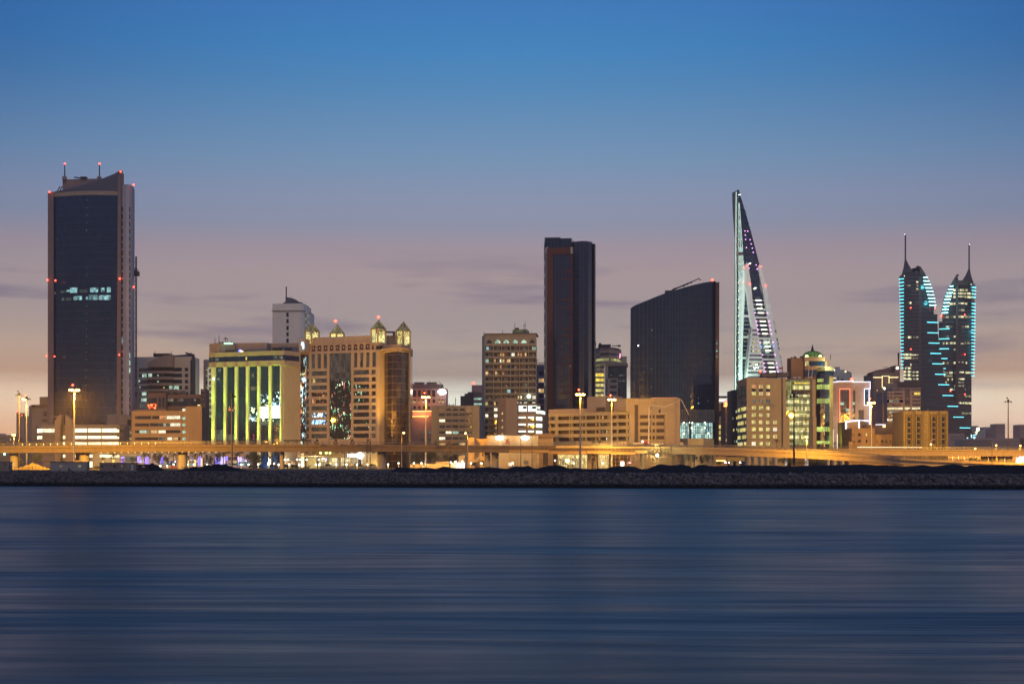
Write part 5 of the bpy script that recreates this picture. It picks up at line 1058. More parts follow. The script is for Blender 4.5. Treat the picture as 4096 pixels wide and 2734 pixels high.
# ---- neon outlined building
view(3300, 1340, 3.136)
B = Bld('neon_outlined_tower', 'pinkish tower traced by white and red neon lines', 330, 830)
pn = wall('pink_stone', (.40, .30, .27), panel=(2.4, 1.8))
f = B.block('wall', [(100, 832), (570, 828)], 592, pn, 24, ref=830); mb = MB(); f.box(mb, 145, 575, 352, 600, .6, 10); B.part('parapet', mb, pn)
mb = MB(); f.box(mb, 187, 682, 309, 1260, .1, .2); B.part('glass_strip', mb, glass('smoky_glass', (.05, .04, .045), cell=(1.2, 3.5), line=(.14, .1, .09), lw=.15)); mb = MB(); f.box(mb, 350, 690, 380, 1300, .1, .2); B.part('glass_strip', mb, glass('smoky_glass', 0)); mb = MB(); f.box(mb, 420, 938, 488, 1065, .1, .2); B.part('glass_strip', mb, glass('smoky_glass', 0)); mb = MB(); f.box(mb, 500, 683, 548, 875, .1, .2); B.part('glass_strip', mb, gl_blue)
for a, b, y0, y1, m in ((190, 238, 840, 874, lw_green), (262, 303, 920, 953, lw_green), (349, 375, 840, 872, lw_green), (349, 362, 920, 953, lw_green), (528, 534, 690, 715, lw_cyan), (528, 534, 755, 795, lw_cyan), (508, 525, 840, 870, lw_dimg)): B.win(f, a, y0, b, y1, m, out=.2)
for k in range(8): B.win(f, 117, 680 + 78 * k, 130, 686 + 78 * k, gl_dark)
for a, b, c, d in ((103, 145, 583, 588), (145, 352, 574, 579), (145, 149, 576, 588), (348, 352, 576, 590), (352, 568, 585, 590), (564, 568, 586, 678), (492, 568, 673, 677), (491, 495, 675, 882), (491, 560, 877, 881), (549, 553, 675, 880), (560, 567, 880, 1122)):
    mb = MB(); f.box(mb, a, c, b, d, 1.3, -.6); B.part('neon_tube', mb, l_whiten)
for a, b, c, d in ((182, 313, 671, 676), (182, 187, 673, 1250), (309, 313, 673, 1072)): mb = MB(); f.box(mb, a, c, b, d, 1.1, -.5); B.part('red_neon_tube', mb, lamp('red_neon_soft', (1, .16, .08), 2.6))
mb = MB(); f.box(mb, 100, 1180, 106, 1410, .6, .2); f.box(mb, 150, 1240, 186, 1420, .3, .2); B.part('lit_pier', mb, lamp('warm_wash_panel', (1, .85, .65), 1.1)); mb = MB(); f.box(mb, 190, 1200, 262, 1420, .3, .2); B.part('string_lights', mb, glitter('string_glow', [(1, .95, .8), (1, .9, .7)], 1.6, (.3, .24, .2), .5, 1.6, .3))  # piers glow by emission in place of warm light washed over them
B.lampdot(333, 553, 828, l_red, .9); mb = MB(); mb.bar(W(326, 500, 830), W(326, 575, 830), .4); mb.bar(W(165, 520, 830), W(165, 575, 830), .5); mb.bar(W(158, 530, 830), W(172, 520, 830), .8); mb.sph(W(215, 564, 834), .9); mb.sph(W(305, 564, 834), .6); B.part('roof_equipment', mb, dmetal)
light('neon_light', W(330, 1180, 815), 12000, (1, .75, .45), 2, B.o); B.done()
B = Bld('neon_outlined_house', 'low orange house edged with a bright white neon line along roof and left corner', 400, 790)
f = Face([(263, 792), (433, 788), (540, 800)], 790); fq = [tuple(a) for a in f.Q]; z1 = [zof(1084, 790), zof(1070, 790), zof(1068, 790)]; mb = MB(); mb.prism(fq + [(fq[2][0], 812), (fq[0][0], 812)], GZ, z1 + [z1[2], z1[0]]); B.part('wall', mb, ochre_w)
for pts in ([(262, 1081), (400, 1070)], [(400, 1070), (535, 1068)]): mb = MB(); mb.bar(f.pt(*pts[0], .6), f.pt(*pts[1], .6), .55); B.part('neon_tube', mb, l_whiten)
for x, y0 in ((265, 1082), (432, 1072)): mb = MB(); mb.bar(f.pt(x, y0, .6), f.pt(x, 1430 if x < 300 else 1165, .6), .5); B.part('neon_tube', mb, l_whiten)
mb = MB(); [f.box(mb, 317 + 6 * (k % 2), 1205 + 14 * k, 327 + 6 * (k % 2), 1213 + 14 * k, .3, .1) for k in range(6)]; B.part('wall_sign', mb, dconc); mb = MB(); f.box(mb, 305, 1180, 334, 1335, .1, .1); B.part('sign_panel', mb, sand_w); B.done()
# ---- low brown houses
B = Bld('brown_house', 'lower plain brown house with a small lit window right of the neon edged house', 470, 770)
f = B.block('wall', [(335, 772), (480, 768), (625, 772)], 1166, ochre_w, 16, ref=770); B.block('annex', [(298, 764), (345, 763)], 1335, ochre_w, 8)
for x in (345, 368, 412, 445): [B.win(f, x, y, x + 6, y + 32, gl_dark) for y in (1235, 1315)]
for x, y, m in ((510, 1230, lw_yel), (512, 1312, gl_dark), (422, 1230, gl_dark), (422, 1312, gl_dark)): B.win(f, x, y, x + 18, y + 32, m)
B.done()
B = Bld('brown_arched_house', 'brown house with two arched windows and rooftop tanks, left of the ribbed gold block', 760, 772)
f = B.block('wall', [(622, 774), (935, 770)], 1240, ochre_w, 14, ref=770); B.block('upper_wall', [(520, 785), (800, 782)], 1125, brown_w, 12); B.block('upper_wall', [(640, 784), (940, 781)], 1103, brown_w, 12)
for x in (700, 752): mb = MB(); mb.slab([(x, 1340), (x, 1325), (x + 8, 1313), (x + 18, 1308), (x + 29, 1313), (x + 36, 1325), (x + 36, 1340)], f, .1, .2); B.part('arched_window', mb, gl_dark)
B.win(f, 903, 1314, 933, 1340, lw_white); [B.win(f, x, 1315, x + 7, 1345, gl_dark) for x in (635, 660, 820)]
for x in (700, 740, 760, 850, 900): mb = MB(); mb.tube(W(x, 1240, 776), W(x, 1226, 776), .9, .9, 8); B.part('roof_tank', mb, dconc)
fu = Face([(620, 780), (940, 780)], 780)
for a, b, y, m in ((634, 756, 1118, l_whiten), (727, 731, 1122, l_wneon), (748, 753, 1122, l_wneon), (724, 758, 1148, l_wneon), (915, 932, 1120, l_wneon), (928, 932, 1122, l_wneon), (916, 932, 1150, l_wneon)): mb = MB(); fu.box(mb, a, y, b, y + (5 if b - a > 8 else 34), .5, .1); B.part('neon_tube', mb, m)
mb = MB(); fu.box(mb, 880, 1098, 912, 1108, 0, 2); B.part('roof_lamp', mb, l_wneon); B.lampdot(876, 1236, 772, lamp('green_sign', 0, 0), .5, 'roof_lamp'); B.done()
# ---- ribbed gold block
B = Bld('ribbed_block', 'sodium lit ribbed block with four columns of deep windows and arched tops', 1240, 745)
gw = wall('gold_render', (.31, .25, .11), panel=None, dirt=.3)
f = Face([(935, 752), (985, 745), (1546, 747)], 745); fq = [tuple(a) for a in f.Q]; mb = MB(); mb.prism([fq[0], fq[1], fq[2], (fq[2][0], 770), (fq[0][0] + 1, 770)], GZ, zof(949, 745)); B.part('wall', mb, gw)
for x in (1102, 1116, 1222, 1304, 1416, 1430, 1528): mb = MB(); f.box(mb, x - 3, 952, x + 3, 1600, .9, .1); B.part('rib', mb, gw)
for xc in (1052, 1170, 1365, 1480):
    a, b = xc - 32, xc + 32; mb = MB(); mb.slab([(a, 1600), (a, 1000), (a + 8, 988), (b - 8, 988), (b, 1000), (b, 1600)], f, .12, .3); B.part('bay_shade_panel', mb, wall('gold_render_shade', (.20, .15, .06), panel=None))  # raised flat panel; recess shade is put into its darker render
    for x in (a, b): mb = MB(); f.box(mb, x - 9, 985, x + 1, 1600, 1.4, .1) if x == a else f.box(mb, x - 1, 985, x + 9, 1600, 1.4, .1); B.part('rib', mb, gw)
    mb = MB(); mb.slab([(xc - 17, 1078), (xc - 17, 1040), (xc - 10, 1028), (xc, 1023), (xc + 10, 1028), (xc + 17, 1040), (xc + 17, 1078)], f, .25, .1); B.part('arched_window', mb, gl_dark)
    for y in (1096, 1168, 1240, 1312, 1385): B.win(f, xc - 17, y, xc + 17, y + 53, gl_dark, out=.25, inn=0); mb = MB(); f.box(mb, xc - 19, y - 16, xc + 19, y - 3, .5, -.05); B.part('sill', mb, gw)
for y in (1028, 1100, 1171, 1244, 1317, 1388): B.win(f, 1260, y - 4, 1268, y + 4, gl_dark)
mb = MB(); [mb.sph(W(x, 941, 752), .5) for x in (1105, 1222, 1395)]; [mb.box(W(x, 945, 748), (1, 1, 1.6)) for x in (1060, 1175, 1290, 1500)]; B.part('roof_equipment', mb, dmetal); B.done()
# ---- banded building behind
B = Bld('banded_building', 'mauve grey building with horizontal window bands and bright strips before the twin towers', 980, 960)
f = B.block('wall', [(780, 962), (1200, 958)], 700, pn, 20, ref=960); B.block('upper_wall', [(845, 964), (1200, 961)], 655, pn, 16, ref=960); B.block('wing', [(720, 975), (785, 963)], 698, pn, 16, ref=960)
mb = MB(); Face([(770, 970), (1190, 965)]).box(mb, 905, 585, 1190, 655, 0, 8); B.part('roof_house', mb, plain('slate_wall', 0)); mb = MB()
for k in range(12): mb.bar(W(775 + 11 * k, 605, 968), W(775 + 11 * k, 668, 968), .3)
[mb.bar(W(770, y, 968), W(915, y, 968), .3) for y in (605, 620, 640)]; B.part('roof_rail', mb, grey_w)
for y, S_ in ((672, ((860, 977, 0), (1093, 1195, 0))), (720, ((783, 808, 0), (822, 845, 0), (860, 973, 0), (1093, 1120, 0), (1118, 1193, 1))), (766, ((783, 808, 0), (822, 845, 0), (860, 977, 0), (1020, 1062, 4), (1093, 1195, 0))), (812, ((783, 977, 5), (1010, 1060, 4), (1093, 1195, 0))), (860, ((783, 977, 0), (1093, 1195, 0))), (905, ((780, 977, 2), (1000, 1068, 2), (1090, 1193, 2))), (952, ((808, 935, 3), (1000, 1195, 0))), (998, ((783, 940, 0),)), (1045, ((780, 940, 2),))):
    for a, b, k in S_: B.win(f, a, y, b, y + 27, (glass('smoky_glass', 0), lw_gold, lit('lit_cream', (1, .85, .45), 1.8, cell=(1.6, 4), lo=.4), lit('lit_cream_dim', (.9, .8, .45), .8, cell=(1.6, 4), lo=.1), lw_dim, lit('lit_sparse', (.9, .85, .5), .6, cell=(2, 4), lo=-.6))[k])
mb = MB(); f.box(mb, 1002, 672, 1066, 890, .1, .1); B.part('glass_strip', mb, glass('smoky_glass', 0)); B.lampdot(745, 668, 958, l_greenw, .8, 'floodlight'); mb = MB(); [mb.bar(W(x, 700, 960), W(x + 3, 1400, 960), .4) for x in (724,)]; mb.bar(W(728, 860, 940), W(728, 1110, 940), 1.2); B.part('mast', mb, brown_w); B.done()
B = Bld('neon_cross_building', 'hazy dark brown building with a yellow neon rectangle and horizontal line near its top', 760, 1180)
f = B.block('wall', [(573, 1200), (600, 1182), (900, 1178)], 470, wall('haze_brown', (.20, .14, .13)), 24, ref=1180); mb = MB(); mb.slab([(573, 480), (573, 462), (640, 440), (760, 418), (860, 402), (880, 382), (935, 375), (940, 480)], Face([(573, 1186), (940, 1184)]), 0, 20); B.part('roof', mb, wall('haze_brown', 0)); B.block('stair_tower', [(880, 1176), (940, 1178)], 378, wall('haze_brown', 0), 16)
mb = MB(); f.box(mb, 636, 480, 875, 515, .1, .2); B.part('dark_band', mb, dconc)
for a, b, c, d in ((602, 715, 526, 533), (800, 915, 526, 533), (713, 803, 512, 516), (713, 717, 514, 655), (799, 803, 514, 605), (713, 745, 652, 656), (775, 850, 603, 606)): mb = MB(); Face([(600, 1177), (940, 1176)], 1177).box(mb, a, c, b, d, 1.2, -.4); B.part('neon_tube', mb, l_wneon)
for x, y, m in ((640, 635, lw_dim), (645, 683, lw_warm), (645, 712, lw_dimg), (650, 980, lw_dim), (680, 1020, lw_dim), (640, 770, lw_dim)): B.win(f, x, y, x + 16, y + 14, m, out=.2)
B.lampdot(908, 410, 1172, lamp('floodlight_soft', (1, .85, .5), 5), 1.2, 'floodlight'); mb = MB(); mb.tube(W(922, 222, 1180), W(922, 380, 1180), .8, .5, 6); mb.bar(W(735, 402, 1185), W(845, 410, 1185), .4); B.part('antenna_mast', mb, dmetal)
B.done()
B = Bld('hazy_white_block', 'pale hazy block with stepped roof behind the neon outlined tower', 220, 1500)
f = B.block('wall', [(95, 1502), (335, 1500)], 470, white_w, 24); mb = MB(); mb.slab([(100, 472), (105, 435), (240, 432), (330, 468), (330, 476)], f, 0, 20); B.part('roof', mb, white_w); B.block('roof_house', [(125, 1506), (188, 1505)], 398, white_w, 12)
B.lampdot(112, 436, 1496, l_white, 1, 'roof_lamp'); B.lampdot(258, 455, 1496, l_wneon, 1, 'roof_lamp'); mb = MB(); f.box(mb, 105, 536, 138, 541, .5, 0); B.part('neon_tube', mb, l_wneon); B.done()
# far hazy buildings at the right
for i, (x0, x1, y, D, m, nm) in enumerate(((1548, 1750, 1230, 1500, pn, 'wide hazy low building at the foot of the right twin tower'), (1730, 2130, 1300, 1350, grey_w, 'long hazy car park with dark open decks at the right'), (1845, 1925, 1135, 2100, white_w, 'faint hazy block with two warm lamps right of the twin towers'), (1920, 2000, 1195, 2200, white_w, 'faint low hazy block between two taller ones at the right'), (2000, 2080, 1150, 2300, white_w, 'faint tall hazy block left of the right hand masts'),
    (2080, 2150, 1165, 2200, pink_w, 'faint hazy block beside the right hand mast'), (2150, 2260, 1110, 1900, pink_w, 'hazy block behind the right hand dark mast'), (2450, 2560, 1120, 1700, pink_w, 'hazy block at the right edge of the photo'), (1560, 2600, 1290, 1700, pn, 'long low hazy building along the road at the right edge'))):
    B = Bld('distant_block', nm, (x0 + x1) / 2, D, group='hazy distant blocks at the right'); f = B.block('wall', [(x0, D), (x1, D)], y, m, 25)
    if i == 1:
        for yy in (1320, 1345, 1372, 1400): B.win(f, x0 + 5, yy, x1 - 40, yy + 11, dk, out=.1, name='opening')
    elif i in (0, 8): [B.win(f, x0 + 20, yy, x1 - 10, yy + 8, glass('smoky_glass', 0)) for yy in (y + 40, y + 75)]
    else: [B.win(f, a, b, a + 14, b + 8, glass('smoky_glass', 0)) for a in range(x0 + 8, x1 - 16, 24) for b in range(y + 20, y + 130, 22)]
    if i == 2: B.lampdot(1918, 1180, 1300, lamp('floodlight_soft', 0, 0), 1.6, 'floodlight'); B.lampdot(1900, 1215, 1900, l_wneon, 1.6, 'roof_lamp')
    B.done()
S_ = thing('light_sculpture', 'leaning pale blue glowing fins standing at the foot of the right twin tower', 'sculpture', 1870, 1400)
for pts in ([(1832, 1250), (1840, 1240), (1848, 1285), (1836, 1285)], [(1865, 1250), (1915, 1232), (1900, 1248), (1850, 1262)], [(1865, 1270), (1890, 1272), (1880, 1300), (1862, 1290)], [(1780, 1283), (1796, 1282), (1796, 1294), (1782, 1293)]):
    mb = MB(); mb.slab(pts, Face([(1770, 1400), (1920, 1400)]), 0, .8); build('fin', mb, lamp('aqua_glow', (.4, .9, 1), 2.2), S_)
mb = MB(); [mb.bar(W(x, 1285, 1401), W(x, 1480, 1401), .6) for x in (1788, 1840, 1872)]; build('post', mb, grey_w, S_)

# ================================================================== sail tower pair with bridges
view(2900, 740, 3.732); HB = lambda y: y - 1418.2           # lower zoom rows into this view: (y0 is 380 px lower)
def I_(y): return y + 380 * 3.732
D0 = 1340
wt = wall('tower_white', (.80, .72, .68), panel=(4, 3.6), joint=.1, dirt=.15)
gl_w = glass('navy_glass', (.006, .012, .035), cell=(3, 4.2), line=(.04, .045, .07), lw=.2, hline=.25)
T = Bld('sail_trade_tower', 'tallest pointed tower at the right, dark glass sail over white ribs, left edge lit turquoise', 450, D0)
fW = Face([(160, D0), (900, D0 + 10)], D0); fB = Face([(160, D0 + 1), (900, D0 + 11)], D0)
top = [(206, 62), (232, 160), (270, 280), (330, 480), (400, 730), (450, 925), (512, 1165)]
right = [(512, 1165), (560, 1330), (600, 1530), (I_(0) and 640, I_(250)), (680, I_(420)), (700, I_(545)), (740, I_(800)), (790, I_(1050)), (830, I_(1280)), (850, I_(1560)), (870, I_(1900))]
mb = MB(); mb.slab([(206, 62)] + top[1:] + [(500, 1180), (520, 1500), (600, I_(400)), (780, I_(1400)), (800, I_(1900)), (430, I_(1900)), (400, 1400), (300, 1250), (270, 1050), (240, 700), (215, 350)], fW, 0, 18); T.part('glass_sail', mb, gl_w)
def wl(nm, pts, mat, out, inn): mb = MB(); mb.slab(pts, fW, out, inn); T.part(nm, mb, mat)
# left white leg, right white leg
wl('white_leg', [(282, 1215), (320, 1148), (345, 1240), (375, 1420), (400, I_(270)), (430, I_(500)), (470, I_(650)), (490, I_(830)), (530, I_(1060)), (560, I_(1200)), (600, I_(1400)), (610, I_(1900)), (545, I_(1900)), (410, I_(800)), (385, I_(700)), (340, I_(330)), (300, I_(20)), (285, 1350)], wt, 1.5, 2)
wl('white_leg', [(482, 1222), (512, 1160), (545, 1240), (590, 1430), (620, I_(120)), (690, I_(480)), (740, I_(780)), (820, I_(1180)), (870, I_(1400)), (890, I_(1900)), (800, I_(1900)), (780, I_(1400)), (720, I_(1050)), (660, I_(750)), (600, I_(420)), (555, I_(150)), (505, 1330)], wt, 1.5, 2)
# lower left splayed wall
fV = Face([(300, D0 - 6), (620, D0 - 3)], D0 - 4); mb = MB(); mb.slab([(400, I_(700)), (470, I_(760)), (530, I_(1060)), (590, I_(1400)), (600, I_(1900)), (290, I_(1900)), (330, I_(1300)), (370, I_(930))], fV, 0, 10); T.part('splayed_wall', mb, wt)
for y, x0, x1, k in ((735, 405, 475, 0), (800, 408, 485, 3), (862, 415, 485, 1), (920, 400, 495, 2), (982, 392, 510, 2), (1046, 384, 522, 2), (1108, 370, 545, 0), (1170, 362, 550, 0), (1238, 360, 555, 4), (1300, 350, 565, 0), (1365, 345, 570, 3), (1430, 335, 580, 0), (1490, 330, 585, 0)):
    if k in (0, 3): T.win(fV, x0, I_(y), x1, I_(y + 30), glass('pale_violet_glass', (.16, .13, .15), cell=(3, 9)), out=.2)
    else:
        T.win(fV, x0, I_(y), x1, I_(y + 30), gl_win, out=.2)
        for a, b in ((.12, .45), (.5, .62), (.68, .95)) if k != 4 else ((.1, .65), (.8, .92)): T.win(fV, x0 + (x1 - x0) * a, I_(y + 2), x0 + (x1 - x0) * b, I_(y + 28), lit('tower_cream', (1, .9, .55), 1.2, cell=(2.2, 9), lo=.4), out=.35)
# white spandrels across the glass between the legs, with ceiling panels and end lamps
rows = [(295, 405, 590, 1), (357, 415, 602, 1), (420, 422, 612, 1), (482, 432, 630, 2), (540, 436, 640, 4), (606, 455, 655, 2), (668, 465, 665, 2), (731, 476, 675, 2), (793, 487, 688, 2), (850, 490, 700, 4), (916, 508, 712, 2), (980, 520, 722, 3), (1043, 530, 730, 1), (1105, 545, 742, 5), (1165, 550, 750, 4), (1230, 566, 762, 2), (1293, 578, 772, 2), (1355, 590, 784, 2), (1420, 600, 794, 1)]
for y, xa, xb, k in rows:
    th = 30 if k == 4 else 9
    mb = MB(); fW.box(mb, xa - 4, I_(y - 4), xb + 60, I_(y - 4 + th), 1.2, 1.5); T.part('floor_edge', mb, wt)
    xm = (xa + xb) / 2 - 6 + (y - 295) * .018
    if k in (1, 2, 3): mb = MB(); fW.box(mb, xm - 40, I_(y - 8), xm + 42, I_(y + 8), 1.5, -.9); T.part('ceiling_panel', mb, l_fluor)
    if k in (2, 3, 5):
        for x in (xa + 4, xb - 6): mb = MB(); mb.sph(fW.pt(x, I_(y + 2), 2), .55, 8, 6); T.part('edge_lamp', mb, l_mag if k != 3 else l_blue)
for y, segs in ((425, ((425, 462, lw_cyan), (478, 535, lw_dimg), (575, 612, lw_cyan))), (868, ((500, 565, lw_dimg), (570, 628, lw_green), (650, 695, lw_green))), (930, ((508, 540, lw_green), (558, 650, lw_green), (662, 706, lw_green))), (992, ((520, 552, lw_green), (566, 655, lw_green), (676, 720, lw_dimg))), (1055, ((530, 600, lw_dimg), (600, 660, lw_green), (686, 728, lw_dimg))), (805, ((490, 528, lw_dimg), (592, 612, lw_dim), (640, 686, lw_dimg))), (372, ((535, 552, lw_green),)), (616, ((462, 492, lw_dimg),)), (1112, ((630, 652, lw_dim),)), (1175, ((640, 664, lw_dim),)), (1240, ((565, 600, lw_dimg), (722, 760, lw_cyan))), (1370, ((665, 700, lw_white), (720, 760, lw_dimg)))):
    for a, b, m in segs: T.win(fW, a, I_(y), b, I_(y + 26), m, out=.3)
for x, y in ((365, 1166), (445, 1530), (433, 1542)): mb = MB(); mb.sph(fW.pt(x, y, 1.5), 1.1, 8, 6, sz=.6); T.part('deck_lamp', mb, lamp('pale_green_lamp', (.85, 1, .7), 3))
for y in (100, 200): T.win(fW, 425 if y == 100 else 398, I_(y), 480 if y == 100 else 420, I_(y + 22), lw_dimg, out=.3)
T.win(fW, 455, I_(245), 515, I_(275), lw_dimg, out=.3)
for x, y in ((293, 682), (335, 685), (298, 745), (303, 807), (370, 811), (386, 874), (315, 931), (402, 937), (416, 998), (345, 1177), (459, 1185), (352, 1238), (337, 1242), (474, 1246)): mb = MB(); mb.sph(fW.pt(x, y, 1), .5, 8, 6); T.part('facade_lamp', mb, l_mag)
for x, y in ((222, 145), (204, 147)): mb = MB(); mb.sph(fW.pt(x, y, 1), .5, 8, 6); T.part('facade_lamp', mb, l_white)
for x, y in ((330, 1198), (527, 1208), (266, 1235), (363, 1470), (600, 1490), (258, 1452)): mb = MB(); mb.sph(fW.pt(x, y, 2.5), .6, 8, 6); T.part('obstruction_lamp', mb, l_red)
# diagonal glazing bars on the sail
mb = MB()
for x, y, n_ in ((222, 240, 2.1), (222, 470, 3), (232, 590, 4), (245, 770, 3.4), (262, 880, 3), (272, 1000, 1.2), (350, 1240, 2.2), (440, 1100, .6)):
    mb.bar(fW.pt(x, y, .3), fW.pt(x + 50 * n_, y + 88 * n_, .3), .25)
T.part('glazing_bars', mb, plain('violet_metal', (.16, .13, .18), .5))
# turquoise leaf: light wash painted as glow on ribs, posts and lattice; rear sail
mb = MB(); mb.slab([(170, 103), (206, 200), (206, 990), (206, I_(1900)), (160, I_(1900)), (166, I_(300)), (166, 600)], Face([(150, D0 + 22), (300, D0 + 24)], D0 + 22), 0, 4); T.part('rear_sail', mb, gl_w)
fR = Face([(140, D0 - 2), (330, D0 - 2)], D0 - 2); teal = lamp('turquoise_wash', (.62, 1, .82), .95)
mb = MB()
Ls = [(168, 103), (165, 300), (163, 700), (160, 1080), (163, 1200), (164, I_(0)), (163, I_(400)), (160, I_(900)), (158, I_(1300)), (156, I_(1900))]
for a, b in zip(Ls, Ls[1:]): mb.bar(fR.pt(*a), fR.pt(*b), .7)
T.part('left_edge', mb, lamp('pale_turquoise', (.6, 1, .8), .9))
mb = MB()
for k in range(26):
    y = 190 + 126 * k
    if y > I_(1900): break
    mb.bar(fR.pt(164, y), fR.pt(204, y), .22)
    mb.bar(fR.pt(166, y), fR.pt(204, y + 120), .2)
T.part('lattice', mb, lamp('pale_turquoise_dim', (.5, .75, .65), .38))
mb = MB()
def curve(x0, yA, x1, yB, n=10, w=1.0):
    pr = None
    for i in range(n + 1):
        t = i / n; p = fR.pt(x0 + (x1 - x0) * t ** 1.25, yA + (yB - yA) * t)
        if pr is not None: mb.bar(pr, p, w)
        pr = p
for a in ((207, 200, 206, 990), (210, 270, 258, 980), (207, 430, 232, 985)): pass
y = 270
while y < I_(1500):
    # width of the ribbed leaf at this height
    def wid(yy): return 8 + (yy - 250) * .068 if yy < 1000 else (55 + (yy - 1000) * .09 if yy < 1200 else max(38, 72 - (yy - 1200) * .018))
    w = wid(y); 
    if not (960 < y < 1020):
        nb = 2 if y < 500 else (3 if y < 900 else 5)
        for j in range(nb): x = 206 + w * j / (nb - 1); mb.bar(fR.pt(x + w * .06, y), fR.pt(x - w * .02, y + 58), .42)
        if int(y / 61) % 2: mb.bar(fR.pt(205, y), fR.pt(206 + w * 1.1, y - 14), .4)
    y += 61
T.part('lit_ribs', mb, teal)
wl('white_edge_leg', [(272, 1265), (290, 1330), (300, 1500), (325, I_(200)), (345, I_(400)), (370, I_(560)), (400, I_(700)), (384, I_(745)), (350, I_(560)), (330, I_(400)), (300, I_(150)), (285, I_(60)), (262, 1500)], lamp('turquoise_washed_white', (.72, .92, .74), .33), 1.8, 1)  # legs glow to stand for turquoise light on white cladding
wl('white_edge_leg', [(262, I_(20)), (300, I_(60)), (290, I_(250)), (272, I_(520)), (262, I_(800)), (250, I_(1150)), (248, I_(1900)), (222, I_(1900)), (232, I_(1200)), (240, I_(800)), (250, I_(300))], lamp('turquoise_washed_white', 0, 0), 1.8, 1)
mb = MB(); mb.slab([(290, I_(100)), (345, I_(400)), (385, I_(700)), (375, I_(950)), (330, I_(1400)), (310, I_(1900)), (246, I_(1900)), (258, I_(1150)), (270, I_(550))], fW, .6, 5); T.part('side_glass', mb, gl_w)
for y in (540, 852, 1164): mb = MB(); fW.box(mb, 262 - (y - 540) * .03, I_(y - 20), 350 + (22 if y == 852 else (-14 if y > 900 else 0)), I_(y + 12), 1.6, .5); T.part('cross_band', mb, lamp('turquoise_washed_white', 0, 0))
for y in (225, 288, 350, 412, 600, 662, 725, 790, 912, 976, 1040, 1102, 1228, 1292, 1355, 1418): mb = MB(); fW.box(mb, 270, I_(y), 300 + min(80, (y - 200) * .13) - (max(0, y - 850) * .07), I_(y + 5), 1.2, .1); T.part('floor_line', mb, lamp('floor_line_glow', (.45, .6, .55), .35))  # floor edges glow faintly in place of light falling on them
for x, y, m in ((314, 432, lw_cyan), (345, 740, lw_yel), (330, 812, lw_yel), (320, 872, lw_dim), (345, 880, lw_dim), (338, 1000, lw_dim), (315, 1062, lw_yel), (340, 1062, lw_dim), (318, 1245, lw_dim)): T.win(fW, x, I_(y), x + 20, I_(y + 22), m, out=.9)
# right side rear fin
fQ = Face([(700, D0 + 18), (900, D0 + 22)], D0 + 18); mb = MB(); mb.slab([(718, I_(640)), (740, I_(605)), (770, I_(760)), (810, I_(980)), (850, I_(1200)), (875, I_(1380)), (890, I_(1900)), (840, I_(1900)), (805, I_(1300)), (780, I_(1050)), (745, I_(820))], fQ, 0, 8); T.part('rear_fin', mb, wt)
for y, x in ((745, 735), (810, 748), (872, 757), (935, 766), (1000, 778), (1070, 790), (1130, 798), (1200, 806), (1262, 815)): T.win(fQ, x, I_(y), x + 34, I_(y + 26), lw_yel if y in (810, 1070) else glass('pale_violet_glass', 0), out=.2)
for y in range(40, 1500, 124): mb = MB(); mb.sph(fR.pt(196, I_(y), 1.5), .4, 6, 5); T.part('leaf_lamp', mb, lamp('small_warm_lamp', (1, .95, .5), 2.5))
light('turquoise_uplight', fR.pt(250, I_(1500), 12), 16000, (.5, 1, .75), 2, T.o)
for x_, yy in ((560, I_(1250)), (480, I_(450)), (440, 1250)): light('tower_fill_light', fW.pt(x_, yy, 45), 19000, (.85, 1, .92), 2, T.o)  # added lamps hung before the tower to brighten its white legs
T.done(99)

# ================================================================== twin towers with cyan strips
view(3560, 900, 3.135)
D1 = 1500; K2 = lambda y: (1340 + y / 3.136 - 900) * 3.135; KX = lambda x: (3300 + x / 3.136 - 3560) * 3.135
tw = plain('harbour_cladding', (.06, .045, .048), .6); tl = wall('harbour_bands', (.15, .105, .10), panel=None, dirt=.1); gt_ = glass('harbour_glass', (.038, .027, .03), cell=(2.2, 4.5), line=(.045, .035, .035), lw=.2, hline=1.2)
wh = lit('harbour_window', (.95, .9, .5), 2.4, cell=(1.9, 12), lo=.1, detail=.6, mull=.15); wd = lit('harbour_window_dim', (.8, .75, .42), .8, cell=(1.9, 12), lo=.0, detail=.6)
def twin(nm, label, body, spire, sail, x_ref):
    T = Bld(nm, label, x_ref, D1, group='twin towers with cyan light strips'); return T
# left tower
T = Bld('twin_tower', 'left twin tower with cyan light strips, the taller spire and many lit floors', 320, D1, group='twin towers with cyan light strips')
f = Face([(118, D1 + 8), (180, D1), (385, D1 - 2), (900, D1 + 10)], D1)
mb = MB(); mb.slab([(124, 636), (183, 594), (385, 590), (385, 1700), (KX(1195), K2(560)), (KX(1195), 3200), (KX(985), 3200), (KX(990), K2(560)), (KX(985), K2(450)), (KX(975), K2(400)), (140, 1500), (128, 900)], f, 0, 26); T.part('wall', mb, gt_)
mb = MB(); mb.slab([(385, 600), (374, 525), (380, 522), (440, 620), (485, 700), (520, 800), (545, 900), (565, 1010), (568, 1045), (550, 1050), (550, 1115), (592, 1120), (600, 1320), (612, 1480), (KX(1450), K2(300)), (KX(1510), K2(600)), (KX(1560), K2(720)), (KX(1640), K2(860)), (KX(1720), K2(1010)), (KX(1800), K2(1150)), (KX(1845), K2(1200)), (KX(1862), K2(1240)), (KX(1862), 3200), (385, 3200)], Face([(380, D1 - 3), (900, D1 + 8)], D1), 0, 24); T.part('sail_wall', mb, gt_)
mb = MB(); mb.slab([(124, 650), (124, 636), (183, 594), (290, 592), (385, 588), (440, 620), (440, 650)], f, 1.2, 20); T.part('parapet', mb, tl)
mb = MB(); mb.slab([(374, 620), (374, 527), (380, 522), (442, 622)], f, 1.3, 3); T.part('sail_tip', mb, tl)
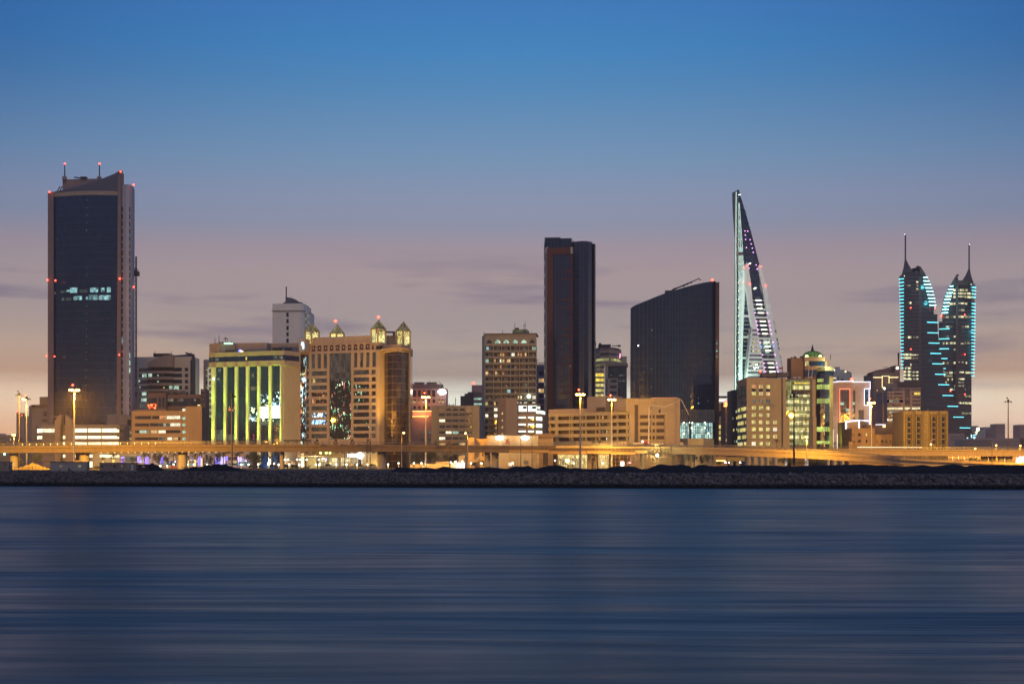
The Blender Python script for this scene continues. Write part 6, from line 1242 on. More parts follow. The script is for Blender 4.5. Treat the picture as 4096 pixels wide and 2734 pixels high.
c = W(200, 600, D1 + 12); mb = MB(); prof = [(xof(290, D1) - xof(145, D1), 0)]
mb.add([W(145, 632, D1 + 1), W(292, 592, D1 + 1), W(292, 592, D1 + 22), W(145, 632, D1 + 22), W(168, 540, D1 + 5), W(240, 505, D1 + 5), W(240, 505, D1 + 16), W(168, 540, D1 + 16), W(183, 432, D1 + 9), W(203, 430, D1 + 9), W(203, 430, D1 + 12), W(183, 432, D1 + 12)], [(0, 1, 5, 4), (1, 2, 6, 5), (2, 3, 7, 6), (3, 0, 4, 7), (4, 5, 9, 8), (5, 6, 10, 9), (6, 7, 11, 10), (7, 4, 8, 11), (8, 9, 10, 11)]); T.part('spire_roof', mb, plain('spire_metal', (.07, .06, .075), .5))
mb = MB(); mb.tube(W(193, 434, D1 + 10), W(193, 116, D1 + 10), .85, .75, 8); T.part('spire_mast', mb, plain('spire_metal', 0)); T.lampdot(187, 116, D1 + 8, l_white, .4, 'mast_lamp')
mb = MB(); mb.tube(W(348, 590, D1 + 5), W(348, 516, D1 + 5), .5, .5, 6); mb.box(W(348, 522, D1 + 5), (2.6, 3, 1.2)); mb.bar(W(322, 592, D1 + 5), W(340, 560, D1 + 5), .6); T.part('roof_equipment', mb, dmetal)
for y in range(650, 1560, 43):
    mb = MB(); f.box(mb, 266, y + (0 if y > 780 else 0), 356, y + 17, .6, .1); T.part('floor_band', mb, tl) if y > 780 else None
for y in (650, 693, 737, 780): mb = MB(); f.box(mb, 183, y, 356, y + 14, .5, .1); T.part('floor_band', mb, tl)
for y in range(1560, int(K2(560)), 43): mb = MB(); f.box(mb, 266, y, 356, y + 17, .6, .1); T.part('floor_band', mb, tl)
mb = MB(); f.box(mb, 357, 645, 386, int(K2(600)), .9, .1); T.part('pier', mb, tl)
for k in range(27):
    y = 671 + 43 * k; xl = 120 + 26 * (k / 26); mb = MB(); Face([(110, D1 + 6), (190, D1)], D1).box(mb, xl, y - 4, 175 - (k * .15), y + 4, 1.2, .1); T.part('light_strip', mb, l_cyan)
for k, (x0, x1) in enumerate(((413, 462), (412, 483), (420, 500), (434, 515), (450, 530), (460, 540), (472, 553), (478, 558), (485, 566))): mb = MB(); y = 660 + 43 * k; f.box(mb, x0, y - 5, x1, y + 5, 2.0, -.5); T.part('light_strip', mb, lamp('cyan_bright', (.35, .95, 1), 5))
for x0, x1, y in ((458, 592, 1219), (464, 596, 1350), (477, 608, 1478)): mb = MB(); f.box(mb, x0, y - 4, x1, y + 4, 2, -.5); T.part('light_strip', mb, l_cyan)
for x0, x1, y in ((1313, 1443, 228), (1339, 1470, 358), (1372, 1502, 488), (1412, 1545, 618), (1465, 1597, 753), (1526, 1658, 888), (1596, 1728, 1023), (1678, 1810, 1158)): mb = MB(); f.box(mb, KX(x0), K2(y - 4), KX(x1), K2(y + 4), 2, -.5); T.part('light_strip', mb, l_cyan)
for x0, x1, y in ((412, 550, 1038), (412, 592, 1125)): mb = MB(); f.box(mb, x0, y - 10, x1, y + 8, .8, .1); T.part('parapet', mb, tl)
for x0, x1, y, m in ((330, 356, 712, wh), (385, 412, 712, wd), (330, 356, 800, wh), (238, 266, 976, wh), (330, 356, 974, lw_dimg), (225, 268, 1406, wh), (178, 225, 1406, wd), (296, 325, 1406, wd), (330, 357, 1404, wd), (426, 470, 1404, wh), (475, 518, 1402, wh), (524, 565, 1402, wh), (572, 596, 1404, wh), (398, 420, 1360, wd), (430, 465, 1358, wd), (500, 560, 1356, wd), (385, 408, 1404, wd), (205, 260, 756, wd), (335, 355, 755, wd)): T.win(f, x0, y - 12, x1, y + 12, m, out=.4)
for y, segs in ((243, ((990, 1082, wh), (1085, 1145, wh), (1150, 1172, wd), (1203, 1233, wh), (1243, 1285, wd), (1313, 1440, wh))), (285, ((992, 1082, wh), (1100, 1165, wd), (1203, 1235, wd), (1243, 1285, wh), (1292, 1330, wh), (1340, 1378, wd), (1386, 1446, wh))), (326, ((1240, 1285, wh), (1290, 1332, wh), (1338, 1378, wh), (1385, 1446, wd))), (370, ((1203, 1235, wd), (1243, 1285, wd), (1072, 1084, wh))), (415, ((1005, 1080, wh), (1246, 1285, wd), (1300, 1325, wd))), (458, ((990, 1083, wh), (1100, 1140, wh), (1148, 1172, wh), (1200, 1230, wh), (1242, 1285, wh), (1292, 1330, wh), (1340, 1378, wd), (1388, 1425, wh), (1430, 1500, wd))), (500, ((990, 1083, wh), (1100, 1135, wh), (1148, 1172, wh), (1203, 1232, wh), (1242, 1285, wh), (1292, 1332, wh), (1340, 1378, wh), (1390, 1440, wh), (1445, 1500, wh))),
                ((545), ((990, 1083, wh), (1100, 1135, wh), (1148, 1172, wh), (1203, 1235, wh), (1243, 1285, wh), (1295, 1330, wh), (1340, 1378, wd), (1390, 1425, wd))), (587, ((1318, 1330, wd), (1342, 1378, lw_warm), (1388, 1440, lw_warm), (1448, 1460, wd), (1475, 1525, lw_warm))), (1082, ((1580, 1672, wd), (1592, 1640, wh))), (1127, ((1580, 1645, wd),)), (1216, ((1706, 1772, lw_warm),))):
    for a, b, m in segs: T.win(f, KX(a), K2(y - 13), KX(b), K2(y + 13), m, out=.4)
for x, y in ((261, 1036), (564, 1039), (262, 1554), (KX(1572), K2(698))): T.lampdot(x, y, D1 - 5, l_red, .75)
[light('cyan_wash', f.pt(x, y, 14), 5000, (.1, .85, 1), 2, T.o) for x, y in ((470, 760), (520, 960), (130, 800), (135, 1300))]; T.lampdot(181, 637, D1 - 5, l_white, .35, 'roof_lamp'); T.done()  # cyan lamps added to spread the glow of the strips over the facade
# right tower
T = Bld('twin_tower', 'right twin tower with cyan light strips and a lower spire, its sail edge facing left', 950, D1 + 30, group='twin towers with cyan light strips'); D2 = D1 + 30
f = Face([(600, D2 + 6), (850, D2 - 2), (1000, D2), (1066, D2 + 8)], D2)
mb = MB(); mb.slab([(640, 1110), (648, 1050), (668, 960), (700, 860), (735, 780), (768, 728), (830, 650), (830, 700), (905, 695), (1000, 700), (1060, 738), (1062, 800), (1056, 1200), (1050, 1600), (KX(1855), K2(300)), (KX(1852), K2(500)), (KX(1838), K2(515)), (KX(1838), 3200), (KX(1400), 3200), (612, 1500), (612, 1215), (655, 1200), (655, 1140)], f, 0, 26); T.part('wall', mb, gt_)
mb = MB(); mb.slab([(768, 730), (825, 640), (830, 648), (830, 698), (900, 696), (1000, 700), (1060, 738), (1060, 752), (850, 752), (768, 742)], f, 1.2, 20); T.part('parapet', mb, tl)
mb = MB(); mb.add([W(902, 700, D2 + 1), W(1050, 726, D2 + 1), W(1050, 726, D2 + 22), W(902, 700, D2 + 22), W(950, 625, D2 + 5), W(1020, 640, D2 + 5), W(1020, 640, D2 + 16), W(950, 625, D2 + 16), W(984, 545, D2 + 9), W(1002, 545, D2 + 9), W(1002, 545, D2 + 12), W(984, 545, D2 + 12)], [(0, 1, 5, 4), (1, 2, 6, 5), (2, 3, 7, 6), (3, 0, 4, 7), (4, 5, 9, 8), (5, 6, 10, 9), (6, 7, 11, 10), (7, 4, 8, 11), (8, 9, 10, 11)]); T.part('spire_roof', mb, plain('spire_metal', 0))
mb = MB(); mb.tube(W(992, 548, D2 + 10), W(992, 242, D2 + 10), .85, .75, 8); T.part('spire_mast', mb, plain('spire_metal', 0)); T.lampdot(997, 242, D2 + 8, l_white, .4, 'mast_lamp')
mb = MB(); mb.tube(W(846, 698, D2 + 5), W(846, 618, D2 + 5), .5, .5, 6); mb.box(W(846, 628, D2 + 5), (2.2, 3, 1.5)); mb.bar(W(838, 690, D2 + 5), W(828, 640, D2 + 5), .8); T.part('roof_equipment', mb, dmetal)
for y in range(780, int(K2(1000)), 43):
    if y > 900: mb = MB(); f.box(mb, 852, y - 3, 940, y + 13, .6, .1); T.part('floor_band', mb, tl)
mb = MB(); f.box(mb, 824, 755, 852, 3000, .9, .1); T.part('pier', mb, tl); mb = MB(); f.box(mb, 615, 1205, 800, 1222, .8, .1); T.part('parapet', mb, tl)
for k in range(28):
    y = 774 + 41.2 * k
    if k == 4: continue
    xl = 1022 - min(6, k * .3); xr = 1065 - k * .7; mb = MB(); f.box(mb, xl, y - 4, xr, y + 4, 1.5, -.3); T.part('light_strip', mb, l_cyan)
for k, (x0, x1) in enumerate(((750, 796), (730, 800), (713, 790), (698, 775), (685, 760), (672, 752), (664, 743), (656, 736), (652, 730))): mb = MB(); y = 765 + 41.4 * k; f.box(mb, x0, y - 5, x1, y + 5, 1.5, -.3); T.part('light_strip', mb, lamp('cyan_bright', 0, 0))
for x0, x1, y in ((624, 752, 1301), (620, 748, 1425), (618, 736, 1550)): mb = MB(); f.box(mb, x0, y - 4, x1, y + 4, 4.5, -3.5); T.part('light_strip', mb, l_cyan)
for x0, x1, y in ((1438, 1552, 170), (1459, 1533, 293), (1486, 1510, 418)): mb = MB(); Face([(500, D1 - 12), (1000, D1 - 12)], D1 - 12).box(mb, KX(x0), K2(y - 4), KX(x1), K2(y + 4), 1, 0); T.part('light_strip', mb, l_cyan)
for y, segs in ((816, ((796, 824, wh), (850, 872, wh), (882, 924, wh), (938, 974, wh), (748, 790, wd))), (858, ((796, 822, wh), (850, 870, wh), (882, 920, wh), (930, 1010, wh), (735, 770, wd), (1022, 1060, wd))), (902, ((796, 822, wh), (850, 872, wh), (882, 922, wh), (936, 1018, wh), (700, 780, wd), (1022, 1060, wd))), (986, ((745, 790, wh), (797, 824, wh), (850, 875, wh), (882, 924, wh), (938, 968, wh))), (1068, ((855, 935, wd), (900, 925, wh))), (1150, ((665, 690, wd), (700, 735, wh), (750, 785, wd), (797, 824, wh), (850, 875, wh), (882, 920, wh), (936, 1015, wd))), (1272, ((700, 738, lw_green), (742, 785, wd), (900, 925, wd), (945, 985, wh))), (1395, ((712, 735, wd), (800, 822, wh))), (1478, ((662, 683, wh), (705, 730, wh), (752, 785, wh), (797, 824, wh), (890, 926, wh), (940, 1002, wd)))):
    for a, b, m in segs: T.win(f, a, y - 12, b, y + 12, m, out=.4)
for y, segs in ((180, ((1615, 1640, wd),)), (347, ((1478, 1505, wh), (1515, 1552, wd), (1615, 1640, wh), (1678, 1690, wh), (1720, 1735, wh), (1768, 1780, wh))), (470, ((1500, 1540, wd), (1560, 1600, wh), (1618, 1640, wd), (1680, 1740, wh), (1758, 1832, wh))), (510, ((1505, 1600, wd),)), (553, ((1538, 1552, wh), (1590, 1605, wh), (1668, 1753, wh))), (597, ((1668, 1735, wd),)), (638, ((1668, 1740, wd), (1618, 1640, wd))), (680, ((1570, 1600, wh), (1612, 1630, wd), (1755, 1765, wd))), (766, ((1612, 1636, wd), (1678, 1690, wd), (1758, 1830, wd))), (852, ((1666, 1745, wh), (1755, 1836, wh))), (980, ((1710, 1750, wd), (1758, 1836, wd)))):
    for a, b, m in segs: T.win(f, KX(a), K2(y - 12), KX(b), K2(y + 12), m, out=.4)
for x, y in ((648, 1128), (637, 1147), (939, 1124), (KX(1755), K2(240)), (KX(1756), K2(740))): T.lampdot(x, y, D2 - 6, l_red, .75)
[light('cyan_wash', f.pt(x, y, 14), 5000, (.1, .85, 1), 2, T.o) for x, y in ((760, 850), (690, 1030), (1055, 900), (1050, 1300))]; T.lampdot(1017, 744, D2 - 5, l_white, .35, 'roof_lamp'); T.done()  # added cyan lamps carry the strips' glow, as on the left tower
# ================================================================== overpass, ramp, street, small things
view(0, 0, 1)
dkc = wall('deck_concrete', (.18, .135, .09), panel=(9, 30), joint=.25, dirt=.5)
def prof(L, x):
    for (a, ta, ba), (b, tb, bb) in zip(L, L[1:]):
        if a <= x <= b: t = (x - a) / (b - a); return ta + (tb - ta) * t, ba + (bb - ba) * t
    return L[-1][1:]
def smooth(L, n=6):       # quadratic-ish resample so the deck line bends instead of kinking
    out_ = []
    for i in range(len(L) - 1):
        p0 = L[max(0, i - 1)]; p1 = L[i]; p2 = L[i + 1]; p3 = L[min(len(L) - 1, i + 2)]
        for k in range(n):
            t = k / n; q_ = [p1[0] + (p2[0] - p1[0]) * t]
            for j in (1, 2): q_.append(.5 * (2 * p1[j] + (p2[j] - p0[j]) * t + (2 * p0[j] - 5 * p1[j] + 4 * p2[j] - p3[j]) * t * t + (3 * p1[j] - p0[j] - 3 * p2[j] + p3[j]) * t ** 3))
            out_.append(tuple(q_))
    return out_ + [L[-1]]
def deck(root, Lx, D, dep, mats, rail=11.0, post=24, cuts=(.36, .82)):
    Lx = smooth(Lx)
    def strip(nm, ya, yb, off0, off1, mat):     # ya, yb: fraction of the deck height
        mb = MB(); P = []
        for x, t, b in Lx:
            Dx = D(x) if callable(D) else D
            for yy, oo in ((yb, off0), (ya, off0), (ya, off1), (yb, off1)):
                p = W(x, t + (b - t) * yy, Dx); p.x = xof(x, Dx); p.y = Dx + oo; P.append(p)
        n = len(Lx)
        fs = []
        for i in range(n - 1):
            a = 4 * i; c = a + 4; fs += [(a, c, c + 1, a + 1), (a + 1, c + 1, c + 2, a + 2), (a + 2, c + 2, c + 3, a + 3), (a + 3, c + 3, c, a)]
        mb.add(P, fs + [(0, 1, 2, 3), (4 * n - 1, 4 * n - 2, 4 * n - 3, 4 * n - 4)]); build(nm, mb, mat, root)
    strip('parapet', 0, cuts[0], -.5, .0, mats); strip('girder', cuts[0], cuts[1], 0, dep - 1, mats); strip('bottom_flange', cuts[1], 1, -.25, dep - .5, mats); strip('rear_parapet', 0.05, cuts[0], dep - .4, dep, mats)
    if rail:
        mb = MB(); pr = None
        for x, t, b in Lx:
            Dx = D(x) if callable(D) else D
            p = [W(x, t - rail * k, Dx) + Vector((0, -.25, 0)) for k in (.5, 1)]
            if pr: [mb.bar(a, c, .16) for a, c in zip(pr, p)]
            pr = p
        build('handrail', mb, metal, root)
        mb = MB(); x = Lx[0][0]
        while x < Lx[-1][0]:
            t, b = prof(Lx, x); Dx = D(x) if callable(D) else D; mb.bar(W(x, t + 1, Dx) + Vector((0, -.25, 0)), W(x, t - rail, Dx) + Vector((0, -.25, 0)), .16); x += post
        o = build('rail_post', mb, metal, root); o['kind'] = 'stuff'
OV = [(-1900, 1800, 1828), (-300, 1787, 1815), (0, 1783, 1811), (300, 1779.5, 1809), (600, 1777, 1807), (1100, 1775.5, 1805.5), (1700, 1778, 1806.5), (2200, 1781, 1811), (2440, 1784, 1813), (2686, 1787.5, 1815)]
O_ = thing('overpass', 'long straight concrete overpass on round piers running across the left and middle of the photo', 'overpass', 1200, 640)
deck(O_, OV, 640, 13, dkc, 11)
def pier(root, x0, x1, D, ytop, flare=0, m=None, dep=None):
    mb = MB(); c = W((x0 + x1) / 2, ytop, D); r = (x1 - x0) * mpp(D) / 2; zt = c.z; dep = dep or r
    pf = [(r * .97, GZ - .3 - zt), (r * .92, (GZ - zt) * .6), (r * .95, -2), (r * (1 + flare), 0.2)] if flare else [(r, GZ - .3 - zt), (r, .2)]
    mb.lathe(c, pf, 20); 
    mb.v = [(v[0], c.y + (v[1] - c.y) * dep / r, v[2]) for v in mb.v]; build('pier', mb, m or conc, root)
for a, b in ((318, 358), (711, 749), (1120, 1138), (1510, 1543), (1938, 1962), (1966, 1995), (2349, 2365), (2372, 2389), (40, 72), (2560, 2576)): pier(O_, a, b, 646, 1806)
mb = MB(); mb.slab([(302, 1812), (319, 1806), (319, 1876), (302, 1876)], Face([(300, 652), (325, 652)]), 0, 4); build('abutment', mb, sand_w, O_)
for k in range(20): mb = MB(); x = 90 + 28 * k; t, b = prof(OV, x); mb.box(W(x, t - 5, 639.4), (.22, .22, .7)); build('reflector_post', mb, lamp('amber_reflector', (1, .75, .2), 2.2), O_)
for k in range(18): mb = MB(); x = 405 + 27 * k; mb.box(W(x, prof(OV, x)[1] + 1.2, 641), (.5, .3, .2)); build('soffit_lamp', mb, lamp('amber_reflector', 0, 0), O_)
RP = [(2686, 1787.5, 1815), (2850, 1789, 1818.5), (3043, 1794.5, 1826), (3230, 1803, 1833), (3400, 1813, 1843), (3550, 1826, 1852), (3700, 1836, 1861), (3850, 1842, 1868), (4096, 1851, 1876), (4500, 1860, 1882), (5000, 1864, 1888)]
Rr = thing('ramp', 'curved concrete ramp sinking to the right in front of the upper deck, on flared piers', 'ramp', 3400, 605)
deck(Rr, RP, lambda x: 640 - 35 * min(1, (x - 2686) / 900), 9, wall('ramp_concrete', (.34, .26, .17), panel=(14, 30), joint=.12, dirt=.3), 6, 26)
view(2600, 1740, 2.936)
for a, b in ((400, 465), (466, 530), (715, 770), (1120, 1175), (1190, 1245), (1270, 1325), (1345, 1400), (1435, 1495)): pier(Rr, a, b, 645, 228 + (a - 400) * .028, .18)
for a, b in ((2060, 2110), (2135, 2185), (2230, 2280)): pier(Rr, a, b, 640, 285, .18)
view(0, 0, 1)
UD = [(2500, 1786, 1806), (2750, 1787, 1809), (3000, 1790, 1813), (3175, 1792, 1816), (3400, 1794, 1820), (3700, 1796, 1822), (4096, 1799, 1824), (4600, 1803, 1828), (6200, 1812, 1838)]
U_ = thing('upper_deck', 'level upper deck at the right with its railing above the sinking ramp', 'overpass', 3500, 675)
deck(U_, UD, 675, 11, wall('ramp_concrete', 0), 9, 12, cuts=(.22, .97))
for a, b in ((3926, 3950), (3957, 3982), (3992, 4017), (4023, 4047)): pier(U_, a, b, 681, 1826, .25, dconc if a < 3960 else None)
view(2600, 1740, 2.936)
for a, b in ((905, 1000), (1010, 1060)): pass
mb = MB(); Face([(900, 681), (1115, 681)]).box(mb, 905, 252, 1112, 304, 0, 3); build('pier_head', mb, conc, U_)
for a, b in ((935, 975), (1005, 1050), (285, 330), (245, 268)): pier(U_, a, b, 683, 300 if a > 900 else 240)
mb = MB(); Face([(275, 684), (365, 684)]).box(mb, 277, 243, 364, 298, 0, 3); build('pier_head', mb, conc, U_)
view(0, 0, 1)
for x0, x1, y in ((3430, 3700, 1786),): mb = MB(); Face([(x0, 676), (x1, 676)]).box(mb, x0, y, x1 - 10, y + 3, 0, .3); build('headlight_reflection', mb, lamp('headlight_glow_strip', (1, .9, .55), 1.6), U_)  # reflected headlights painted as a thin glowing bar
# distant viaduct behind on the right
Vd = thing('far_viaduct', 'distant flat viaduct in the haze at the far right behind the upper deck', 'overpass', 3950, 1250)
mb = MB(); mb.box((xof(3950, 1250), 1250, zof(1800, 1250)), (140, 8, 2.2)); build('girder', mb, conc, Vd)

# ---- scaffolding under the deck
view(2200, 1560, 3.915)
Sc = thing('scaffolding', 'yellow lit tube scaffolding and formwork under the unfinished overpass deck', 'scaffold', 900, 636)
tube_m = plain('scaffold_tube', (.30, .20, .10), .5, .2); plank = plain('plywood', (.40, .26, .10), .8)
sx = list(range(-650, 1930, 62))
def lv(x): return 985 + (x > 560) * 0
for k, x in enumerate(sx):
    mb = MB(); mb.tube(W(x, 905 if x > -300 else 1180, 634), W(x, 1290, 634), .085, n=5); build('standard', mb, tube_m, Sc)
mb = MB()
for k, x in enumerate(sx[::2]): mb.tube(W(x + 20, 1000, 641), W(x + 20, 1290, 641), .085, n=5)
build('rear_standards', mb, tube_m, Sc)['kind'] = 'stuff'
for y, a, b, w in ((905, -20, 1880, .13), (925, 90, 1880, .13), (945, -20, 1880, .13), (1050, 130, 1880, .12), (1115, 130, 1880, .12), (1168, 980, 1880, .12), (1195, -640, 1000, .12), (1010, -640, 580, .12), (1085, -640, -20, .12)): mb = MB(); mb.bar(W(a, y, 633.6), W(b, y, 633.6), w); build('ledger', mb, tube_m, Sc)
for a, b, y in ((-640, -20, 955), (-20, 565, 975), (575, 955, 972), (955, 1330, 988), (1335, 1520, 962)): mb = MB(); mb.bar(W(a, y, 634), W(b, y, 634), 1.0, 1.15); build('plank', mb, plank, Sc)
mb = MB()
for k, x in enumerate(sx[:-2]):
    if k % 3 == 0: mb.bar(W(x, 1000, 633.8), W(x + 124, 1160, 633.8), .1)
    if k % 4 == 1: mb.bar(W(x + 62, 1110, 633.8), W(x, 1270, 633.8), .1)
build('brace', mb, tube_m, Sc)['kind'] = 'stuff'
mb = MB(); f = Face([(90, 636), (1885, 636)]); r_ = random.Random(4)
pts = [(90, 905), (90, 866)] + [(90 + 60 * k, 866 + r_.uniform(-5, 8)) for k in range(1, 15)] + [(1000, 880), (1880, 884), (1880, 905)]; mb.slab(pts, f, .25, .3); build('formwork_sheet', mb, plain('tarp_cloth', (.46, .36, .18), .8, noise=.5, scale=.8), Sc)
for x, y, m in ((1680, 1018, l_greenw),): mb = MB(); mb.sph(W(x, y, 632), .75, 10, 8); build('floodlight', mb, m, Sc)
light('site_floodlight', W(1680, 1018, 631), 9000, (.95, .95, .45), .8, Sc)
light('site_light', W(350, 1100, 660), 9000, (1, .82, .3), 1, Sc); light('site_light', W(840, 1100, 662), 8000, (1, .85, .4), 1, Sc); light('site_light', W(1000, 830, 622), 26000, (1, .52, .1), 1, Sc)
St = thing('scaffold_stair', 'dark stair tower of steel steps in the scaffolding below the beige sign building', 'stairs', 100, 630)
view(1600, 1500, 3.915); mb = MB(); [mb.bar(W(x, 1215, 630), W(x, 1420, 630), .4) for x in (2250, 2307)]; build('frame', mb, dmetal, St)
mb = MB(); [mb.bar(W(2250, y, 630), W(2307, y, 630), .9, .5) for y in range(1225, 1420, 22)]; build('steps', mb, dmetal, St)
S2 = thing('scaffold_tower', 'dark zigzag stair scaffold tower at the right foot of the lantern hotel', 'scaffold', 80, 632); mb = MB()
for x in (20, 60, 100, 145): mb.bar(W(x, 1150 if x < 70 else 1040, 632), W(x, 1450, 632), .18)
build('frame', mb, dmetal, S2); mb = MB()
for k in range(6): mb.bar(W(20, 1200 + 60 * k - (k % 2) * 60 + (0 if k % 2 else 60) - 30, 632), W(100, 1200 + 60 * k, 632), .3); mb.bar(W(15, 1180 + 48 * k, 632), W(150, 1180 + 48 * k, 632), .15)
for a in ((60, 1080, 145, 1040), (60, 1080, 20, 1120), (100, 1060, 100, 1000)): mb.bar(W(a[0], a[1], 632), W(a[2], a[3], 632), .3)
build('brace', mb, dmetal, S2)

# ---- concrete pump truck on the deck
view(2200, 1560, 3.915); PT = thing('concrete_pump_truck', 'pale concrete pump truck with its long folded boom reaching over the parking structure', 'truck', 1540, 645, z=zof(875, 645))
pw = plain('dusty_white_paint', (.62, .52, .38), .5); D = 644
def p_(nm, fn, m): mb = MB(); fn(mb); o = build(nm, mb, m, PT); return o
p_('chassis', lambda m: m.box(W(1540, 862, D), (13, 2.5, .4)), dmetal)
p_('mixer_body', lambda m: m.tube(W(1308, 843, D), W(1470, 843, D), .8, .75, 10), pw); p_('cab', lambda m: (m.box(W(1495, 835, D), (1.6, 2.2, 1.4)), m.box(W(1490, 805, D), (1.8, 2, .45))), redm); p_('cab_window', lambda m: m.box(W(1495, 830, D - 1.15), (1.1, .1, .5)), gl_dark)
p_('pump_body', lambda m: m.box(W(1660, 845, D), (4.8, 2.2, .9)), pw); p_('turret', lambda m: m.lathe(W(1545, 860, D), [(.8, 0), (.6, .6), (.35, 1.7)], 12), pw)
for x in (1330, 1375, 1500, 1600, 1660, 1720): p_('wheel', lambda m: m.tube(W(x, 868, D - 1.4), W(x, 868, D - .9), .36, n=12), dmetal)
for x0, y0, x1, y1, w in ((1545, 800, 1548, 620, .6), (1548, 630, 1556, 488, .75), (1556, 490, 1544, 430, .7), (1544, 440, 1560, 250, .6), (1560, 250, 1590, 236, .6), (1590, 237, 1800, 258, .5), (1800, 262, 2055, 146, .4), (2055, 146, 2175, 385, .4)): p_('boom_section', lambda m: m.bar(W(x0, y0, D), W(x1, y1, D), w, w * .7), pw)
p_('boom_cylinder', lambda m: (m.bar(W(1582, 470, D - .5), W(1562, 620, D - .5), .5), m.bar(W(1575, 300, D - .5), W(1590, 250, D - .5), .4)), metal); p_('hose', lambda m: m.tube(W(2173, 385, D), W(2173, 572, D), .2, n=6), dmetal)
p_('outrigger', lambda m: m.bar(W(1700, 850, D - 1.5), W(1775, 835, D - 2.5), .4), pw); p_('tail_lamp', lambda m: m.box(W(1667, 858, D - 1.6), (1.6, .2, .3)), lamp('amber_reflector', 0, 0)); p_('beacon', lambda m: m.sph(W(1450, 800, D), .4), l_white)
Sh = thing('site_cabin', 'small cabin with three orange lit windows on the deck left of the pump truck', 'cabin', 1135, 650, z=zof(870, 650)); mb = MB(); mb.box(W(1135, 835, 651), (3.9, 3, 2.0)); build('wall', mb, sand_w, Sh)
for x in (1080, 1128, 1180): mb = MB(); mb.box(W(x, 825, 649.4), (.75, .2, .8)); build('window', mb, lit('cabin_orange', (1, .5, .15), 2.0, cell=(.3, .5), lo=.2), Sh)
Tk = thing('water_tank', 'round pale tank standing on the deck right of the pump truck', 'tank', 2060, 648, z=zof(880, 648)); mb = MB(); mb.lathe(W(2058, 862, 648), [(.6, 0), (.8, .3), (.8, 1.1), (.45, 1.4), (.15, 1.5)], 14); build('drum', mb, pw, Tk); mb = MB(); mb.box(W(2100, 862, 648), (1.1, 1, .5)); build('motor', mb, conc, Tk)
view(1260, 1740, 9.79)
def derrick(x, mirror, col_, lab, D=637):
    T_ = thing('derrick', lab, 'derrick', x, D, z=zof(350, D)); s = -1 if mirror else 1
    X = lambda dx: x + s * dx
    mb = MB(); mb.box(W(X(0), 320, D), (1.7, 1, .25)); [mb.box(W(X(a), 335, D), (.15, 1, .35)) for a in (-55, -10, 45)]; build('base', mb, col_, T_)
    mb = MB(); mb.bar(W(X(-110), 300, D), W(X(20), 175, D), .3); mb.bar(W(X(-60), 240, D), W(X(50), 215, D), .25); build('arm', mb, col_, T_)
    mb = MB(); mb.bar(W(X(20), 175, D), W(X(60), 330, D), .3); mb.bar(W(X(-10), 230, D), W(X(-18), 130, D), .25); build('post', mb, col_, T_)
    mb = MB(); mb.bar(W(X(-18), 132, D), W(X(-110), 220, D), .08); mb.bar(W(X(-18), 132, D), W(X(60), 190, D), .08); build('cable', mb, col_, T_)
for x, mi, c_, l_ in ((80, 0, dmetal, 'leftmost black tilted steel derrick on the deck before the lantern hotel'), (820, 0, dmetal, 'second black tilted steel derrick from the left, before the hotel curtain wall'), (1450, 1, dmetal, 'third black tilted steel derrick, below the glinting hotel glass'), (2080, 1, dmetal, 'black tilted steel derrick beside the pair of thin dark lamp posts'),
                      (5060, 0, plain('orange_steel', (.35, .2, .06), .6), 'orange tilted steel derrick before the arcaded block, left of its twin'), (5340, 1, plain('orange_steel', 0), 'orange tilted steel derrick before the arcaded block, right of its twin'), (7530, 1, redm, 'red tilted steel derrick under the left oval sign')): derrick(x, mi, c_, l_)
view(0, 0, 1)
for x0, x1, y, D, l_ in ((1135, 1243, 1761, 645, 'flat stack of dark beams on the deck before the green lit hotel'), (70, 190, 1769, 648, 'flat dark tarpaulin covered stack on the deck near the left masts'), (-20, 22, 1769, 648, 'dark covered stack on the deck at the left edge')):
    T_ = thing('beam_stack', l_, 'beams', (x0 + x1) / 2, D, z=zof(y + 10, D)); mb = MB(); mb.box(W((x0 + x1) / 2, y, D), ((x1 - x0) * D / F, 2, .5)); build('cover', mb, dmetal, T_)
    mb = MB(); [mb.box(W(x0 + (x1 - x0) * t, y + 6, D), (1.2, 1.6, 1)) for t in (.15, .45, .8)]; build('trestle', mb, dconc, T_)

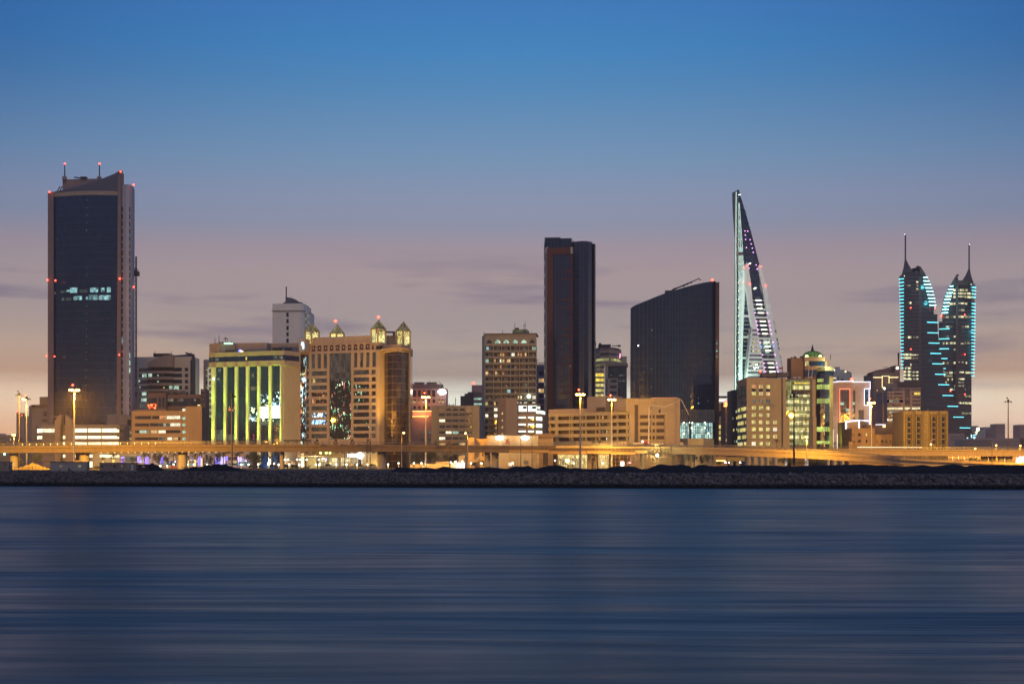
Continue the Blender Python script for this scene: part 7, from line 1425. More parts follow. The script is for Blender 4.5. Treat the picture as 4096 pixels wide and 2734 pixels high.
# ---- masts and lamps
pole_m = plain('lamplit_pole', (.55, .5, .42), .5, .3); dpole = plain('dark_pole', (.06, .045, .045), .6)  # lamp light put into the pole colour: pale where lit, dark where unlit
sod = (1, .46, .035)
def mast(x, yt, D, yb, on, power, lab, heads=6, half=False):
    T_ = thing('high_mast_lamp', lab, 'mast lamp', x, D, z=zof(yb, D), group='high mast lamps along the road')
    top_ = W(x, yt, D); b = W(x, yb, D); mb = MB(); mb.tube(b, top_, .42, .2, 8); build('pole', mb, pole_m if on else dpole, T_)
    mb = MB(); w = 1.7
    mb.tube(top_ - Vector((0, 0, .4)), top_ + Vector((0, 0, 1.0)), .55, .45, 8); mb.bar(top_ + Vector((-w, 0, -.1)), top_ + Vector((w, 0, -.1)), .35); mb.bar(top_ + Vector((0, -w, -.1)), top_ + Vector((0, w, -.1)), .35); build('head_frame', mb, dmetal, T_)
    for k in range(heads):
        a = math.pi * 2 * k / heads + .3; q = top_ + Vector((math.cos(a) * w * .93, math.sin(a) * w * .93, -.45))
        on_k = on and not (half and k not in (2, 3)); mb = MB(); mb.sph(q, .56 if on_k else .3, 8, 6, sz=.7); build('lamp_head', mb, l_sod if on_k else dmetal, T_)
    mb = MB(); mb.sph(top_ + Vector((-.6, 0, 1.6)), .42, 8, 6); build('beacon', mb, l_red if on else dmetal, T_)
    if on: road_light('mast_light', top_ + Vector((0 if not half else -3, 0, -1.6)), power, sod, 1.2, T_)
mast(77, 1577, 700, 1868, 0, 0, 'unlit dark mast, leftmost of the tall masts'); mast(107, 1593, 690, 1868, 1, 200000, 'mast with only its left lamp burning, second from the left edge', half=True)
mast(297, 1555, 560, 1878, 1, 800000, 'lit mast standing before the tallest tower and the overpass'); mast(927, 1583, 600, 1872, 0, 0, 'thin unlit mast before the green lit hotel')
mast(1703, 1584, 690, 1868, 1, 210000, 'lit mast before the pink beige block with orange neon lines'); mast(2321, 1573, 600, 1873, 1, 75000, 'lit mast before the foot of the russet framed tower')
mast(2447, 1594, 672, 1868, 1, 45000, 'lit mast before the parking structure'); mast(3176, 1583, 560, 1860, 0, 0, 'unlit dark mast before the yellow curtain wall office')
mast(3485, 1607, 695, 1865, 1, 130000, 'lit mast between the neon edged house and the ribbed block'); mast(4033, 1604, 700, 1865, 0, 0, 'unlit mast alone at the far right')
mast(-150, 1560, 560, 1878, 1, 350000, 'added lit mast out of view beyond the left edge'); mast(4280, 1570, 590, 1870, 1, 800000, 'added lit mast out of view beyond the right edge')  # unseen masts added past both ends of the row to light the decks
def street(x, yt, D, yb, dx, on, power, lab, double=False, c=sod):
    T_ = thing('street_lamp', lab, 'street lamp', x, D, z=zof(yb, D), group='single arm street lamps'); t = W(x, yt, D); mb = MB(); mb.tube(W(x, yb, D), t, .16, .09, 6); build('pole', mb, pole_m if on else dpole, T_)
    for s in ((1, -1) if double else (1,)):
        e = W(x + dx * s, yt - 1, D); mb = MB(); mb.bar(t, e, .14); build('arm', mb, dpole, T_)
        mb = MB(); mb.sph(e, .42 if on else .22, 8, 6, sz=.75); build('lamp_head', mb, l_sod if on else dmetal, T_)
    if on: road_light('street_light', e + Vector((0, 0, -1.2)), power, c, .5, T_)
street(55, 1740, 700, 1868, -4, 1, 26000, 'short lit street lamp left of the first two masts', True)
street(1607, 1731, 600, 1872, 8, 1, 5000, 'lit lamp by the right corner of the lantern hotel'); street(1870, 1733, 600, 1874, -8, 1, 7000, 'lit lamp before the arcaded block, arm to the left')
street(3227, 1748, 600, 1862, -1, 1, 90000, 'lit lamp before the yellow curtain wall office'); street(1468, 1733, 600, 1874, -3, 0, 0, 'thin unlit lamp, left of a pair below the lantern hotel'); street(1481, 1735, 600, 1874, 8, 0, 0, 'thin unlit lamp, right of a pair below the lantern hotel')
street(1799, 1737, 610, 1872, 10, 0, 0, 'unlit double arm lamp before the arcaded block', True); street(2083, 1741, 610, 1872, -4, 0, 0, 'thin unlit lamp between the two oval signs'); street(2128, 1737, 610, 1872, -5, 0, 0, 'thin unlit lamp just right of the right oval sign')
street(3724, 1777, 686, 1794, 0, 1, 12000, 'short lit lamp on the upper deck before the ribbed block'); street(3984, 1781, 800, 1800, 1, 1, 16000, 'lit lamp behind the upper deck left of the last mast'); street(4080, 1783, 800, 1800, 1, 1, 16000, 'lit lamp behind the upper deck at the right edge')
street(3901, 1794, 800, 1802, 0, 1, 12000, 'low lit lamp just above the upper deck railing'); street(3968, 1769, 600, 1866, -8, 0, 0, 'thin unlit lamp crossing the upper deck at the right'); street(1378, 1790, 655, 1868, 0, 0, 0, 'thin orange pole behind the deck below the lantern hotel')
street(4040, 1852, 690, 1866, 0, 1, 9000, 'low lit lamp beside the piers at the far right'); street(4092, 1835, 690, 1866, 0, 1, 9000, 'low lit lamp at the right edge below the upper deck')
gl_ = plain('bollard_stone', (.3, .22, .12), .7)
bl0 = thing('bollard_lamp', 'x', 'lamp', 0, 700); mb = MB(); o0 = OFF[bl0]; mb.tube((o0.x, o0.y, GZ), (o0.x, o0.y, GZ + 1.6), .38, .34, 8); build('post', mb, gl_, bl0); mb = MB(); mb.sph((o0.x, o0.y, GZ + 2.0), .42, 8, 6); build('globe', mb, l_greenw, bl0)
BX = [(642, 720, 'below the leftmost dark tree'), (669, 720, 'beside the tree with blue lights'), (695, 700, 'under the tented palm'), (748, 700, 'right behind the round pier'), (775, 700, 'beside a yellow wrapped palm trunk'), (829, 700, 'left of the big rubble heap'), (965, 700, 'right of the white sparkling hedge'), (994, 700, 'below the widest dark tree'),
      (1033, 700, 'below the right edge of the widest dark tree'), (1073, 690, 'beside the white lit wall and palm'), (1115, 690, 'just left of the slim round pier'), (1156, 690, 'under the parked white van'), (1197, 690, 'left of the glowing canopy pillar'), (1264, 680, 'left one of a close pair below the shop windows'), (1277, 680, 'right one of a close pair below the shop windows'), (1345, 680, 'between the two lit shop windows'),
      (1386, 680, 'beside the white car'), (1428, 680, 'below the star bright sign'), (1469, 680, 'at the thin double lamp posts'), (1552, 690, 'just right of the twin pier'), (1594, 700, 'at the zigzag scaffold tower'), (1656, 690, 'left of the lit mast foot'), (1686, 690, 'under the small floodlight post'), (1884, 690, 'left below the outside stair'), (1926, 690, 'right below the outside stair'), (2050, 690, 'under the sign building scaffold'), (2294, 690, 'before the bright scaffold bay'), (2412, 690, 'before the second bright scaffold bay')]
for i, (x, D, w) in enumerate(BX):
    loc = Vector((xof(x, D), D, GZ if x > 1560 else GZ)); loc.z = zof(1862, D) - 2.0 if i < 2 else GZ + (0.6 if x > 1560 else 0)
    if i == 0: bl0.location = loc; r = bl0
    else: r = copy_tree(bl0, loc)
    r['label'] = 'small bright bollard lamp ' + w; r['group'] = 'bollard lamps below the overpass'
    light('bollard_light', loc + Vector((0, -1.2, 2.2)), 350, (.95, 1, .75), .3)
gp0 = thing('globe_lamp', 'x', 'lamp', 0, 700); o0 = OFF[gp0]; mb = MB(); mb.tube((o0.x, o0.y, GZ), (o0.x, o0.y, GZ + 4.4), .09, n=6); build('pole', mb, dpole, gp0); mb = MB(); mb.sph((o0.x, o0.y, GZ + 4.7), .42, 8, 6); build('globe', mb, l_white, gp0)
GX = [(1140, 1837, 'nearest the slim round pier'), (1152, 1837, 'above the white van'), (1188, 1837, 'left of the canopy pillar'), (1200, 1837, 'touching the canopy pillar on its left'), (1227, 1837, 'under the canopy'), (1275, 1837, 'at the first shop window'), (1080, 1838, 'under the palm before the white lit wall'), (1822, 1846, 'beside the white wall cluster'), (1849, 1845, 'at the head of the white pair'), (2068, 1841, 'before the sign building, left'), (2153, 1841, 'before the sign building, right'), (2220, 1841, 'left of the bright scaffold bay'),
      (2456, 1849, 'left of two by the tall white sign'), (2463, 1850, 'right of two by the tall white sign'), (2565, 1851, 'first right of the red umbrella'), (2581, 1850, 'second right of the red umbrella'), (2600, 1852, 'left of the last pair under the scaffold'), (2608, 1850, 'right of the last pair under the scaffold'), (2902, 1848, 'left of the two below the ramp piers'), (2917, 1849, 'right of the two below the ramp piers'), (2960, 1848, 'below the pier head'), (1803, 1848, 'yellowish one at the unlit double lamp')]
for i, (x, y, w) in enumerate(GX):
    D = 715; loc = Vector((xof(x, D), D, zof(y, D) - 4.7))
    if i == 0: gp0.location = loc; r = gp0
    else: r = copy_tree(gp0, loc)
    r['label'] = 'white globe lamp on a thin pole ' + w; r['group'] = 'globe lamps on thin poles'
    if i % 2 == 0: light('globe_light', loc + Vector((0, -1, 4.6)), 500, (1, .95, .75), .3)

# ---- buildings seen below the deck
view(1600, 1500, 3.915)
B = Bld('sign_building', 'low ochre building with two glaring white oval signs on its upper wall', 1700, 700)
sgn = wall('sign_wall', (.40, .31, .19), panel=None, dirt=.15)
f = B.block('wall', [(1357, 700), (2165, 700)], 942, sgn, 16); B.block('left_wing', [(1160, 704), (1357, 703)], 992, ochre_w, 14); B.block('left_pylon', [(1068, 702), (1160, 702)], 974, ochre_w, 12); B.block('right_wing', [(2165, 706), (2400, 705)], 994, ochre_w, 14)
B.block('mid_block', [(2120, 716), (2400, 715)], 912, brown_w, 10)
for x in (1561, 1958):
    mb = MB(); mb.slab([(x + 68 * math.cos(2 * math.pi * k / 20), 979 + 36 * math.sin(2 * math.pi * k / 20)) for k in range(20)], f, .7, -.1); B.part('oval_sign', mb, lamp('oval_sign_glare', (1, .96, .88), 3.5)); light('sign_light', f.pt(x, 979, 4), 1500, (1, .9, .7), 1, B.o)
fs2 = Face([(1068, 698), (1340, 698)]); mb = MB(); mb.slab([(1100, 1400), (1105, 1325), (1180, 1322), (1240, 1270), (1310, 1268), (1310, 1300), (1250, 1302), (1200, 1348), (1128, 1350), (1128, 1400)], fs2, .6, .5); B.part('outside_stair', mb, sgn); B.win(fs2, 1128, 1370, 1190, 1412, gl_dark); B.win(fs2, 1262, 1335, 1315, 1412, dk, name='doorway'); B.win(fs2, 1282, 1215, 1312, 1265, dk); B.win(f, 1932, 1338, 2012, 1395, lit('door_dim', (.7, .45, .15), .4, cell=(.8, 2)), name='door'); B.win(f, 2120, 1220, 2180, 1400, sand_w, out=.8, name='column'); B.win(f, 1700, 1365, 1780, 1420, lamp('white_board', (.9, .9, .8), .8), name='notice_board')
B.done()
for x0, x1, D, nm, lab in ((2232, 2352, 690, 'glaring_hall', 'glaring yellow white lit hall front behind the first scaffold bay'), (2393, 2436, 690, 'glaring_hall', 'narrow glaring lit hall front behind the second scaffold bay')):
    view(0, 0, 1); B = Bld(nm, lab, (x0 + x1) / 2, D); f = B.block('wall', [(x0, D), (x1, D)], 1808, ochre_w, 8)
    n = int((x1 - x0) / 11)
    for k in range(n):
        a = x0 + (x1 - x0) * k / n; B.win(f, a + 1, 1818, a + (x1 - x0) / n - 1, 1832, lit('hall_glare', (1, .82, .3), 2.6, cell=(1.0, 2.6), lo=.2, detail=.5, mull=.15)); B.win(f, a + 1, 1834, a + (x1 - x0) / n - 1, 1870, lit('hall_glow', (1, .8, .3), 1.7, cell=(.8, 2.0), lo=.1, detail=.7, mull=.2))
    B.done()
view(2200, 1560, 3.915)
B = Bld('awning_cafe', 'greenish lit cafe with pointed white awnings below the scaffolding', 1300, 720); f = B.block('wall', [(985, 722), (1880, 720)], 985, wall('pale_green_wall', 0), 10)
for x in (1060, 1245, 1330, 1480): B.win(f, x - 40, 1085, x + 35, 1140, lit('cafe_green', (.8, 1, .65), 1.1, cell=(1.2, 2), lo=.1, detail=.8), out=.2); mb = MB(); mb.slab([(x - 60, 1100), (x, 1050), (x + 55, 1100)], f, 1.5, -.5); B.part('awning', mb, white_w)
B.win(f, 1150, 1145, 1480, 1200, gl_dark); B.done()
T_ = thing('pillar_sign', 'tall glaring white sign board with a rounded red top', 'sign', 1132, 690); f = Face([(1100, 690), (1165, 690)]); mb = MB(); f.box(mb, 1103, 1118, 1160, 1182, .3, .3); build('panel', mb, lamp('white_panel_glare', (1, 1, .95), 4), T_); mb = MB(); mb.slab([(1107, 1117), (1112, 1104), (1125, 1097), (1142, 1097), (1154, 1104), (1159, 1117)], f, .35, .3); build('red_top', mb, lamp('red_panel', (.9, .08, .12), 1.4), T_)
mb = MB(); f.box(mb, 1125, 1182, 1138, 1300, .1, .1); build('post', mb, dmetal, T_)
T_ = thing('parasol', 'red parasol with white lettering right of the tall white sign', 'parasol', 1245, 692); mb = MB(); c = W(1245, 1146, 692); mb.lathe(c, [(1.35, 0), (1.1, .5), (.5, .9), (.02, 1.05)], 12); build('canopy', mb, lamp('red_panel_dim', (.8, .06, .08), .9), T_); mb = MB(); mb.tube(c, (c.x, c.y, GZ), .07, n=6); build('pole', mb, dmetal, T_); mb = MB(); mb.box((c.x, c.y - 1.2, c.z + .35), (1.3, .1, .35)); build('print', mb, lamp('white_print', (1, .9, .9), 1.2), T_)

view(1000, 1780, 3.915)
B = Bld('hotel_podium', 'ochre ground floor of the lantern hotel with lit shop windows, canopy and a glaring sign', 1400, 775); bw = wall('podium_stone', (.22, .17, .10), panel=(3.5, 30), joint=.2)
f = B.block('wall', [(780, 776), (2000, 772)], 80, bw, 10, ref=775); B.block('lower_annex', [(880, 772), (1040, 771)], 192, wall('olive_panels', (.3, .26, .14), panel=(3.4, 20), joint=.3), 6, ref=772)
for x, m in ((870, gl_win), (970, gl_win), (1085, gl_win), (1160, lw_yel), (1250, gl_win), (1335, gl_win), (1430, gl_win), (1525, gl_win), (1620, gl_win), (1715, gl_win), (1815, gl_win), (1910, gl_win)): B.win(f, x, 108, x + 48, 125, m)
for x in (1105, 1196, 1252): B.lampdot(x, 119, 772, lamp('yellow_spot', (.8, 1, .2), 5), .6, 'ceiling_lamp')
mb = MB(); f2 = Face([(745, 768), (1215, 768)]); f2.box(mb, 745, 166, 1218, 178, 2, 5); B.part('canopy', mb, sand_w); mb = MB(); f2.box(mb, 803, 128, 846, 340, 1.2, 2); B.part('pillar', mb, wall('lit_plaster', (.62, .6, .5), panel=None)); light('pillar_light', W(824, 330, 762), 3000, (.95, 1, .7), .5, B.o); light('canopy_light', W(1000, 200, 764), 2500, (1, .85, .5), .5, B.o)
sh_ = lit('shop_warm', (1, .82, .4), 1.5, cell=(1.4, 2.4), lo=.25, detail=.5)
for a, b in ((1082, 1202), (1240, 1372), (1425, 1570)): B.win(f, a, 196, b, 258, sh_, out=.1); B.win(f, a, 263, b, 322, sh_, out=.1)
B.win(f, 1610, 196, 1665, 325, gl_dark, name='doorway'); B.win(f, 1692, 196, 1742, 325, gl_dark, name='doorway')
for a, y0 in ((1187, 200), ): B.win(f, a, y0, a + 16, y0 + 40, lamp('violet_screen', (.2, .2, 1), 2.5), out=.3)
for x in (1675, 1750): mb = MB(); f.box(mb, x, 200, x + 12, 322, .8, .1); B.part('string_lights', mb, glitter('string_glow', 0, 0, 0))
mb = MB(); f.box(mb, 1370, 196, 1388, 322, .8, .1); B.part('striped_column', mb, glitter('stripe_column', [(.9, .85, .7)], .9, (.05, .05, .05), .5, 1.4, 2.0))
t_ = text('HEBPBO', W(1655, 160, 771), 2.5, lamp('letter_glare', (.95, 1, 1), 2.5), B.o, bold=.08); mb = MB(); mb.sph(W(1725, 160, 771), 1.75, 12, 8); B.part('sign_floodlight', mb, lamp('floodlight_glare', 0, 0)); mb = MB(); mb.box(W(1762, 161, 771), (1.2, .3, 1.6)); B.part('lettering', mb, lamp('letter_glare', 0, 0)); light('sign_light', W(1725, 165, 766), 1500, (.9, 1, .9), .5, B.o)
light('wall_light', W(1965, 300, 768), 2500, (1, .75, .25), .4, B.o); light('shop_light', W(1500, 240, 764), 1200, (1, .8, .4), 2, B.o)
mb = MB(); Face([(1110, 690), (2000, 690)]).box(mb, 1112, 326, 1995, 372, 0, .3); B.part('terrace_wall', mb, sand_w); B.done()
B = Bld('hotel_side_wing', 'pale blank wing with white lit wall right behind the slim round pier', 650, 800); f = B.block('wall', [(170, 802), (780, 800)], 60, wall('dim_cream', (.40, .34, .26), panel=(8, 40), joint=.2), 10, ref=800); mb = MB(); f.box(mb, 230, 196, 340, 360, .5, .1); B.part('lit_wall', mb, wall('lit_plaster', 0)); light('wall_light', W(290, 300, 790), 5000, (1, .8, .6), .5, B.o); mb = MB(); mb.slab([(540, 296), (545, 262), (560, 248), (640, 275), (690, 296)], f, 4, 3); B.part('tent', mb, white_w); light('tent_light', W(600, 300, 788), 2500, (1, .85, .6), .5, B.o); B.done()
view(400, 1780, 3.915)
B = Bld('promenade_restaurant', 'long white low restaurant strung with lights, below the green lit hotel', 1100, 770)
pw2 = wall('promenade_white', (.27, .24, .21), panel=None, dirt=.15)
f = B.block('wall', [(-120, 772), (2340, 768)], 90, pw2, 10, ref=770)
for x0, x1, y0, y1, m in ((0, 300, 150, 190, lw_glare), (340, 600, 118, 150, pw2), (1045, 1110, 105, 128, lit('teal_window', (.1, .35, .3), .4)), (1390, 1460, 105, 125, gl_win), (1570, 1660, 105, 125, gl_win), (1960, 2080, 100, 125, gl_win), (2190, 2250, 100, 125, gl_win), (2008, 2148, 178, 235, gl_win), (2060, 2150, 240, 295, lit('terrace_gold', (1, .75, .35), 1.1, cell=(1, 1.6), lo=.2)), (400, 600, 180, 262, lw_dimg), (640, 700, 225, 270, lit('lilac_wall', (.8, .7, 1), .9, lo=.8)), (2215, 2300, 205, 260, lit('lilac_wall', 0, 0)), (1860, 1890, 150, 290, lit('lilac_wall', 0, 0))): B.win(f, x0, y0, x1, y1, m, out=.2)  # lilac wall patches glow by emission to stand for coloured light on them
for x in range(1050, 1840, 56):
    if 1210 < x < 1370: continue
    B.win(f, x + 8, 248, x + 26, 318, gl_dark, out=.15, name='doorway')
for x in (1110, 1190, 1430): mb = MB(); c = f.pt(x, 238, 5); mb.lathe(c, [(3.6, 0), (1.6, 1.4), (.4, 3.2), (.05, 4)], 8, False); B.part('tent_roof', mb, white_w)
mb = MB(); f.box(mb, 280, 145, 620, 152, 3, .1); f.box(mb, 1860, 170, 2260, 180, 3, .1); B.part('canopy', mb, sand_w)
for x, pw_, c_ in ((150, 1800, (1, .9, .4)), (560, 1200, (.9, 1, .6)), (760, 1200, (.6, .5, 1)), (1110, 1200, (.9, .8, 1)), (1480, 1200, (1, .85, .6)), (1620, 900, (.5, .45, 1)), (1930, 1500, (.6, .55, 1)), (2240, 1300, (.5, .45, 1))): light('terrace_light', f.pt(x, 250, 8), pw_, c_, .6, B.o)
B.done()
def hedge(x0, x1, y0, y1, lab, m, D=735):
    T_ = thing('lit_hedge', lab, 'hedge', (x0 + x1) / 2, D); mb = MB(); n = max(3, int((x1 - x0) / 14)); r_ = random.Random(int(x0))
    for k in range(n): mb.sph(W(x0 + (x1 - x0) * (k + .5) / n, y0 + 14 + r_.uniform(-6, 6), D + r_.uniform(-1, 1)), (y1 - y0) * mpp(D) * .45, 8, 6)
    build('foliage', mb, m, T_)
sp_ = glitter('hedge_sparkle', [(.4, 1, .9), (.7, .95, 1), (.3, .6, 1)], 3.0, (.01, .04, .03), .57, 2.6, 1)
for a in ((915, 980, 268, 310, 'hedge sparkling with white lights below the blue wrapped tree'), (1045, 1105, 265, 308, 'turquoise sparkling hedge left of the round pier'), (1390, 1440, 285, 315, 'small sparkling hedge right behind the round pier'), (2010, 2150, 282, 320, 'sparkling hedge under the gold lit terrace'), (2190, 2330, 272, 345, 'wide sparkling hedge beside the big dark tree')): hedge(*a, sp_)

# ---- cabins on the shore
view(100, 1500, 3.92); cw = wall('cabin_white', (.40, .34, .29), panel=(.5, 30), joint=.25, dirt=.5); cbn = wall('cabin_brown', (.30, .22, .17), panel=(.5, 30), joint=.3, dirt=.5)
def cabin(x0, x1, y0, D, m, lab, wins, doors=(), ac=(), yb=1503):
    T_ = thing('site_cabin', lab, 'cabin', (x0 + x1) / 2, D, z=zof(yb, D)); f = Face([(x0, D), (x1, D + .3)]); a, b = f.Q; z0, z1 = zof(yb, D) - .2, zof(y0, D)
    mb = MB(); mb.prism([tuple(a), tuple(b), (b.x, b.y + 3), (a.x, a.y + 3)], z0, z1); build('wall', mb, m, T_)
    mb = MB(); mb.prism([(a.x - .15, a.y - .15), (b.x + .15, b.y - .15), (b.x + .15, b.y + 3.2), (a.x - .15, a.y + 3.2)], z1, z1 + .12); build('roof', mb, dmetal, T_)
    for p in wins: mb = MB(); f.box(mb, p[0], p[1], p[2], p[3], .05, .05); build('window', mb, p[4] if len(p) > 4 else gl_win, T_)
    for p in doors: mb = MB(); f.box(mb, p[0], p[1], p[2], p[3], .06, .05); build('door', mb, white_w, T_)
    for p in ac: mb = MB(); f.box(mb, p[0], p[1], p[0] + 34, p[1] + 26, .5, 0); build('air_conditioner', mb, white_w, T_); mb = MB(); c = f.pt(p[0] + 17, p[1] + 13, .52); mb.tube(c, c + Vector((0, -.05, 0)), .28, n=12); build('fan', mb, dmetal, T_)
    return T_
cabin(396, 968, 1360, 450, cw, 'long white site cabin on the shore with two outdoor units at its base', ((540, 1402, 585, 1445, lw_dim), (832, 1405, 875, 1447, lw_dim), (643, 1376, 662, 1392, dk), (675, 1460, 710, 1500, dk)), (), ((528, 1480), (725, 1480)))
cabin(1168, 1738, 1374, 452, cbn, 'long brown site cabin with small windows, right of the white one', ((1196, 1402, 1226, 1440), (1388, 1405, 1422, 1445), (1505, 1402, 1534, 1440, lw_dim), (1600, 1400, 1625, 1440, lw_dim), (1253, 1397, 1288, 1420, brown_w), (1340, 1398, 1360, 1418, dk), (1435, 1397, 1470, 1420, brown_w), (1552, 1397, 1586, 1418, brown_w)), ((1662, 1398, 1700, 1492),), ((1480, 1485),))
view(0, 1400, 3.136); cabin(-60, 112, 1402, 452, cbn, 'dark cabin cut by the left edge of the photo', ((60, 1420, 70, 1450, dk),), (), ((112, 1418),), yb=1512)
view(400, 1780, 3.915)
T_ = thing('container', 'dark red container between the brown cabin and the conical heap', 'container', 670, 456, z=zof(400, 456)); mb = MB(); mb.box(W(668, 345, 457), (4.6, 2.4, 2.1)); build('body', mb, wall('maroon_container', (.10, .03, .025), panel=(.4, 30), joint=.4), T_); mb = MB(); [mb.box(W(x, 345, 455.7), (.08, .1, 1.9)) for x in (655, 682)]; build('door_bar', mb, metal, T_)
T_ = thing('sign_board', 'small white board on two posts beside the conical heap', 'sign', 700, 447, z=zof(420, 447)); mb = MB(); mb.box(W(681, 330, 447), (.75, .06, .55)); build('panel', mb, white_w, T_); mb = MB(); mb.bar(W(697, 352, 447), W(697, 418, 447), .06); mb.bar(W(697, 352, 447), W(752, 352, 447), .05); mb.bar(W(757, 350, 447), W(757, 425, 447), .06); build('post', mb, metal, T_)
# woven low fence in front of the road
Fn = thing('low_fence', 'low gold lit mesh fence along the road below the overpass', 'fence', 1200, 520, z=GZ); view(0, 0, 1)
mb = MB(); x = 650
while x < 1560: mb.bar(W(x, 1876, 520), W(x + 3, 1881, 520), .12); mb.bar(W(x + 3, 1876, 520), W(x, 1881, 520), .12); x += 3
build('mesh', mb, plain('yellow_mesh', (.45, .32, .10), .7), Fn); mb = MB(); [mb.bar(W(a, y, 520), W(1562, y, 520), .1) for a, y in ((650, 1876), (650, 1881))]; build('rail', mb, plain('yellow_mesh', 0), Fn)
F2 = thing('low_fence', 'thin post fence beside the orange sand heap at the left', 'fence', 110, 470, z=GZ); mb = MB(); [mb.bar(W(x, 1864, 470), W(x, 1884, 470), .09) for x in range(45, 250, 14)]; build('post', mb, dmetal, F2); mb = MB(); [mb.bar(W(45, y, 470), W(252, y, 470), .05) for y in (1866, 1872, 1878)]; build('wire', mb, dmetal, F2)

# ---- vehicles
def car(x, y, L_, h, D, m, lab, van=False, cat='car'):
    c = W(x, y, D); T_ = thing('parked_' + cat, lab, cat, x, D, z=c.z, group='cars parked below the overpass'); X0, Y0, z = c; L_ *= .72; a = L_ / 2; w = .9
    if van: pf = [(-a, .35), (-a, h * .95), (-a + .2, h), (a * .45, h), (a * .8, h * .62), (a, h * .55), (a, .35)]
    else: pf = [(-a, .35), (-a, h * .55), (-a * .82, h * .62), (-a * .55, h), (a * .2, h), (a * .52, h * .62), (a * .95, h * .5), (a, .35)]
    mb = MB(); n = len(pf); mb.add([(X0 + p, Y0 - w, z + q) for p, q in pf] + [(X0 + p, Y0 + w, z + q) for p, q in pf], [tuple(range(n)), tuple(range(2 * n - 1, n - 1, -1))] + [(i, n + i, n + (i + 1) % n, (i + 1) % n) for i in range(n)]); build('body', mb, m, T_)
    mb = MB(); k0, k1 = (.58, .9); mb.box((X0 - a * .18, Y0 - w - .01, z + h * .78), (L_ * .36, .03, h * .24)); build('side_window', mb, gl_dark, T_)
    for s in (-.62, .62): mb = MB(); mb.tube((X0 + a * s, Y0 - w - .05, z + .34), (X0 + a * s, Y0 - w + .2, z + .34), .34, n=12); build('wheel', mb, dmetal, T_)
    mb = MB(); mb.box((X0 + a * .97, Y0 - w * .7, z + h * .42), (.12, .3, .16)); build('headlight', mb, white_w, T_)
dcar = plain('dark_car_paint', (.015, .015, .02), .25, .2, .1); wcar = plain('white_car_paint', (.6, .6, .58), .3, 0, .1)
view(1000, 1780, 3.915)
for a in ((370, 357, 5.0, 1.9, 700, dcar, 'dark jeep parked under the palm before the white lit wall', True), (560, 357, 4.6, 1.9, 715, dcar, 'dark car beside the slim round pier', True), (700, 357, 5.0, 1.8, 700, dcar, 'dark jeep right of the slim round pier', True), (1578, 330, 4.6, 1.5, 705, wcar, 'white saloon car before the shop windows', False), (1230, 330, 4.6, 1.3, 705, dcar, 'dark saloon between the first two shop windows', False), (1715, 330, 4.6, 1.4, 705, dcar, 'dark saloon below the star bright sign', False), (1925, 332, 4.6, 1.3, 705, dcar, 'dark saloon left of the twin pier', False), (30, 350, 4.6, 1.6, 700, dcar, 'dark car under the widest dark tree', False)): car(*a)
car(635, 325, 6.4, 2.6, 735, wcar, 'white minibus parked behind the slim round pier', True, 'van'); view(400, 1780, 3.915); car(1160, 368, 4.6, 1.4, 640, plain('red_car_paint', (.2, .02, .02), .3), 'red saloon left of the round pier', False)
view(100, 1500, 3.92); car(1140, 1478, 4.4, 1.5, 600, dcar, 'dark car with glowing red tail lamp between the two long cabins', False); T_ = bpy.data.objects['parked_car'] if 'parked_car' in bpy.data.objects else None
view(0, 1400, 3.136); car(150, 1500, 4.6, 1.5, 660, wcar, 'pale car left of the sand heap', False); car(205, 1492, 4.6, 1.5, 680, dcar, 'dark car right behind the pale one at the left', False)

# ---- vegetation
lf = plain('palm_leaf', (.035, .05, .02), .6, noise=.5); lf2 = plain('tree_leaf', (.03, .045, .018), .7, noise=.6, scale=.8); bark = plain('bark', (.10, .07, .045), .9, noise=.4, scale=3); lf3 = plain('shrub_leaf', (.08, .10, .03), .7, noise=.6)
def palm_mesh(seed, n=30, L_=3.2):
    r_ = random.Random(seed); mb = MB()
    for k in range(n):
        a = k * 2.4 + r_.uniform(-.2, .2); el = r_.uniform(-.25, 1.25); d = Vector((math.cos(a), math.sin(a), 0)); p = Vector((0, 0, 0)); Ln = L_ * r_.uniform(.8, 1.1); sd = Vector((-d.y, d.x, 0)); pr = None
        for i in range(8):
            t = i / 7; p2 = p + (d * math.cos(el) + Vector((0, 0, 1)) * math.sin(el)) * Ln / 7; el -= .26
            w = .5 * math.sin(math.pi * min(1, t + .12)) + .05
            if i % 1 == 0:
                for s in (-1, 1):
                    for q_ in (.25, .75):
                        o_ = p.lerp(p2, q_); tip = o_ + sd * s * w + (p2 - p) * .9 + Vector((0, 0, -.22 * w)); mb.add([o_ - (p2 - p) * .1, o_ + (p2 - p) * .22, tip], [(0, 1, 2)])
            mb.add([p - Vector((0, 0, .02)), p2, p2 + Vector((0, 0, .05)), p + Vector((0, 0, .05))], [(0, 1, 2, 3)]); p = p2
    return mb
PM = []
for s in range(3):
    r0 = thing('palm_tree', 'x', 'palm', -9000, 300); mb = palm_mesh(s); off = OFF[r0]; H_ = 6.0
    mb.v = [(v[0] + off.x, v[1] + off.y, v[2] + off.z + H_) for v in mb.v]; build('crown', mb, lf, r0)
    mb = MB(); P_ = [(off.x + .12 * math.sin(k), off.y, off.z + H_ * k / 6) for k in range(7)]
    for k in range(6): mb.tube(P_[k], P_[k + 1], .26 - .012 * k, .25 - .012 * k, 8)
    build('trunk', mb, bark, r0); PM.append(r0)
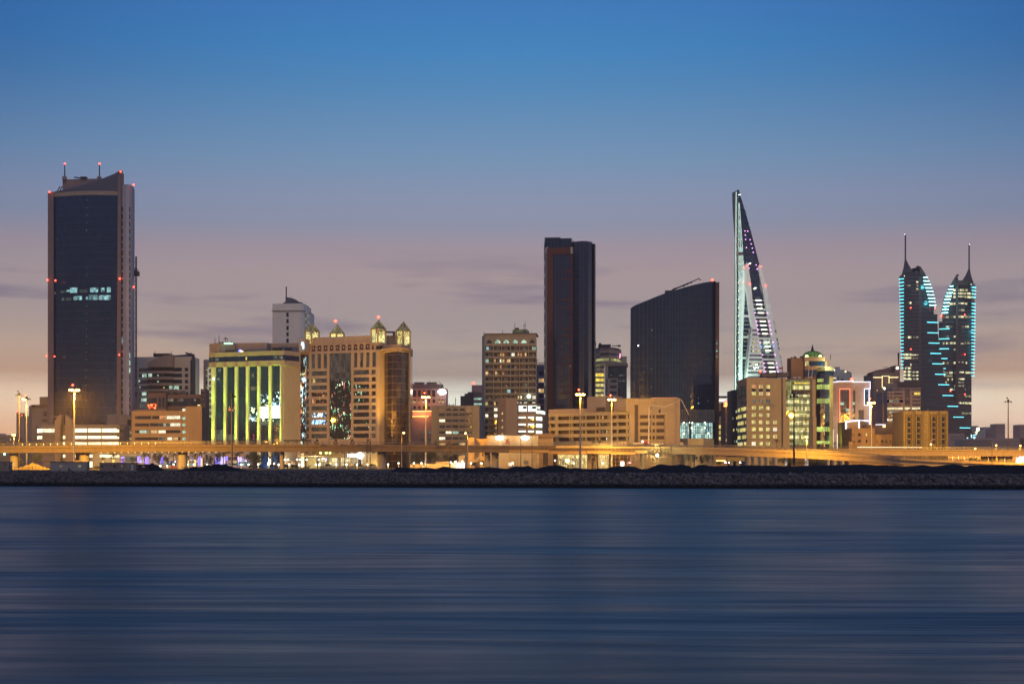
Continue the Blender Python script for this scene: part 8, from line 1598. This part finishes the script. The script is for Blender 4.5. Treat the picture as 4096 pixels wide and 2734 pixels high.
def palm(x, y, D, crown_w, yb, lab, k, wrap=None):
    """crown centre at pixel (x, y), base at row yb"""
    z0 = zof(yb, D); h_ = zof(y, D) - z0; s = crown_w * mpp(D) / 5.6; loc = Vector((xof(x, D), D, z0)); r = copy_tree(PM[k % 3], loc, lab, 'palms below the overpass', rz=R.uniform(0, 6), scale=(s, s, max(.25, h_ / 6.0)))
    for c in r.children:
        if c.name.startswith('crown'): c.scale = (1, 1, s / max(.25, h_ / 6.0)); c.location.z += 6.0 * (1 - c.scale[2])
    if wrap:
        off = Vector(loc); OFF[r] = off; mb = MB(); nn_ = 9
        for i in range(nn_): zz = z0 + h_ * (.05 + .62 * i / nn_); mb.lathe((off.x, off.y, zz), [(.42 * s, 0), (.44 * s, h_ * .028)], 8)
        o = build('light_wrap', mb, wrap, r); o.scale = (1 / r.scale[0], 1 / r.scale[1], 1 / r.scale[2]); o.rotation_euler = (0, 0, -r.rotation_euler[2])
yw = lamp('yellow_wrap', (1, .62, .15), 3.2); bw_ = lamp('blue_wrap', (.06, .07, 1), 1.7); ww = lamp('white_blue_wrap', (.45, .42, 1), 1.7)
view(400, 1780, 3.915); k = 0
for x, y, cw_, yb, w, lab in ((210, 165, 190, 330, yw, 'palm with yellow wrapped trunk above the middle of the brown cabin'), (45, 205, 120, 330, yw, 'small palm above the left end of the brown cabin'), (505, 215, 130, 330, None, 'palm above the right part of the brown cabin'), (355, 235, 120, 330, None, 'low palm before a blue light column'), (700, 155, 170, 330, None, 'palm above the blue ring of lights'), (1155, 160, 140, 345, None, 'palm before the pointed white tents'),
                              (1385, 185, 120, 335, yw, 'palm right beside the round pier with yellow wrapped trunk'), (1490, 165, 150, 335, yw, 'palm with yellow wrapped trunk right of the round pier'), (1590, 130, 160, 335, yw, 'palm whose trunk glows yellow beside the blue column'), (1935, 140, 150, 335, None, 'palm over the white blue light columns'), (2150, 150, 190, 335, None, 'wide palm before the gold terrace')): palm(x, y, 712, cw_, yb, lab, k, w); k += 1
view(1000, 1780, 3.915)
for x, y, cw_, yb, w, lab in ((310, 190, 120, 345, yw, 'palm with yellow trunk before the white lit wall'), (415, 250, 110, 345, None, 'bushy young palm left of the slim round pier')): palm(x, y, 705, cw_, yb, lab, k, w); k += 1
view(2800, 1360, 3.408); palm(1045, 1372, 668, 95, 1465, 'dark palm above the ramp before the beige office', k); view(2800, 1360, 3.408); palm(1835, 1405, 668, 70, 1465, 'ragged dark palm at the foot of the neon outlined tower', 1); palm(1900, 1430, 668, 70, 1470, 'low ragged palm right of another at the neon tower', 2)
view(2200, 1560, 3.915); palm(672, 808, 690, 95, 870, 'dim palm above the deck before the parking structure, left', 0); palm(780, 808, 690, 100, 870, 'dim palm above the deck before the parking structure, right', 1); palm(1290, 1050, 705, 230, 1290, 'large palm with green lit fronds behind the scaffolding', 2); palm(1100, 1060, 708, 170, 1290, 'dark palm behind the scaffolding left of the green lit one', 0)
def lights_column(x, y0, y1, w, m, D, lab):
    T_ = thing('light_column', lab, 'light column', x, D, group='columns of coloured string lights'); mb = MB(); z1, z0 = zof(y0, D), zof(y1, D); n = 9; r = w * mpp(D) / 2
    for i in range(n): zz = z0 + (z1 - z0) * i / n; c = (xof(x, D), D); mb.add([(c[0] + r * math.cos(2 * math.pi * j / 10), c[1] + r * math.sin(2 * math.pi * j / 10), zz + .22 * math.sin(2 * math.pi * j / 10) + h__) for h__ in (0, .28) for j in range(10)], [(j, (j + 1) % 10, 10 + (j + 1) % 10, 10 + j) for j in range(10)])
    build('string_lights', mb, m, T_); mb = MB(); mb.tube((xof(x, D), D, GZ), (xof(x, D), D, z1), .12, n=6); build('pole', mb, dmetal, T_)
view(400, 1780, 3.915)
for x, y0, y1, w, m, lab in ((356, 180, 272, 50, bw_, 'blue light column, leftmost'), (610, 178, 272, 55, bw_, 'blue light column above the right end of the brown cabin'), (728, 182, 285, 75, bw_, 'wide blue ring of lights beside the conical heap'), (965, 188, 285, 55, bw_, 'blue light column under the dark tree left of the pier'), (1560, 180, 312, 55, bw_, 'tall blue light column right of the round pier'), (1832, 182, 290, 55, bw_, 'blue light column behind the rubble heap'), (1922, 180, 290, 72, ww, 'broad white blue light column'), (1982, 180, 235, 34, bw_, 'short blue light column'), (2185, 180, 300, 62, ww, 'white blue light column left of the big dark tree')): lights_column(x, y0, y1, w, m, 735, lab)
def tree_mesh(seed, n=1500, sx_=1.0, leaf=.34):
    r_ = random.Random(seed); mb = MB(); cl = [(Vector((r_.gauss(0, .42) * sx_, r_.gauss(0, .42), .62 + r_.gauss(0, .17))), r_.uniform(.16, .34)) for _ in range(15)]
    for _ in range(n):
        c, rr = cl[r_.randrange(15)]; d = Vector((r_.gauss(0, 1), r_.gauss(0, 1), r_.gauss(0, 1))).normalized() * rr * r_.uniform(.55, 1.05); p = c + d
        a = Vector((r_.gauss(0, 1), r_.gauss(0, 1), r_.gauss(0, 1))).normalized(); b = a.cross(Vector((r_.gauss(0, 1), r_.gauss(0, 1), r_.gauss(0, 1)))).normalized(); l = leaf * .14
        mb.add([p - a * l, p - b * l * .5, p + a * l, p + b * l * .5], [(0, 1, 2, 3)])
    return mb, cl
TM = []
for s in range(3):
    r0 = thing('tree', 'x', 'tree', -9000, 300); off = OFF[r0]; mb, cl = tree_mesh(s); mb.v = [(v[0] + off.x, v[1] + off.y, v[2] + off.z) for v in mb.v]; build('crown', mb, lf2, r0)
    mb = MB(); b_ = Vector((off.x, off.y, off.z)); mb.tube(b_, b_ + Vector((0, 0, .35)), .035, .025, 7); [mb.tube(b_ + Vector((0, 0, .3)), b_ + c, .02, .006, 5) for c, _ in cl[:7]]; build('trunk', mb, bark, r0); TM.append(r0)
def tree(x, y0, yb, w, D, lab, k, leafm=None):
    z0 = min(zof(yb, D), GZ + 3); H_ = (zof(y0, D) - z0) / 1.02; s = w * mpp(D) / 1.9; r = copy_tree(TM[k % 3], Vector((xof(x, D), D, z0)), lab, 'trees below the overpass', rz=R.uniform(0, 6), scale=(s, s, H_))
    if leafm:
        for c in r.children:
            if c.name.startswith('crown'): c.material_slots[0].link = 'OBJECT'; c.material_slots[0].material = leafm
view(400, 1780, 3.915)
for i, a in enumerate(((900, 100, 330, 200, 720, 'dark spreading tree left of the round pier'), (1030, 150, 300, 110, 725, 'thin dark tree just left of the round pier'), (1710, 98, 330, 190, 722, 'dark tree above the ragged rubble heap'), (1850, 90, 320, 130, 728, 'dark tree between the blue columns'), (1500, 325, 370, 110, 470, 'scraggly bush on the low heap right of the pier'), (1330, 335, 378, 90, 470, 'low bush at the foot of the round pier'))): tree(*a, i)
view(1000, 1780, 3.915); tree(60, 85, 350, 330, 715, 'widest dark tree, left of the white lit wall and palm', 1); tree(905, 312, 372, 100, 690, 'round low bush under the canopy', 2)
view(0, 1400, 3.136)
for i, a in enumerate(((450, 1295, 1440, 140, 690, 'orange lit tree before the podium behind the sand heap'), (235, 1330, 1460, 90, 700, 'dim orange lit tree between the first masts'))): tree(*a, i, lf3)
view(1600, 1500, 3.915)
for i, a in enumerate(((300, 1200, 1400, 230, 760, 'dark tree below the deck left of the lit mast foot'), (510, 1200, 1400, 200, 765, 'dark tree right of the lit mast foot'), (800, 1190, 1400, 330, 770, 'broad dark tree below the arcaded block'), (530, 1025, 1060, 110, 800, 'small dark shrub on the roof line before the arcaded block'))): tree(*a, i)
view(2600, 1740, 2.936)
for i, a in enumerate(((620, 225, 350, 150, 700, 'dark tree behind the flared ramp piers'), (820, 300, 350, 110, 700, 'low bush lit by orange lamps behind the piers'))): tree(*a, i)
for i, (x, w) in enumerate(((1560, 170), (1660, 120), (1780, 160), (1900, 150), (2010, 120), (1440, 110))): tree(x, 262 + (i % 3) * 14, 345, w, 720 + i * 3, ('leafy shrub below the ramp, ' + ('first right of the flared piers', 'second right of the flared piers', 'third right of the flared piers', 'before the unlit mast', 'left of the low end piers', 'behind the last flared pier')[i]), i, lf3)
view(3400, 1740, 3.375)
for i, (x, w, y) in enumerate(((1480, 120, 322), (1660, 150, 290), (1750, 90, 310))): tree(x, y, 385, w, 720, 'gold lit shrub between the two decks, ' + ('leftmost', 'middle', 'rightmost')[i], i, lf3)
for r0 in PM + TM:
    for c in list(r0.children): bpy.data.objects.remove(c)
    bpy.data.objects.remove(r0)
# low things behind the ramp: lit arcade, streak lit showroom, white wall
view(2600, 1740, 2.936)
B = Bld('lit_arcade', 'row of small orange lit shop fronts behind the flared ramp piers', 760, 760); f = B.block('wall', [(520, 762), (910, 760)], 246, ochre_w, 8)
for k in range(16): B.win(f, 664 + 14 * k, 292, 673 + 14 * k, 306, lamp('arcade_lamp', (1, .62, .2), 3.5), out=.2) if not 715 < 664 + 14 * k < 765 else None
B.win(f, 525, 312, 575, 350, lw_dim); B.done()
view(3400, 1740, 3.375)
B = Bld('lit_showroom', 'long glaring greenish yellow lit showroom seen between ramp and upper deck', 700, 790); f = B.block('wall', [(130, 792), (1050, 790)], 262, ochre_w, 8)
for k in range(22): a = 405 + 25 * k; B.win(f, a, 272, a + 22, 310, lit('showroom_glare', (.95, 1, .5), 2.6, cell=(1.3, 1.6), lo=.1, detail=.6), out=.1)
for k in range(24): a = 150 + 31 * k; B.win(f, a, 362, a + 24, 415, lit('showroom_glow', (.9, .85, .3), 1.3, cell=(.9, 1.6), lo=.0, detail=.8), out=.1)
B.done()
B = Bld('orange_wall_yard', 'sodium lit yard wall with thin poles behind the right hand piers', 1800, 900); f = B.block('wall', [(1090, 902), (2700, 900)], 280, ochre_w, 6)
for k in range(12): mb = MB(); mb.bar(f.pt(1380 + 78 * k, 285, 1), f.pt(1380 + 78 * k, 390, 1), .3); B.part('pole', mb, lamp('lit_pole', (1, .75, .35), 1.2))  # poles glow on their own in place of sodium light on them
light('yard_light', W(2000, 330, 880), 60000, sod, 2, B.o); light('yard_light', W(1400, 330, 880), 30000, sod, 2, B.o); B.done()
T_ = thing('dome_tent', 'glaring white dome tent at the right edge below the upper deck', 'tent', 2345, 700); mb = MB(); mb.sph(W(2352, 385, 700), 4.2, 14, 8, half=True); build('canopy', mb, lamp('tent_glare', (1, .95, .85), 2.5), T_); mb = MB(); mb.box(W(2352, 384, 695.7), (1.2, .2, 1.4)); build('doorway', mb, sand_w, T_)
view(1600, 1500, 3.915)
B = Bld('yard_wall', 'bright yellow lit low yard wall under the overpass by the lit mast', 500, 720)
f = B.block('wall', [(160, 722), (915, 720)], 1388, sgn, 3); B.block('white_wall', [(800, 716), (1010, 716)], 1368, white_w, 3); B.block('gate_block', [(560, 730), (780, 730)], 1352, sgn, 5); B.block('kiosk', [(915, 735), (1010, 735)], 1258, conc, 5)
light('yard_light', W(330, 1330, 712), 5000, (1, .65, .25), .5, B.o); light('yard_light', W(970, 1345, 712), 2500, (.9, 1, .9), .5, B.o); light('yard_light', W(650, 1330, 712), 3500, (1, .65, .25), .5, B.o); B.done()
L_sign = thing('traffic_signal', 'small green traffic signal hanging under the left end of the overpass', 'signal', 55, 640); mb = MB(); mb.bar(W(10, 1815 * 0 + 1240, 690), W(10, 1250, 690), .1); view(0, 0, 1); mb = MB(); mb.tube(W(22, 1814, 640), W(22, 1870, 640), .12, n=6); build('pole', mb, dpole, L_sign); mb = MB(); mb.sph(W(18, 1815, 639), .5, 8, 6); build('lens', mb, lamp('teal_signal', (.2, 1, .7), 6), L_sign)
# ---- small decorative floodlight posts, road cones, flag
T_ = thing('flag_pole', 'tilted flag pole with a pale flag before the ribbed block', 'flag', 3735, 668); view(3300, 1340, 3.136); mb = MB(); mb.tube(W(1364, 1288, 690), W(1366, 1400, 690), .12, n=6); build('pole', mb, dpole, T_); mb = MB(); P = [W(1362, 1292, 690), W(1340, 1305, 690), W(1312, 1325, 690), W(1314, 1340, 690), W(1342, 1322, 690), W(1362, 1315, 690)]; mb.add(P + [p + Vector((0, .08, 0)) for p in P], [(0, 1, 4, 5), (1, 2, 3, 4), (6, 7, 10, 11), (7, 8, 9, 10)]); build('cloth', mb, plain('pale_cloth', (.3, .22, .2), .8), T_)

# ================================================================== evening haze over the city
q = N('haze_air'); q.t.nodes.remove(q.b); v = q.n('ShaderNodeVolumePrincipled'); v.inputs['Density'].default_value = .00015; v.inputs['Color'].default_value = (1, .86, .74, 1); v.inputs['Anisotropy'].default_value = .2
q.t.links.new(v.outputs[0], q.out.inputs['Volume'])
mb = MB(); mb.box((0, 1180, 138), (4600, 3000, 280)); tag(build('haze', mb, q.m), kind='stuff')
tag(bpy.data.objects['haze'], 'thin evening haze over the water and city')
